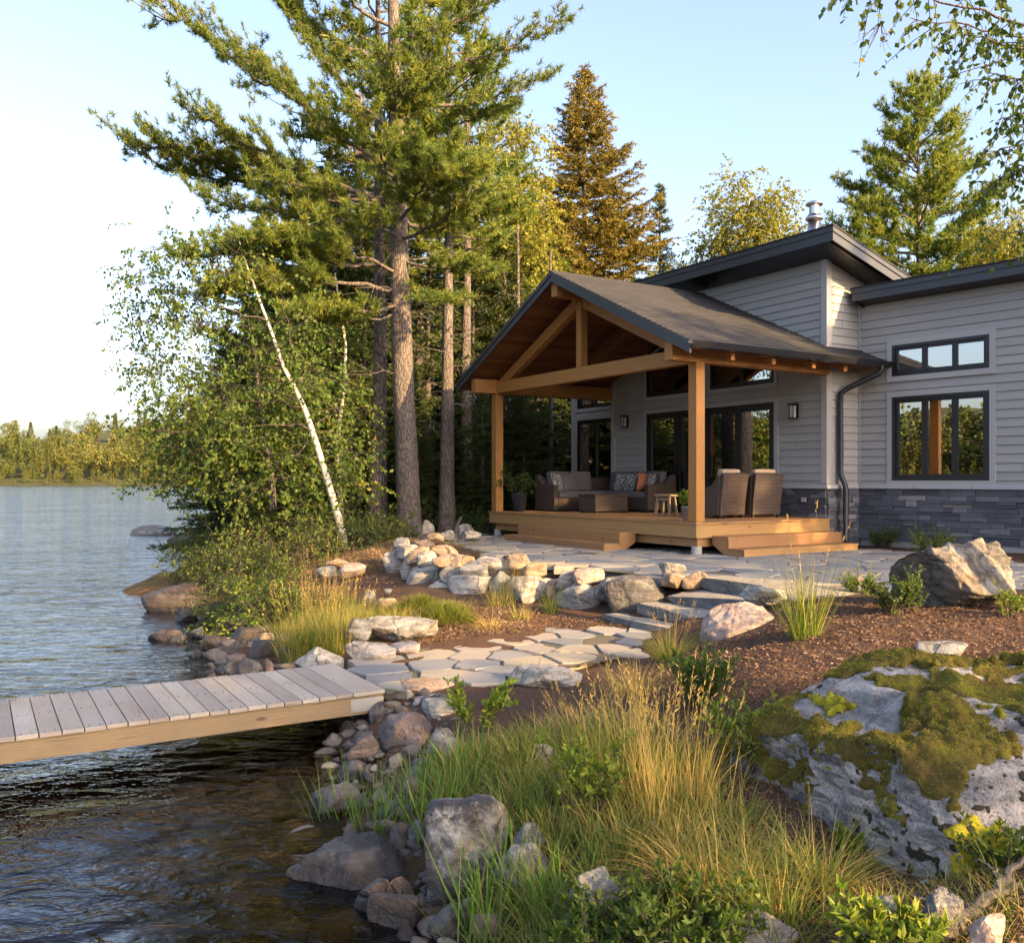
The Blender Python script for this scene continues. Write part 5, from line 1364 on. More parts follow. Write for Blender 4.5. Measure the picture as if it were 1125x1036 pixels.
# stone steps: four bluestone slabs
def slab_step(x0, x1, y0, y1, zt, th, seed, label):
    q, f = rock_verts(seed, ((x1 - x0) / 2, (y1 - y0) / 2, th / 2), 5, cuts=5, rough=.012, boxy=1.0, flat=.06, fine=.004)
    p = q.copy(); e = np.array([(x1 - x0) / 2, (y1 - y0) / 2, th / 2])
    u = q / e; sg = np.sign(u); a = np.abs(u); p = sg * np.minimum(1, a * 1.45) * e
    p += .006 * np.stack([fbm(q, 3, 3, seed), fbm(q, 3, 3, seed + 1), .6 * fbm(q, 5, 3, seed + 2)], 1) * 3
    c = hw((x0 + x1) / 2, (y0 + y1) / 2, zt - th / 2)
    o = obj('stone_step', np_mesh('stone_step', p, [f], True), M['bluestone'], None, c, HA)
    tag(o, label, 'stone step', 'bluestone steps up to the terrace')
slab_step(2.35, 4.15, -3.80, -3.1, .575, .24, 201, 'lowest grey stone slab step, widest, meeting the flagstone path')
slab_step(2.62, 4.25, -3.48, -2.85, .725, .20, 202, 'second grey stone slab step from the bottom')
slab_step(2.80, 4.30, -3.16, -2.5, .875, .20, 203, 'third grey stone slab step, just below the top slab')
slab_step(3.02, 4.75, -2.78, -2.1, 1.025, .20, 204, 'topmost grey stone slab step flush with the terrace')
# the tan slab that edges the path at the dock
rock(424, 500, 741, 778, zy(778, .22), 'granite_tan', 'thick tan slab edging the path next to the dock corner', 'paving_slab', seed=211, sub=5, boxy=1.0, flat=.45, depth=.5, sink=.1, rough=.02, cuts=4, rz=.15)

# ================================================================== dock
DE = np.array([-2.50, -1.49]); DE /= np.linalg.norm(DE); DN = np.array([DE[1], -DE[0]])       # along the dock to the water; across (away from the viewer)
if DN[1] < 0: DN = -DN
DA = math.atan2(DE[1], DE[0])
d0 = at(422, 757, .40)[:2]
dock = thing('dock', 'weathered plank dock running from the flagstone path out over the water', 'dock', (d0[0], d0[1], 0), DA)
# local frame: x out over the water, y = left of x
sgn = 1 if (np.array([-DE[1], DE[0]]) @ DN) > 0 else -1
DW = 1.24; r = random.Random(5)
b = MB(); x = 0.0; zt = .40
w_ = .29
while x < 8.6:
    a = sgn * (-.02 + r.uniform(-.005, .005)); c = sgn * (DW + .02 + r.uniform(-.005, .005)); dz = r.uniform(-.002, .002)
    b.box(x, x + w_ - .007, min(a, c), max(a, c), zt - .032 + dz, zt + dz); x += w_; w_ = .1475
b.build('deck_boards', M['dock_wood'], dock, bevel=.004)
q = NB(); x = .145; w_ = .29
while x < 8.4:
    for dx in ((-.09, .09) if w_ > .2 else (-.035, .035)):
        for yy in (.025, DW / 2, DW - .025): q.add(*lathe([(.0, .0012), (.0048, .0012), (.005, -.004)], (x + dx, sgn * yy, zt + .002), 8))
    x += (w_ + .1475) / 2; w_ = .1475
k = NT('screw'); M['screw'] = k.pbr((.045, .04, .037), .5, None, .6)
so_ = obj('screws', q.mesh('screws'), M['screw'], dock); so_['kind'] = 'stuff'
for yy, nm in ((0.0, 'stringer'), (DW - .045, 'stringer'), (DW / 2, 'stringer')):
    b = MB(); ya, yb = sorted((sgn * (yy + .004), sgn * (yy + .042))); b.box(.01, 8.5, ya, yb, zt - .19, zt - .034); b.build(nm, M['dock_side'], dock, bevel=.003)
b = MB(); ya, yb = sorted((sgn * .046, sgn * (DW - .05))); b.box(.01, .05, ya, yb, zt - .19, zt - .034); b.build('end_board', M['dock_side'], dock)
b = MB(); ya, yb = sorted((sgn * -.001, sgn * .003)); b.box(.006, .30, ya, yb, zt - .165, zt - .055); b.build('steel_bracket', M['bracket'], dock)
for xx in (4.2, 8.2):
    for yy in (.12, DW - .12):
        q = NB(); pv, pf = tube([(xx, sgn * yy, -1.4), (xx, sgn * yy, .2)], [.06, .06], 12); q.add(pv, pf); obj('post', q.mesh('post', True), M['dock_side'], dock)
# ================================================================== trees
def curve3(a, c, b, n):
    t = np.linspace(0, 1, n)[:, None]; return (1 - t) ** 2 * a + 2 * t * (1 - t) * c + t * t * b
class Tree:
    def __init__(s, seed): s.w, s.b, s.l, s.r = NB(), NB(), NB(), np.random.default_rng(seed); s.tp, s.ta, s.ts = [], [], []
    def limb(s, path, r0, r1, n=6):
        v, f = tube(path, np.linspace(r0, r1, len(path)), n); s.b.add(v, f)
    def make(s, name, label, cat, bark, leaf, loc, group=None, rotz=0, crown='crown', trunk='trunk'):
        t = thing(name, label, cat, loc, rotz, group)
        if s.w.n: obj(trunk, s.w.mesh(trunk, True), M[bark], t)
        if s.b.n: obj('crown_wood' if s.w.n else trunk, s.b.mesh('limbs', True), M['twig_bark' if bark == 'birch_bark' else bark], t)
        if s.l.n: obj(crown, s.l.mesh(crown), M[leaf], t)
        return t
    def tuft(s, pos, ax, size): s.tp.append(pos); s.ta.append(ax); s.ts.append(np.full(len(pos), size))
    def needle_tufts(s, per=20, wd=.010, spread=.75):
        p = np.concatenate(s.tp); a = unit(np.concatenate(s.ta)); z = np.concatenate(s.ts)
        P = np.repeat(p, per, 0); A = np.repeat(a, per, 0); Z = np.repeat(z, per)
        d = unit(A * .75 + spread * s.r.standard_normal(P.shape) + np.array([0, 0, .25]))
        s.l.add(*needles(P + A * (s.r.uniform(-.45, .45, len(P)) * Z)[:, None], d, Z * s.r.uniform(.7, 1.15, len(P)), wd, s.r))
def pine_bough(t, a, b, r0, side=.33, sag=.10, tuft=.145, step=.066, start=.30, wood=True, dens=1.0):
    r = t.r; a = np.array(a, float); b = np.array(b, float); L = np.linalg.norm(b - a)
    c = (a + b) / 2 - np.array([0, 0, sag * L]) + r.standard_normal(3) * .04 * L
    n = max(8, int(L / .22)); p = curve3(a, c, b, n); p[1:-1] += r.standard_normal((n - 2, 3)) * .018 * L * .5
    t.limb(p, r0, .008, 6)
    tan = np.gradient(p, axis=0); tan = unit(tan)
    k = int(L * 7.0 * dens)
    for i in range(k):
        f = start + (1 - start) * (i + r.uniform(0, 1)) / k
        q = f * (n - 1); j = min(int(q), n - 2); pos = p[j] + (p[j + 1] - p[j]) * (q - j); d = tan[j]
        h = np.cross(d, [0, 0, 1.0]); h /= np.linalg.norm(h) + 1e-6
        sl = side * L * (1.15 - .8 * f) * r.uniform(.5, 1.15) + .12
        dirn = unit(d * r.uniform(.5, 1.0) + h * (1 if i % 2 else -1) * r.uniform(.5, 1.0) + np.array([0, 0, r.uniform(-.05, .40)]))
        m = max(3, int(sl / .16)); e = curve3(pos, pos + dirn * sl * .5 - np.array([0, 0, .05 * sl]), pos + dirn * sl + np.array([0, 0, .12 * sl]), m)
        if wood: t.limb(e, max(.006, r0 * .22), .003, 4)
        kk = max(2, int(sl * .8 / step)); u = r.uniform(.18, 1.0, kk); u[0] = 1
        ps = np.stack([np.interp(u, np.linspace(0, 1, m), e[:, q2]) for q2 in range(3)], 1) + r.standard_normal((kk, 3)) * .045
        t.tuft(ps, np.tile(dirn, (kk, 1)) + r.standard_normal((kk, 3)) * .5 + np.array([0, 0, .3]), tuft)
    u = r.uniform(.55, 1.0, int(L * 4)); ps = np.stack([np.interp(u, np.linspace(0, 1, n), p[:, q2]) for q2 in range(3)], 1)
    t.tuft(ps, np.tile(unit(b - a), (len(u), 1)) + r.standard_normal((len(u), 3)) * .5, tuft)
def dead_limbs(t, x, y, z0, z1, n, L, r0=.02):
    for i in range(n):
        z = t.r.uniform(z0, z1); an = t.r.uniform(0, 6.28); l = L * t.r.uniform(.4, 1.1)
        a = np.array([x(z), y(z), z]); b = a + np.array([math.cos(an) * l, math.sin(an) * l, t.r.uniform(-.25, .15) * l])
        p = curve3(a, (a + b) / 2 + np.array([0, 0, .08 * l]), b, 7); p[1:] += t.r.standard_normal((6, 3)) * .03 * l; t.limb(p, r0 * t.r.uniform(.5, 1.1), .003, 5)
        for j in range(3):
            s = p[t.r.integers(2, 6)]; e = s + (b - a) * .3 * t.r.uniform(.4, 1) + t.r.standard_normal(3) * .2 * l; t.limb(curve3(s, (s + e) / 2, e, 4), r0 * .3, .002, 4)

# ---- the big white pine in front
PB = ray(450, 590); PB[2] -= .05; PY = PB[1]
def pw_(px, py, dy=0): return atY(px, py, PY + dy) - PB
t = Tree(11)
tr = np.array([pw_(x, y) for x, y in [(450, 592), (449, 560), (447, 500), (443, 420), (440, 330), (438, 250), (436, 170), (434, 90), (432, 0), (430, -90), (428, -180)]] + [pw_(428, -250)])
trad = np.array([.30, .262, .245, .23, .215, .195, .17, .145, .115, .085, .05, .015])
fine = np.linspace(0, 11, 60); trp = np.stack([np.interp(fine, range(12), tr[:, i]) for i in range(3)], 1); trr = np.interp(fine, range(12), trad)
v, f = tube(trp, trr, 18, wob=.03, seed=2); t.w.add(v, f)
for k_ in range(6):                                # root flare
    an = k_ * 1.05 + .3; d = np.array([math.cos(an), math.sin(an), 0]); v, f = tube(curve3(d * .12 + [0, 0, .45], d * .28 + [0, 0, .1], d * .62 + [0, 0, -.08], 6), np.linspace(.12, .03, 6), 8); t.w.add(v, f)
tx = lambda z: float(np.interp(z, tr[:, 2], tr[:, 0])); ty = lambda z: float(np.interp(z, tr[:, 2], tr[:, 1]))
def hb_(py0, tip, dy, r0=.06, **kw):
    z = HC - (py0 - HY) / F * PY - PB[2]
    pine_bough(t, (tx(z), ty(z), z), pw_(*tip, dy), r0, **kw)
for py0, tip, dy, r0, kw in [
    (232, (140, 158), .6, .07, dict(sag=.02, side=.3, dens=1.5)), (240, (180, 185), 1.4, .06, dict(sag=.02, side=.3, dens=1.4)), (222, (200, 112), -1.0, .07, dict(sag=.05, side=.26)), (205, (160, 2), 1.2, .08, dict(sag=.02, side=.24)), (190, (268, 60), -.6, .06, dict(sag=.02)), (150, (300, -30), .8, .06, {}),
    (215, (290, 190), -2.4, .05, {}), (248, (215, 215), -1.6, .05, dict(sag=.04)), (300, (200, 280), -2.4, .055, dict(sag=-.06, side=.3, dens=1.6)), (318, (232, 322), -2.2, .05, dict(sag=-.06, dens=1.6)), (300, (262, 262), -2.8, .04, dict(sag=-.04, dens=1.5)), (335, (318, 345), -2.0, .04, dict(sag=-.03, dens=1.2)), (345, (330, 352), -1.4, .03, {}),
    (165, (470, 40), -2.6, .055, dict(side=.42, dens=1.8)), (175, (500, 190), -2.6, .05, dict(side=.45, dens=1.8)), (240, (478, 165), -2.4, .045, dict(side=.55, dens=2)), (262, (530, 205), -1.6, .045, dict(side=.42, dens=1.7)), (285, (535, 300), -1.0, .045, dict(side=.45, dens=1.7)), (320, (500, 330), -2.0, .03, {}),
    (90, (628, 22), .4, .05, dict(side=.2)), (110, (605, 82), 1.0, .05, dict(side=.2)), (130, (560, 120), 2.0, .05, {}), (60, (520, -30), 1.5, .05, {}), (40, (560, -20), -.6, .05, {}), (30, (330, -60), -.6, .05, {}), (70, (250, -70), .8, .06, {}),
    (150, (430, 60), -3.0, .05, {}), (200, (400, 120), -2.6, .05, {}), (260, (390, 230), -2.4, .04, {}), (120, (390, 20), 2.2, .05, {}), (180, (480, 130), 2.4, .05, {}), (240, (500, 250), 2.6, .05, {}), (300, (420, 290), 2.6, .05, {}),
    (0, (390, -120), -1, .05, {}), (-10, (480, -110), -1, .05, {}), (-60, (380, -150), 1, .04, {}), (-60, (490, -170), .6, .04, {}), (-120, (430, -240), .3, .04, {}), (-100, (370, -200), -.4, .03, {}), (-110, (480, -220), -.3, .03, {})]:
    hb_(py0, tip, dy, r0, **kw)
dead_limbs(t, tx, ty, 3.0, 6.5, 16, 1.7, .022)
t.needle_tufts(24, .017)
t.make('white_pine', 'tall white pine with a thick bare trunk and long uneven boughs beside the porch', 'pine tree', 'pine_bark', 'pine_needles', PB)

# ---- generic conifers
def make_pine(seed, h, base, reach, tuft=.21, per=15, wd=.034, n=42, dens=1.0):
    t = Tree(seed); r = t.r
    p = np.array([[0, 0, 0], [.05, .02, h * .3], [.02, -.06, h * .6], [0, 0, h]]); f_ = np.linspace(0, 3, 26); P = np.stack([np.interp(f_, range(4), p[:, i]) for i in range(3)], 1)
    v, f = tube(P, np.interp(f_, [0, .3, 3], [h * .017, h * .0125, .02]), 10, wob=.03); t.w.add(v, f)
    for i in range(n):
        u = (i + r.uniform(0, 1)) / n; z = base + (h - base) * u
        L = reach * (1 - u) ** .75 * r.uniform(.55, 1.2) + .25; an = i * 2.4 + r.uniform(-.5, .5); el = .05 + .75 * u ** 1.5 + r.uniform(-.1, .1)
        pine_bough(t, (0, 0, z), (math.cos(an) * L * math.cos(el), math.sin(an) * L * math.cos(el), z + L * math.sin(el)), .012 + .014 * L, tuft=tuft, step=.10, side=.40, dens=dens, wood=False, sag=.03)
    dead_limbs(t, lambda z: 0, lambda z: 0, base * .35, base, 12, 1.3, .016)
    t.needle_tufts(per, wd); return t
def make_spruce(seed, h, base, reach, droop=.25, nl=.085, wd=.02, dz=.26, per=5, gap=.0, upt=.2, dens=1.0):
    t = Tree(seed); r = t.r
    P = np.stack([np.zeros(14), np.zeros(14), np.linspace(0, h, 14)], 1); v, f = tube(P, np.linspace(h * .013 + .02, .01, 14), 9, wob=.03); t.w.add(v, f)
    z = base; PP, AA = [], []
    while z < h - .1:
        u = (z - base) / (h - base); L0 = reach * (1 - u) ** .9 + .08
        for j in range(per):
            if r.random() < gap: continue
            an = r.uniform(0, 6.283); L = L0 * r.uniform(.6, 1.15); zz = z + r.uniform(-.12, .12)
            a = np.array([0, 0, zz]); dh = np.array([math.cos(an), math.sin(an), 0]); b = a + dh * L + np.array([0, 0, L * (-droop + .5 * u)])
            c = a + dh * L * .5 + np.array([0, 0, L * (-droop * .9 + .3 * u)]); b[2] += upt * L * .4
            e = curve3(a, c, b, 7); t.limb(e, .006 + .010 * L, .003, 4)
            m = max(4, int(L * 9 * dens)); us = np.sort(r.uniform(.15, 1, m)); hs = np.array([-dh[1], dh[0], 0])
            for q, uu in enumerate(us):
                s = np.array([np.interp(uu, np.linspace(0, 1, 7), e[:, i]) for i in range(3)]); sl = L * .36 * (1.2 - uu) * r.uniform(.5, 1.1) + .08
                d = unit(dh * r.uniform(.5, 1) + hs * (1 if q % 2 else -1) * r.uniform(.5, 1) + np.array([0, 0, r.uniform(-.35, .1)]))
                k_ = max(3, int(sl / .028)); PP.append(s + d * np.linspace(0, sl, k_)[:, None]); AA.append(np.tile(d, (k_, 1)))
            k_ = int(L * .85 / .03) + 2; uu = np.linspace(.15, 1, k_); PP.append(np.stack([np.interp(uu, np.linspace(0, 1, 7), e[:, i]) for i in range(3)], 1)); AA.append(np.tile(dh, (k_, 1)))
        z += dz * (1 - .45 * u)
    P = np.concatenate(PP); A = np.concatenate(AA); P = np.repeat(P, 2, 0); A = np.repeat(A, 2, 0)
    t.l.add(*needles(P, A * .8 + .8 * r.standard_normal(P.shape), r.uniform(.7, 1.2, len(P)) * nl * 1.15, wd * 1.35, r))
    if base > 1.2: dead_limbs(t, lambda z: 0, lambda z: 0, base * .4, base, 10, 1.1, .014)
    return t
def grow(t, trunk, C):
    """limbs grown outwards: every clump is reached from the nearest wood already there"""
    r = t.r; nodes = np.array(trunk); gen = np.zeros(len(nodes))
    order = np.argsort([np.linalg.norm(trunk - c, axis=1).min() for c in C])
    for i in order:
        c = C[i]; d = np.linalg.norm(nodes - c, axis=1) + np.maximum(0, nodes[:, 2] - c[2] + .1) * 1.2 + gen * .12
        j = int(np.argmin(d)); s = nodes[j]; L = np.linalg.norm(c - s)
        e = curve3(s, (s + c) / 2 + np.array([0, 0, .14 * L]), c, 7); e[1:-1] += r.standard_normal((5, 3)) * .035 * L
        r0 = (.012 + .011 * L) * (.72 ** gen[j]); t.limb(e, r0, .003, 5)
        nodes = np.concatenate([nodes, e[2:]]); gen = np.concatenate([gen, np.full(len(e) - 2, gen[j] + 1)])
# ---- generic broadleaf crown: clumps of hanging sprays on limbs
def leaf_clumps(t, centres, rad, nl, L, wd, droop=.5, flat=.6):
    r = t.r; n = len(centres); rad = np.broadcast_to(rad, n)
    ns = max(3, nl // 9)
    for c, R in zip(centres, rad):
        o = r.standard_normal((ns, 3)) * np.array([1, 1, flat]) * R * .5
        d = unit(o + r.standard_normal((ns, 3)) * .25 * R + np.array([0, 0, -droop * R * .6]))
        sl = R * r.uniform(.35, .9, ns)
        k_ = 9
        u = np.linspace(.1, 1, k_)
        P = c + o[:, None] + d[:, None] * (sl[:, None] * u[None])[:, :, None] + np.array([0, 0, -1]) * (droop * .35 * sl[:, None] * (u ** 2)[None])[:, :, None]
        P = P.reshape(-1, 3) + r.standard_normal((ns * k_, 3)) * .02
        A = np.repeat(d, k_, 0) * .5 + r.standard_normal((ns * k_, 3)) * .55 + np.array([0, 0, -droop])
        t.l.add(*leaves(P, A, L * r.uniform(.5, 1.3, len(P)), wd * r.uniform(.6, 1.2, len(P)), r))
        for q in range(0, ns, 2): t.limb(np.stack([c, P[q * k_ + 3], P[q * k_ + k_ - 1]]), .005, .002, 3)
def make_broad(seed, h, crown, n, rad, nl, L, wd, trunk=None, r0=.12, droop=.5):
    """crown: list of (cx,cy,cz, rx,ry,rz)"""
    t = Tree(seed); r = t.r
    tp = np.array(trunk if trunk else [[0, 0, 0], [.1, .05, h * .35], [-.05, .1, h * .65], [.05, 0, h * .93]], float)
    f_ = np.linspace(0, len(tp) - 1, 18); P = np.stack([np.interp(f_, range(len(tp)), tp[:, i]) for i in range(3)], 1)
    v, f = tube(P, np.linspace(r0, .015, 18), 10, wob=.03); t.w.add(v, f)
    C = []
    for (cx, cy, cz, rx, ry, rz), share in zip(crown, np.array([c[3] * c[4] * c[5] for c in crown]) / sum(c[3] * c[4] * c[5] for c in crown)):
        m = max(3, int(n * share)); d = unit(r.standard_normal((m, 3))) * (r.uniform(.15, 1, m) ** .45)[:, None]; C.append(d * [rx, ry, rz] + [cx, cy, cz])
    C = np.concatenate(C)
    grow(t, P[5:], C)
    leaf_clumps(t, C, rad, nl, L, wd, droop); return t

FG = 'conifers of the dark wood behind the porch'
def base_at(px, Y): X = (px - CX) / F * Y; return np.array([X, Y, hgt(X, Y) - .05])
# pines
p1 = make_pine(21, 15.5, 7.0, 2.0).make('pine_tree', 'slim pine with a bare grey trunk directly behind the big white pine', 'pine tree', 'grey_bark', 'pine_needles', base_at(415, 20.5))
p2 = make_pine(22, 14.0, 7.0, 1.8).make('pine_tree', 'pine with a reddish trunk right of the big white pine', 'pine tree', 'pine_bark', 'pine_needles', base_at(491, 21.5), rotz=1)
copy_tree(p1, base_at(513, 25), 2.1, .95, 'pine with a straight grey trunk just left of the left porch post', '')
copy_tree(p2, base_at(462, 27), 4.0, 1.1, 'pine deep in the wood between the big pine trunk and the reddish trunk', '')
copy_tree(p1, base_at(540, 30), 5.0, 1.0, 'pine lit golden behind the left porch eave', '')
copy_tree(p2, base_at(395, 26), .6, .95, 'thin pine trunk deep in the wood left of the big pine', '')
p9 = make_pine(23, 13.6, 2.3, 4.4, n=100, dens=1.5).make('white_pine', 'broad golden topped white pine rising behind the right wing roof', 'pine tree', 'pine_bark', 'pine_needles', base_at(1008, 29))
copy_tree(p9, base_at(1090, 33), 2.0, .72, 'smaller shaded pine right of the golden topped pine', '')
# tall fir
fr_ = make_spruce(31, 15.8, 6.4, 3.7, droop=.12, nl=.12, wd=.03, gap=.1, upt=.5, dens=1.1, per=6).make('fir_tree', 'tall pointed fir with bronze foliage and a bare lower trunk above the porch ridge', 'fir tree', 'grey_bark', 'fir_needles', base_at(642, 32.5))
# spruces
s1 = make_spruce(32, 13.0, 1.0, 2.1, nl=.10, wd=.026).make('spruce_tree', 'small narrow dark spruce between the bronze fir and the round broadleaf tree', 'spruce tree', 'grey_bark', 'spruce_needles', base_at(725, 37))
s2 = make_spruce(33, 9.0, .4, 2.3, dz=.24, nl=.095, wd=.026).make('spruce_tree', 'dark young spruce in the wood behind the porch', 'spruce tree', 'grey_bark', 'dark_needles', base_at(470, 25), group=FG)
for i, (px, Y, sc) in enumerate([(400, 23.5, .8), (438, 29, 1.1), (520, 27, .85), (555, 27.5, 1.0), (590, 29, .95), (345, 24, .85), (610, 31, 1.1), (300, 26, .8), (500, 33, 1.3), (370, 30, 1.2), (420, 34, 1.3), (565, 34, 1.3), (455, 22.5, .45), (530, 23.2, .4), (330, 33, 1.1), (640, 30, .8), (480, 28.5, .9), (575, 25.5, .5), (250, 31, .8), (270, 24.5, .95), (330, 27, 1.2), (366, 24, 1.15), (290, 32, 1.25), (392, 28, 1.4), (318, 22.5, .7)]):
    copy_tree(s2, base_at(px, Y), i * 1.7, sc)
copy_tree(s1, base_at(695, 40), 1.0, .92, 'dull green spruce half hidden right of the bronze fir', '')
copy_tree(s1, base_at(612, 38), 2.0, .95, 'dull green spruce half hidden left of the bronze fir', '')
# thin dead-looking trunks in the wood
for i, (px, Y, h) in enumerate([(434, 24, 6.5), (568, 26, 8.5), (604, 27, 8), (548, 29, 8), (470, 30, 9)]):
    tt = Tree(60 + i); P = np.array([[0, 0, 0], [.06, 0, h * .5], [.02, .05, h]]); tt.limb(curve3(P[0], P[1] * [1, 1, 1], P[2], 10), .10, .03, 8); dead_limbs(tt, lambda z: .03, lambda z: 0, 1.0, h * .9, 16, 1.6, .014)
    tt.make('bare_trunk', ['thin pale bare trunk between the two nearest pine trunks', 'bare pale trunk with twiggy limbs just right of the left porch post', 'bare trunk with twigs left of the recessed house windows', 'bare trunk deep in the wood behind the left porch post', 'bare thin trunk in the dark between the pines'][i], 'tree', 'grey_bark', 'dark_needles', base_at(px, Y))
# aspen, round tree, small golden understory
a1 = make_broad(41, 13.6, [(0, 0, 11.3, .8, .8, 2.0), (.1, 0, 8.6, 1.3, 1.2, 2.0), (0, .2, 6.4, 1.3, 1.2, 1.3)], 110, .6, 150, .12, .095, r0=.13).make('aspen_tree', 'slender yellow green aspen between the big pine and the bronze fir', 'aspen tree', 'grey_bark', 'aspen_leaves', base_at(566, 29))
a2 = make_broad(42, 13.2, [(0, 0, 11.2, 1.5, 1.5, 2.0), (-1.0, .3, 9.6, 1.2, 1.2, 1.4), (1.2, -.2, 9.8, 1.2, 1.2, 1.5), (0, 0, 8.0, 2.0, 1.8, 1.3)], 170, .65, 150, .12, .10, r0=.14).make('birch_tree', 'round crowned green and gold birch above the main roof left of the chimney', 'birch tree', 'birch_bark', 'aspen_leaves', base_at(822, 36))
copy_tree(a2, base_at(893, 40), 2, .72, 'small green broadleaf tree directly behind the chimney', '')
copy_tree(a2, base_at(742, 33), 4, .68, 'low golden broadleaf tree at the upper end of the porch roof', '')
copy_tree(a1, base_at(590, 34), 2, .9, 'pale green aspen behind the left slope of the porch roof', '')
copy_tree(a1, base_at(520, 31), 3.3, .85, 'golden aspen showing between pine trunks left of the porch', '')
copy_tree(a2, base_at(665, 36), 1, .72, 'bushy golden tree under the bronze fir crown', '')
copy_tree(a2, base_at(1108, 24), 1, .62, 'green broadleaf tree behind the right wing roof at the picture edge', '')

# ---- the leaning birch and its neighbours on the bank
BB = ray(379, 604); BB[2] -= .05; BY = BB[1]
def bw(px, py, dy=0): return atY(px, py, BY + dy) - BB
def px_crown(t, pts, n, rad, nl, L, wd, spread, tpath, droop=.5, th=.012):
    r = t.r; C = []
    for (x0, x1, y0, y1, wgt) in pts:
        m = max(2, int(n * wgt)); C.append(np.array([bw(r.uniform(x0, x1), r.uniform(y0, y1), r.normal(.5, spread)) for _ in range(m)]))
    C = np.concatenate(C); grow(t, np.array(tpath), C)
    leaf_clumps(t, C, rad, nl, L, wd, droop)
t = Tree(51)
bp = np.array([bw(*q) for q in [(380, 606), (372, 570), (362, 535), (350, 495), (338, 458), (326, 430), (312, 405), (300, 370), (285, 330), (270, 290), (262, 262)]])
f_ = np.linspace(0, 10, 40); P = np.stack([np.interp(f_, range(11), bp[:, i]) for i in range(3)], 1); v, f = tube(P, np.linspace(.082, .010, 40), 12, wob=.02); t.w.add(v, f)
px_crown(t, [(150, 260, 255, 330, .22), (150, 230, 330, 420, .22), (230, 310, 250, 330, .10), (235, 345, 340, 440, .30), (170, 270, 420, 480, .22), (150, 230, 480, 530, .08)], 150, .5, 80, .085, .065, .9, P[14:])
t.make('leaning_birch', 'white birch leaning left over the lake from the wooded bank', 'birch tree', 'birch_bark', 'birch_leaves', BB)
t = Tree(52); B2 = ray(371, 590); BB, BY = B2, B2[1]
bp = np.array([bw(*q) for q in [(376, 592), (374, 550), (370, 500), (372, 470), (378, 430), (380, 380), (372, 330), (368, 300)]])
f_ = np.linspace(0, 7, 26); P = np.stack([np.interp(f_, range(8), bp[:, i]) for i in range(3)], 1); v, f = tube(P, np.linspace(.07, .015, 26), 10, wob=.02); t.w.add(v, f)
px_crown(t, [(290, 420, 330, 420, .4), (280, 410, 420, 500, .6)], 85, .5, 75, .09, .07, .8, P[8:])
t.make('young_birch', 'thin upright white birch just right of the leaning one', 'birch tree', 'birch_bark', 'birch_leaves', BB)
t = Tree(53); BB = base_at(300, 18.6); BY = BB[1]
bp = np.array([bw(*q) for q in [(300, 560), (298, 520), (292, 480), (285, 440), (280, 390), (272, 350)]])
f_ = np.linspace(0, 5, 22); P = np.stack([np.interp(f_, range(6), bp[:, i]) for i in range(3)], 1); v, f = tube(P, np.linspace(.09, .02, 22), 9, wob=.03); t.w.add(v, f)
px_crown(t, [(165, 260, 425, 480, .16), (190, 290, 470, 540, .24), (210, 340, 420, 520, .3), (250, 400, 380, 470, .2), (270, 400, 480, 560, .3)], 150, .55, 80, .10, .08, 1.0, P[4:])
t.make('maple_tree', 'leafy green maple with a few yellow leaves overhanging the lake, behind the birches', 'maple tree', 'grey_bark', 'birch_leaves', BB)
# ---- the birch at the right edge: trunk out of frame, hanging twigs in
t = Tree(54); BB = np.array([6.2, 6.4, hgt(6.2, 6.4) - .05])
tp = np.array([[0, 0, 0], [.05, 0, 2.2], [-.1, .1, 4.4], [-.2, 0, 6.5], [-.1, 0, 8.6]]); f_ = np.linspace(0, 4, 22); P = np.stack([np.interp(f_, range(5), tp[:, i]) for i in range(3)], 1); v, f = tube(P, np.linspace(.15, .03, 22), 10, wob=.02); t.w.add(v, f)
r = t.r; tw = []
for (sx_, sy_, ex, ey, Y) in [(1160, 40, 930, -12, 6.0), (1170, 75, 1060, 38, 5.6), (1170, 60, 1000, 20, 6.3), (1180, 110, 1085, 80, 6.4), (1190, 150, 1080, 170, 6.6), (1190, 210, 1075, 200, 7.2), (1180, 130, 1100, 130, 5.8), (1200, 250, 1085, 260, 7.6), (1190, 0, 1040, -40, 5.5), (1190, 190, 1110, 180, 6.2)]:
    a = atY(sx_, sy_, Y) - BB; b = atY(ex, ey, Y - .2) - BB; L = np.linalg.norm(b - a)
    s0 = P[min(21, max(6, int(a[2] / 8.6 * 21) - 2))]; cc = curve3(s0, (s0 + a) / 2 + [r.normal(0, .15), r.normal(0, .15), .3], a, 9); cc[1:-1] += r.standard_normal((7, 3)) * .035; t.limb(cc, .022, .012, 6); leaf_clumps(t, cc[[3, 4, 5, 6, 7, 8]] + np.array([0, 0, -.06]), .34, 60, .055, .04, .9)
    e = curve3(a, (a + b) / 2 + [0, 0, .08 * L], b, 12); e[1:-1] += r.standard_normal((10, 3)) * .012; t.limb(e, .011, .003, 5)
    for i in range(int(L * 12) + 4):
        u = r.uniform(.05, 1); s = np.array([np.interp(u, np.linspace(0, 1, 12), e[:, q]) for q in range(3)]); l = r.uniform(.15, .5)
        d = unit(np.array([r.normal(-.15, .5), r.normal(0, .5), -.75])); g_ = curve3(s, s + d * l * .5 + [0, 0, .05], s + d * l, 6); t.limb(g_, .004, .0015, 4)
        k_ = int(l / .028); uu = np.linspace(.1, 1, k_); Q = np.stack([np.interp(uu, np.linspace(0, 1, 6), g_[:, q]) for q in range(3)], 1) + r.standard_normal((k_, 3)) * .012
        t.l.add(*leaves(Q, r.standard_normal((k_, 3)) * .6 + np.array([0, 0, -.75]), r.uniform(.04, .066, k_), r.uniform(.03, .045, k_), r))
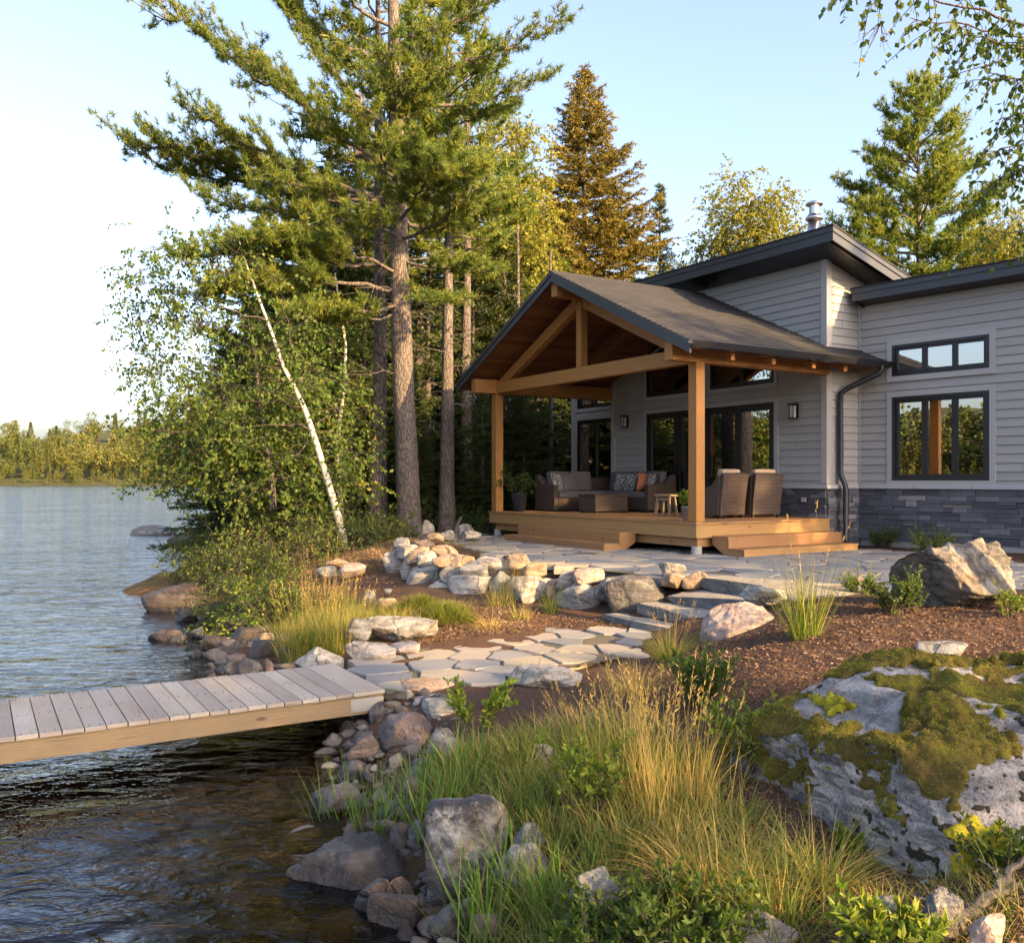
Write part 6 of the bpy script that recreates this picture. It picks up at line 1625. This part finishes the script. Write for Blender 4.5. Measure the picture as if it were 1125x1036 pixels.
for i in range(9):                                 # bare twig
    a = atY(968, 25, 6) - BB; b = a + np.array([r.uniform(-.22, .05), r.uniform(-.1, .1), r.uniform(-.3, -.12)]); t.limb(curve3(a, (a + b) / 2 + r.standard_normal(3) * .03, b, 5), .003, .001, 4)
C = np.array([[r.normal(0, 1.4), r.normal(0, 1.2), r.uniform(4.2, 9)] for _ in range(40)]); C = C[C[:, 0] > -.6]
leaf_clumps(t, C, .5, 60, .06, .045)
for c in C:
    s = P[min(21, max(6, int(c[2] / 8.6 * 21) - 3))]; t.limb(curve3(s, (s + c) / 2 + [0, 0, .2], c, 6), .02, .004, 5)
t.make('overhanging_birch', 'birch whose leafy twigs hang into the upper right corner', 'birch tree', 'birch_bark', 'birch_leaves', BB)

# ---- the wood at the viewer's back, which shades the bank (outside the picture)
SG = 'trees of the wood behind the viewer'
for i, (kk, off, sc, src) in enumerate([(.5, 0, 1.0, s1), (3, 2.5, .95, a2), (5.5, 0, 1.0, s1), (11.5, 0, 1.05, s1), (14, 2.5, 1.0, a2), (16.5, 0, 1.0, s1), (19.5, 2, .92, p9), (22.5, 1, .9, s1)]):
    X, Y = 10.5 + .66 * kk + .75 * off, -9.5 + .75 * kk - .66 * off
    copy_tree(src, (X, Y, hgt(X, Y) - .1), i * 1.3, sc, 'tall tree in the wood behind the viewer', SG)

# ---- far shore: one wood, seen as a mass
rng = np.random.default_rng(77); V4, F4 = [], NB()
def far_proto(kind, seed, fine=False):
    r = np.random.default_rng(seed); n = (330 if kind == 'c' else 380) * (4 if fine else 1); fs = .5 if fine else 1
    if kind == 'c':
        u = r.uniform(0, 1, n) ** .8; an = r.uniform(0, 6.283, n); R = (1 - u) * .19 * r.uniform(.4, 1.15, n) * (.8 + .35 * np.sin(u * 40 + 3 * np.sin(an))) + .010
        p = np.stack([np.cos(an) * R, np.sin(an) * R, .06 + u * .94], 1); ax = np.stack([np.cos(an), np.sin(an), -.35 + .9 * u], 1) + .25 * r.standard_normal((n, 3)); return p, ax, .085 * fs, .05 * fs
    c = r.standard_normal((9, 3)) * [.14, .14, .16] + [0, 0, .6]; q = c[r.integers(0, 9, n)]
    d = unit(r.standard_normal((n, 3))); p = q + d * r.uniform(.08, .17, (n, 1)); return p, d + .4 * r.standard_normal((n, 3)), .085 * fs, .075 * fs
protos = [far_proto('c', 1), far_proto('c', 2), far_proto('d', 3), far_proto('d', 4), far_proto('c', 5)]
protos += [far_proto('c', 1, True), far_proto('c', 2, True), far_proto('d', 3, True), far_proto('d', 4, True), far_proto('c', 5, True)]
P, A, LL, WW = [], [], [], []
cnt = 0
def far_tree(X, Y, hh, ki, sq):
    p, ax, l, w_ = protos[ki]; an = rng.uniform(0, 6.28); c_, s_ = math.cos(an), math.sin(an)
    q = p.copy(); q[:, 0], q[:, 1] = p[:, 0] * c_ - p[:, 1] * s_, p[:, 0] * s_ + p[:, 1] * c_
    P.append(q * [hh * sq, hh * sq, hh] + [X, Y, 0]); A.append(np.stack([ax[:, 0] * c_ - ax[:, 1] * s_, ax[:, 0] * s_ + ax[:, 1] * c_, ax[:, 2]], 1)); LL.append(np.full(len(p), l * hh)); WW.append(np.full(len(p), w_ * hh))
xs_, ys_, hs_, ks_, qs_ = [], [], [], [], []
for az in np.arange(-150, -12, .42):
    wvv = 30 * math.sin(az * .11) + 18 * math.sin(az * .31 + 1)
    R = np.interp(az, [-180, -150, -120, -90, -60, -33, -20, 0, 180], [200, 210, 240, 270, 350, 490, 470, 500, 500]) + wvv * .5
    dense = 6 if -34 < az < -14 else 4
    for row in range(dense):
        rr = R + 6 + row * (12 + row * 4) + rng.uniform(-4, 6); a2_ = math.radians(az + rng.uniform(-.3, .3))
        xs_.append(math.sin(a2_) * rr); ys_.append(math.cos(a2_) * rr); ks_.append(int(rng.choice([0, 1, 4, 2, 3])) + (5 if -34 < az < -14 else 0)); hs_.append((rng.choice([8, 11, 14, 18]) if row else rng.choice([4, 7, 10])) * rng.uniform(.8, 1.2) * (1 if row else .7) * (1.3 if (-22.5 < az < -17) else 1)); qs_.append(rng.uniform(.8, 1.25))
zs_ = height(np.array(xs_), np.array(ys_))
for X, Y, hh, ki, sq, zz in zip(xs_, ys_, hs_, ks_, qs_, zs_):
    n0 = len(P); far_tree(X, Y, hh, ki, sq); P[n0][:, 2] += zz - .3
P, A, LL, WW = np.concatenate(P), np.concatenate(A), np.concatenate(LL), np.concatenate(WW)
F4.add(*leaves(P, A, LL, WW, rng))
tag(obj('far_wood', F4.mesh('far_wood'), M['far_leaves']), kind='stuff')
# ================================================================== grasses and small plants
def clump(seed, n, rad, h, wd, bend, straw=0.1, seg=4, spread=.35, heads=0, lean=(0, 0), head_len=.18):
    r = np.random.default_rng(seed); a = r.uniform(0, 6.283, n); q = np.sqrt(r.uniform(0, 1, n)) * rad
    base = np.stack([np.cos(a) * q, np.sin(a) * q, np.full(n, -.03)], 1)
    d = np.stack([np.cos(a) * spread * (q / rad + .15) + lean[0], np.sin(a) * spread * (q / rad + .15) + lean[1], np.ones(n)], 1) + r.standard_normal((n, 3)) * [.2, .2, .06]
    st = (r.uniform(0, 1, n) < straw).astype(float) * r.uniform(.6, 1, n)
    nb = NB(); v, f, uv, tip = blades(base, d, h * r.uniform(.5, 1.1, n), wd * r.uniform(.6, 1.1, n), bend * r.gamma(2.2, .5, n), r, seg, st); nb.add(v, f, uv)
    if heads:
        a = r.uniform(0, 6.283, heads); q = np.sqrt(r.uniform(0, 1, heads)) * rad * .8
        base = np.stack([np.cos(a) * q, np.sin(a) * q, np.full(heads, -.03)], 1); d = np.stack([np.cos(a) * .18 + lean[0], np.sin(a) * .18 + lean[1], np.ones(heads)], 1) + r.standard_normal((heads, 3)) * .07
        Lh = h * r.uniform(1.0, 1.5, heads)
        v, f, uv, tip = blades(base, d, Lh, wd * .55, bend * .35, r, 5, 1.0); nb.add(v, f, uv)
        ring = v.reshape(heads, 6, 2, 3).mean(2)        # stem points
        k_ = 14; u = r.uniform(.68, 1.0, (heads, k_)); idx = u * 5; i0 = np.minimum(idx.astype(int), 4); fr_ = idx - i0
        rows = np.arange(heads)[:, None]; pos = ring[rows, i0] * (1 - fr_[..., None]) + ring[rows, i0 + 1] * fr_[..., None]
        pos = pos.reshape(-1, 3); ax = np.repeat(unit(ring[:, 5] - ring[:, 3]), k_, 0) + r.standard_normal((heads * k_, 3)) * .35
        v, f, uv = leaves(pos, ax, r.uniform(.25, .6, len(pos)) * head_len * .4, wd * .9, r, 1.0); nb.add(v, f, uv)
    return nb
def place_grass(px, py, nb_args, name, label, m='grass', group=None, cat='grass clump', z=None, scale=1.0):
    p = ray(px, py); nb = clump(**nb_args); o = obj(name, nb.mesh(name), M[m], None, p); o.scale = (scale,) * 3
    return tag(o, label, cat, group)
def leafy(seed, stems, rad, h, nleaf, L, wd, up=.7, top=.25, spread=.5, m='shrub_leaves', bark='twig_bark', branch=3):
    """low plant: stems carrying leaves all the way"""
    t = Tree(seed); r = t.r
    for i in range(stems):
        an = r.uniform(0, 6.283); q = math.sqrt(r.uniform(0, 1)) * rad * .35; b = np.array([math.cos(an) * q, math.sin(an) * q, -.04])
        d = np.array([math.cos(an) * rad * r.uniform(.3, 1.0), math.sin(an) * rad * r.uniform(.3, 1.0), h * r.uniform(.6, 1.05)])
        e = curve3(b, b + d * [.3, .3, .65], b + d, 7); t.limb(e, .004 + .004 * h, .002, 5)
        br = [e]
        for j in range(branch):
            s = e[r.integers(2, 6)]; g_ = s + (d * .35 + r.standard_normal(3) * .3 * rad) * r.uniform(.5, 1); br.append(curve3(s, (s + g_) / 2 + [0, 0, .03], g_, 6)); t.limb(br[-1], .003, .0012, 4)
        for e2 in br:
            k_ = max(3, int(nleaf / (branch + 1))); u = r.uniform(.2, 1, k_) ** .8; n = len(e2)
            P = np.stack([np.interp(u, np.linspace(0, 1, n), e2[:, c]) for c in range(3)], 1); tdir = unit(e2[-1] - e2[0])
            A = tdir * .5 + r.standard_normal((k_, 3)) * .75 + np.array([0, 0, up * .5])
            t.l.add(*leaves(P, A, L * r.uniform(.6, 1.15, k_), wd * r.uniform(.7, 1.1, k_), r))
    return t
def plant(px, py, t, name, label, leaf, cat='plant', group=None, at_=None, bark='twig_bark'):
    p = ray(px, py) if at_ is None else np.array(at_)
    return t.make(name, label, cat, bark, leaf, p, group, crown='foliage', trunk='stems')
# potted plants on the porch
for pot_o, dz_, s_, lf, sd in ((pot_zinc, .23, (9, .16, .26, 34, .08, .05), 'lime_leaves', 1), (pot_navy, .36, (14, .34, .42, 44, .09, .045), 'shrub_leaves', 2)):
    t = leafy(900 + sd, *s_); o = obj('foliage', t.l.mesh('foliage'), M[lf], pot_o, (0, 0, dz_)); o2 = obj('stems', t.b.mesh('stems', True), M['twig_bark'], pot_o, (0, 0, dz_))

# --- bank shrubs (left)
def shrub(px, Y, w, h, seed, leaf, label, L=.065, dens=1.0, name='shrub', zoff=0):
    t = Tree(seed); r = t.r; n = int(46 * dens * max(1, w)); d = unit(np.abs(r.standard_normal((n, 3))) * r.choice([-1, 1], (n, 3)) * [1, 1, 0] + np.array([0, 0, 1]) * r.uniform(-.15, 1.2, (n, 1)))
    C = d * (r.uniform(.25, 1, n) ** .5)[:, None] * [w, w * .9, h] * r.uniform(.75, 1.1, (n, 1)); C[:, 2] = np.maximum(C[:, 2], .08)
    for c in C:
        s = np.array([c[0] * .12, c[1] * .12, -.05]); t.limb(curve3(s, (s + c) * .5 + [0, 0, .15 * h], c, 6), .010, .003, 4)
    leaf_clumps(t, C, .26, 54, L, L * .55, droop=.1, flat=.8)
    p = base_at(px, Y); p[2] += zoff
    return t.make(name, label, 'shrub', 'twig_bark', leaf, p, 'shrubs on the lake bank', crown='foliage', trunk='stems')
shrub(236, 17.2, .85, 1.0, 301, 'shrub_leaves', 'dark green shrub hanging over the lake at the left tip of the bank')
shrub(268, 16.0, .9, 1.15, 302, 'shrub_leaves', 'olive shrub with yellowish tips in the middle of the bank')
shrub(318, 16.6, 1.1, 1.25, 303, 'shrub_leaves', 'wide dark green shrub left of the leaning birch foot')
shrub(352, 17.5, .9, 1.0, 304, 'shrub_leaves', 'green shrub right behind the leaning birch foot')
shrub(292, 19.5, 1.3, 1.5, 305, 'shrub_leaves', 'tall green shrub under the maple by the water')
shrub(230, 21.5, 1.2, 1.2, 306, 'shrub_leaves', 'dark shrub behind the left tip of the bank by the water')
shrub(262, 13.6, .62, .85, 307, 'shrub_leaves', 'olive bush just above the black wet shore rocks', .06)
shrub(296, 12.4, .62, .86, 308, 'lime_leaves', 'bright yellow green bush above the brown shore rocks', .06)
shrub(328, 12.6, .5, .62, 309, 'shrub_leaves', 'grey green bush right of the bright yellow green bush', .05)
shrub(395, 17.8, .6, .7, 310, 'shrub_leaves', 'low shrub between the thin birch and the pine trunk')
shrub(418, 18.8, .8, .8, 311, 'shrub_leaves', 'low dark shrub behind the pine trunks')
shrub(372, 20, 1.0, 1.1, 312, 'shrub_leaves', 'shrub in the shade behind the two birches')
shrub(528, 21.5, .7, .5, 313, 'shrub_leaves', 'low green shrub left of the porch deck among stones')
shrub(478, 22.0, .8, .8, 314, 'shrub_leaves', 'low green shrub between the big pine and the reddish trunk')
# --- along the house
def bush(px, py, w, h, seed, leaf, label, L=.035, stems=26):
    t = leafy(seed, stems, w, h, 60, L, L * .42, branch=4); return plant(px, py, t, 'small_bush', label, leaf, 'bush', 'small bushes in the mulch')
bush(969, 602, .30, .34, 321, 'birch_leaves', 'round green bush by the stone base right of the downspout', .032, 50)
bush(1022, 607, .36, .36, 322, 'lime_leaves', 'loose lime green bush by the stone base under the wing windows', .05, 22)
bush(1073, 595, .32, .36, 323, 'birch_leaves', 'dark green bush by the stone base behind the craggy boulder', .034, 36)
bush(945, 652, .17, .20, 324, 'lime_leaves', 'small green bush in the mulch, left of a slightly larger one', .035, 20)
bush(985, 676, .24, .34, 325, 'birch_leaves', 'green bush in the mulch left of the craggy boulder', .04, 30)
bush(1110, 680, .13, .24, 326, 'lime_leaves', 'yellow green sprig in front of the craggy boulder', .035, 10)
bush(768, 775, .22, .34, 327, 'birch_leaves', 'dark green bush at the mulch edge behind the straw coloured grass', .05, 30)
bush(812, 830, .24, .30, 328, 'lime_leaves', 'yellow green weeds between the straw grass and the mossy boulder', .04, 22)
bush(838, 850, .16, .26, 329, 'shrub_leaves', 'small dark leafy weed touching the mossy boulder', .045, 14)
bush(524, 805, .22, .42, 330, 'lime_leaves', 'loose leafy sapling standing before the tan path slab', .06, 11)
bush(347, 716, .26, .26, 331, 'lime_leaves', 'bright green leafy weed behind the dock beside the speckled boulder', .045, 34)
bush(672, 1060, .24, .24, 332, 'birch_leaves', 'bright leafy plant at the lower edge right of the pale rock', .046, 46)
bush(740, 1055, .28, .28, 333, 'birch_leaves', 'dense bluish green leafy plant at the lower edge', .048, 52)
bush(985, 1066, .16, .22, 335, 'lime_leaves', 'bright lime plant with pointed leaves at the lower edge by the roots', .058, 20)
bush(1095, 960, .13, .20, 336, 'birch_leaves', 'feathery green sprig above the driftwood root', .035, 22)
bush(935, 935, .06, .12, 337, 'lime_leaves', 'tiny green sprig at the foot of the mossy boulder', .035, 8)
bush(1030, 918, .07, .14, 338, 'lime_leaves', 'tiny yellow sprig right of the mossy boulder face', .04, 8)
bush(640, 905, .22, .46, 339, 'lime_leaves', 'yellow green weed with upright stems in the middle of the sedge', .05, 14)
bush(430, 690, .18, .14, 341, 'shrub_leaves', 'small sprig on the white flat rock', .03, 8)
bush(665, 640, .2, .08, 342, 'lime_leaves', 'low green mat on top of the wall beside the leaning boulder', .03, 22)

# --- named grass clumps
GG = 'grass clumps of the planting'
G = lambda px, py, lab, m='grass', **kw: place_grass(px, py, kw, 'grass_clump', lab, m, GG)
G(884, 700, 'tall upright grass standing alone in the mulch before the side steps', seed=401, n=190, rad=.12, h=.8, wd=.008, bend=.45, straw=.10, spread=.2, heads=5)
G(737, 722, 'blue green fescue tuft at the foot of the stone steps', seed=402, n=420, rad=.13, h=.40, wd=.005, bend=.7, straw=.22, spread=.8, heads=26, head_len=.08)
G(700, 760, 'straw coloured tuft spilling over the mulch below the fescue', seed=403, n=260, rad=.16, h=.48, wd=.005, bend=1.6, straw=1.0, spread=.9)
G(589, 752, 'small dark green tuft on the pale path edge stone', seed=404, n=230, rad=.07, h=.30, wd=.005, bend=.7, straw=.05, spread=.75)
G(640, 800, 'dry brown grass at the lower edge of the mulch', seed=405, n=160, rad=.30, h=.24, wd=.004, bend=1.2, straw=.95, spread=.6, heads=30)
G(738, 900, 'tall bundle of straw coloured grass in the middle of the slope', seed=406, n=80, rad=.20, h=.62, wd=.0075, bend=.45, straw=.8, spread=.2, heads=46)
G(690, 860, 'tall dry grass left of the straw bundle', seed=407, n=60, rad=.25, h=.5, wd=.007, bend=.7, straw=.6, spread=.3, heads=36)
G(770, 985, 'golden straw clump arching left in the lower slope', seed=409, n=190, rad=.10, h=.5, wd=.007, bend=1.5, straw=1.0, spread=.35, lean=(-.45, 0))
G(865, 985, 'dense green sedge fountain below the mossy boulder', seed=410, n=440, rad=.15, h=.42, wd=.006, bend=1.5, straw=.14, spread=1.0)
G(905, 965, 'brownish sedge at the foot of the mossy boulder', seed=411, n=300, rad=.16, h=.42, wd=.006, bend=1.5, straw=.45, spread=.9)
G(335, 722, 'golden green grass behind the dock, left half of the tall pair', seed=412, n=420, rad=.30, h=.72, wd=.007, bend=.5, straw=.3, spread=.3, heads=40)
G(372, 714, 'golden green grass behind the dock, right half of the tall pair', seed=413, n=420, rad=.28, h=.66, wd=.007, bend=.5, straw=.3, spread=.3, heads=30)
G(352, 672, 'dry tall grass above the golden green pair on the bank', seed=414, n=260, rad=.35, h=.75, wd=.006, bend=.6, straw=.9, spread=.35, heads=40)
G(568, 660, 'grey green grass in front of the widest pale wall stone', seed=415, n=110, rad=.12, h=.62, wd=.006, bend=.6, straw=.4, spread=.2, heads=6)
G(606, 673, 'bright green upright grass between the pale and the square wall stones', seed=416, n=120, rad=.10, h=.42, wd=.007, bend=.5, straw=.1, spread=.25)
G(573, 682, 'yellowing grass at the foot of the widest pale wall stone', seed=417, n=110, rad=.12, h=.36, wd=.006, bend=.7, straw=.6, spread=.3)
G(540, 690, 'fallen straw tuft on the mulch below the wall', seed=418, n=240, rad=.13, h=.40, wd=.006, bend=2.6, straw=1.0, spread=1.3)
G(548, 668, 'tall thin grass before the grey wall stone', seed=419, n=120, rad=.14, h=.66, wd=.005, bend=.6, straw=.5, spread=.25, heads=8)
G(500, 672, 'grey green grass at the foot of the left wall', seed=420, n=160, rad=.25, h=.3, wd=.006, bend=.8, straw=.3, spread=.4)
G(590, 618, 'low grass growing on the terrace edge behind the wall', seed=421, n=260, rad=.35, h=.16, wd=.006, bend=1.2, straw=.4, spread=.9)
G(525, 610, 'mossy green grass on the terrace edge above the left wall', seed=422, n=260, rad=.4, h=.14, wd=.006, bend=1.2, straw=.3, spread=.9)
G(652, 622, 'short grass on the terrace edge above the square wall block', seed=423, n=200, rad=.35, h=.12, wd=.006, bend=1.2, straw=.4, spread=.9)
G(860, 1030, 'long green blades in front of the rounded pinkish rock', seed=424, n=160, rad=.12, h=.45, wd=.007, bend=1.2, straw=.2, spread=.7)
G(1075, 960, 'curling pale dry stems over the driftwood root', seed=425, n=40, rad=.12, h=.35, wd=.005, bend=2.0, straw=1.0, spread=.7)
# fresh moss-like mound
for i, (px, py, rad, lab) in enumerate([(490, 683, .36, 'yellow green mossy mound behind the white flat rock, right side'), (462, 672, .3, 'yellow green mossy mound behind the white flat rock, left side')]):
    r = np.random.default_rng(450 + i); n = 5200; a = r.uniform(0, 6.283, n); q = np.sqrt(r.uniform(0, 1, n)); b = np.stack([np.cos(a) * q * rad, np.sin(a) * q * rad * .7, .22 * rad * 2 * (1 - q ** 2) * (1 + .3 * np.sin(a * 5))], 1)
    nb = NB(); v, f, uv, tip = blades(b, np.stack([np.cos(a) * q, np.sin(a) * q, np.ones(n)], 1) + .4 * r.standard_normal((n, 3)), r.uniform(.05, .13, n), .006, 1.0, r, 2, (r.uniform(0, 1, n) < .15) * .7); nb.add(v, f, uv)
    tag(obj('moss_mound', nb.mesh('moss_mound'), M['lime_leaves' if False else 'grass'], None, ray(px, py)), lab, 'moss', None)
# reeds at the water's edge
GR = 'reeds at the water edge'
for i, (px, py, n, h, lab) in enumerate([
    (361, 905, 14, .40, 'thin brownish reeds standing in the water, farthest left'), (382, 900, 26, .46, 'reeds beside the pinkish rock in the water'), (412, 912, 46, .55, 'dense bright reed tuft behind the big wedge rock'), (443, 905, 30, .42, 'reeds with arching tips right of the bright tuft'),
    (478, 918, 52, .56, 'tall bright reeds behind the tall dark boulder'), (505, 880, 40, .50, 'reeds in front of the sedge left of the tall boulder top'), (556, 925, 34, .55, 'bright reeds just right of the tall dark boulder'), (540, 1015, 60, .48, 'reeds at the right foot of the tall dark boulder'), (527, 1045, 26, .62, 'single long reeds rising from the lower edge'), (520, 850, 60, .42, 'soft reeds behind the shore rocks'), (575, 985, 50, .42, 'reeds in the dark gap right of the tall boulder'), (622, 1010, 60, .36, 'short reeds beside the pale lichened rock'), (460, 868, 40, .36, 'reeds behind the low rocks by the fractured stone')]):
    place_grass(px, py, dict(seed=480 + i, n=n, rad=.09 + .0008 * n, h=h, wd=.012, bend=.38, straw=.14, spread=.22, seg=5), 'reed_clump', lab, 'reed', GR, 'reeds')
# --- the meadow between: nobody could count it
def inpoly(poly, n, seed):
    r = np.random.default_rng(seed); P = np.array(poly); lo, hi = P.min(0), P.max(0); out = []
    while len(out) < n:
        c = r.uniform(lo, hi)
        if pip(poly, *c): out.append(c)
    return np.array(out)
def meadow(name, pixpoly, zz, n, seed, h, wd, bend, straw, m='grass', spread=.5, seg=4, clumpy=0, heads=0):
    poly = [tuple(at(x, y, z)[:2]) for (x, y), z in zip(pixpoly, zz)]
    r = np.random.default_rng(seed)
    if clumpy:
        c = inpoly(poly, clumpy, seed); k_ = r.integers(0, clumpy, n); q = c[k_] + r.standard_normal((n, 2)) * .06
        dirn = (q - c[k_]) / .06 * spread * .5; hs = r.uniform(.6, 1.15, clumpy)[k_]; ss = np.clip(straw + r.normal(0, .3, clumpy), 0, 1)[k_]
    else: q = inpoly(poly, n, seed); dirn = r.standard_normal((n, 2)) * spread * .5; hs = 1.0; ss = straw
    z = height(q[:, 0], q[:, 1]); b = np.stack([q[:, 0], q[:, 1], z - .02], 1)
    d = np.concatenate([dirn, np.ones((n, 1))], 1) + r.standard_normal((n, 3)) * .15
    st = (r.uniform(0, 1, n) < ss) * r.uniform(.5, 1, n)
    nb = NB(); v, f, uv, tip = blades(b, d, h * hs * r.uniform(.5, 1.15, n), wd * r.uniform(.6, 1.1, n), bend * r.uniform(.4, 1.6, n), r, seg, st); nb.add(v, f, uv)
    return tag(obj(name, nb.mesh(name), M[m]), kind='stuff')
meadow('meadow_grass', [(470, 850), (520, 820), (580, 812), (680, 820), (760, 845), (815, 885), (850, 990), (780, 1060), (600, 1070), (520, 1040), (570, 930), (480, 900)], [.18, .28, .36, .45, .55, .55, .45, .3, .15, .1, .2, .12], 7200, 501, .28, .0092, 1.05, .14, clumpy=130)
meadow('meadow_grass', [(620, 830), (700, 815), (780, 830), (820, 890), (760, 940), (640, 920)], [.40, .5, .58, .58, .5, .4], 520, 502, .44, .007, .8, .75, clumpy=34, spread=.55)
meadow('dead_grass', [(470, 850), (520, 820), (600, 800), (700, 790), (790, 830), (850, 900), (870, 1000), (780, 1060), (600, 1070), (540, 1020), (570, 930), (480, 900)], [.18, .28, .38, .48, .58, .5, .43, .3, .15, .1, .2, .12], 3600, 511, .30, .0055, 2.8, 1.0, spread=2.6)
meadow('bank_grass', [(322, 735), (300, 700), (330, 680), (380, 668), (430, 672), (470, 690), (400, 705), (370, 720)], [.2, .15, .25, .4, .5, .48, .4, .3], 5200, 503, .30, .007, .9, .35, clumpy=110)
meadow('wood_floor_grass', [(330, 640), (300, 620), (380, 606), (520, 590), (540, 600), (430, 640)], [.4, .5, .9, 1.0, 1.0, .6], 1500, 504, .13, .007, 1.1, .6)
meadow('corner_grass', [(900, 1000), (1000, 985), (1110, 940), (1180, 1000), (1100, 1080), (920, 1080)], [.42, .45, .6, .65, .5, .4], 1500, 505, .16, .005, 1.2, .35, clumpy=70)

# --- loose bark chips on the mulch, pine straw, and litter
def chips(name, pixpoly, zz, n, seed, L, m='chip'):
    poly = [tuple(at(x, y, z)[:2]) for (x, y), z in zip(pixpoly, zz)]; q = inpoly(poly, n, seed); r = np.random.default_rng(seed)
    z = height(q[:, 0], q[:, 1]); near_ = .05 * fbm(np.stack([q[:, 0], q[:, 1], 0 * z], 1), .9, 4, 3) + .03 * fbm(np.stack([q[:, 0], q[:, 1], 0 * z], 1), 4.5, 3, 9)
    b = np.stack([q[:, 0], q[:, 1], z + near_ + r.uniform(.0, .012, n)], 1); ax = r.standard_normal((n, 3)) * [1, 1, .28]
    nb = NB(); nb.add(*leaves(b, ax, L * r.uniform(.4, 1.5, n), L * .34 * r.uniform(.5, 1.4, n), r)); return tag(obj(name, nb.mesh(name), M[m]), kind='stuff')
chips('bark_mulch', [(640, 800), (700, 745), (765, 722), (850, 690), (870, 650), (1010, 640), (1130, 660), (1130, 720), (900, 730), (840, 800), (820, 850), (740, 830)], [.45, .5, .6, .85, .95, .97, 1.0, 1.0, .95, .75, .6, .5], 15000, 511, .034)
chips('bark_mulch', [(790, 800), (850, 770), (900, 800), (940, 880), (965, 965), (900, 1000), (820, 930)], [.6, .65, .55, .45, .43, .42, .5], 4200, 515, .03)
chips('bark_mulch', [(430, 712), (480, 690), (500, 665), (580, 668), (660, 676), (690, 690), (640, 690), (560, 698), (500, 704)], [.4, .47, .55, .55, .57, .48, .46, .44, .42], 6500, 512, .034)
chips('needle_litter', [(330, 650), (380, 606), (450, 600), (440, 640), (440, 670), (380, 680)], [.35, .9, 1.05, .7, .6, .4], 5000, 513, .04)
chips('bark_mulch', [(880, 985), (960, 960), (1060, 930), (1130, 900), (1150, 1000), (1050, 1060), (900, 1040)], [.4, .45, .55, .7, .65, .5, .4], 5000, 514, .022)

r = np.random.default_rng(66)                       # fallen leaves and twigs
def litter(name, regions, n, L, W_, m, flat=.12):
    nb = NB()
    for pixpoly, zz in regions:
        poly = [tuple(at(x, y, z)[:2]) for (x, y), z in zip(pixpoly, zz)]; q = inpoly(poly, n, len(pixpoly) + n); z = height(q[:, 0], q[:, 1]); P3 = np.stack([q[:, 0], q[:, 1], 0 * z], 1)
        z = z + .05 * fbm(P3, .9, 4, 3) + .03 * fbm(P3, 4.5, 3, 9) + .012
        nb.add(*leaves(np.stack([q[:, 0], q[:, 1], z], 1), r.standard_normal((n, 3)) * [1, 1, flat], L * r.uniform(.5, 1.3, n), W_ * r.uniform(.7, 1.2, n), r, 0, np.array([[0, 0, 1.0]]) + .3 * r.standard_normal((n, 3))))
    return tag(obj(name, nb.mesh(name), M[m]), kind='stuff')
RGS = [([(640, 800), (700, 745), (765, 722), (850, 690), (1010, 640), (1130, 660), (1130, 720), (900, 730), (840, 800), (740, 830)], [.45, .5, .6, .85, .97, 1.0, 1.0, .95, .75, .5]), ([(430, 712), (480, 690), (500, 665), (660, 676), (690, 690), (560, 698)], [.4, .47, .55, .57, .48, .44]), ([(330, 650), (380, 606), (450, 600), (440, 670)], [.35, .9, 1.05, .6])]
litter('fallen_leaves', RGS, 150, .045, .03, 'aspen_leaves'); litter('twigs', RGS, 160, .14, .006, 'chip', .25)
# --- driftwood root in the corner
dr_ = NB(); b0 = ray(1080, 1000); pts = lambda L: np.array([atY(x, y, b0[1] + dy) for x, y, dy in L])
for L, r0, r1 in [([(1030, 1030, -.12), (1052, 1012, -.08), (1070, 998, -.04), (1090, 984, .0), (1112, 978, .04), (1145, 990, .08)], .020, .030), ([(1090, 984, 0), (1102, 966, .06), (1114, 950, .12), (1135, 944, .16)], .018, .010), ([(1070, 998, -.04), (1046, 986, .04), (1020, 986, .1), (1000, 996, .1)], .012, .005), ([(1052, 1012, -.08), (1048, 1030, -.1), (1056, 1045, -.12)], .012, .006), ([(1102, 966, .06), (1088, 950, .14), (1070, 946, .2)], .008, .003)]:
    p = pts(L); p[:, 2] += .0; n = 12; u = np.linspace(0, len(p) - 1, n); P = np.stack([np.interp(u, range(len(p)), p[:, i]) for i in range(3)], 1); P[1:-1] += np.random.default_rng(3).standard_normal((n - 2, 3)) * .007
    v, f = tube(P - b0, np.linspace(r0, r1, n), 18, wob=.05, seed=len(L), groove=.16); dr_.add(v, f)
tag(obj('driftwood_root', dr_.mesh('driftwood_root', True), M['driftwood'], None, b0), 'silvery twisted root in the lower right corner below the moss', 'driftwood')
# stump by the pines
t = Tree(71); t.limb(curve3(np.array([0, 0, -.05]), np.array([.02, 0, .2]), np.array([.14, 0, .42]), 8), .07, .03, 9); t.make('thin_stump', 'thin leaning broken stump between stones right of the big pine', 'stump', 'driftwood', 'grass', ray(500, 588))
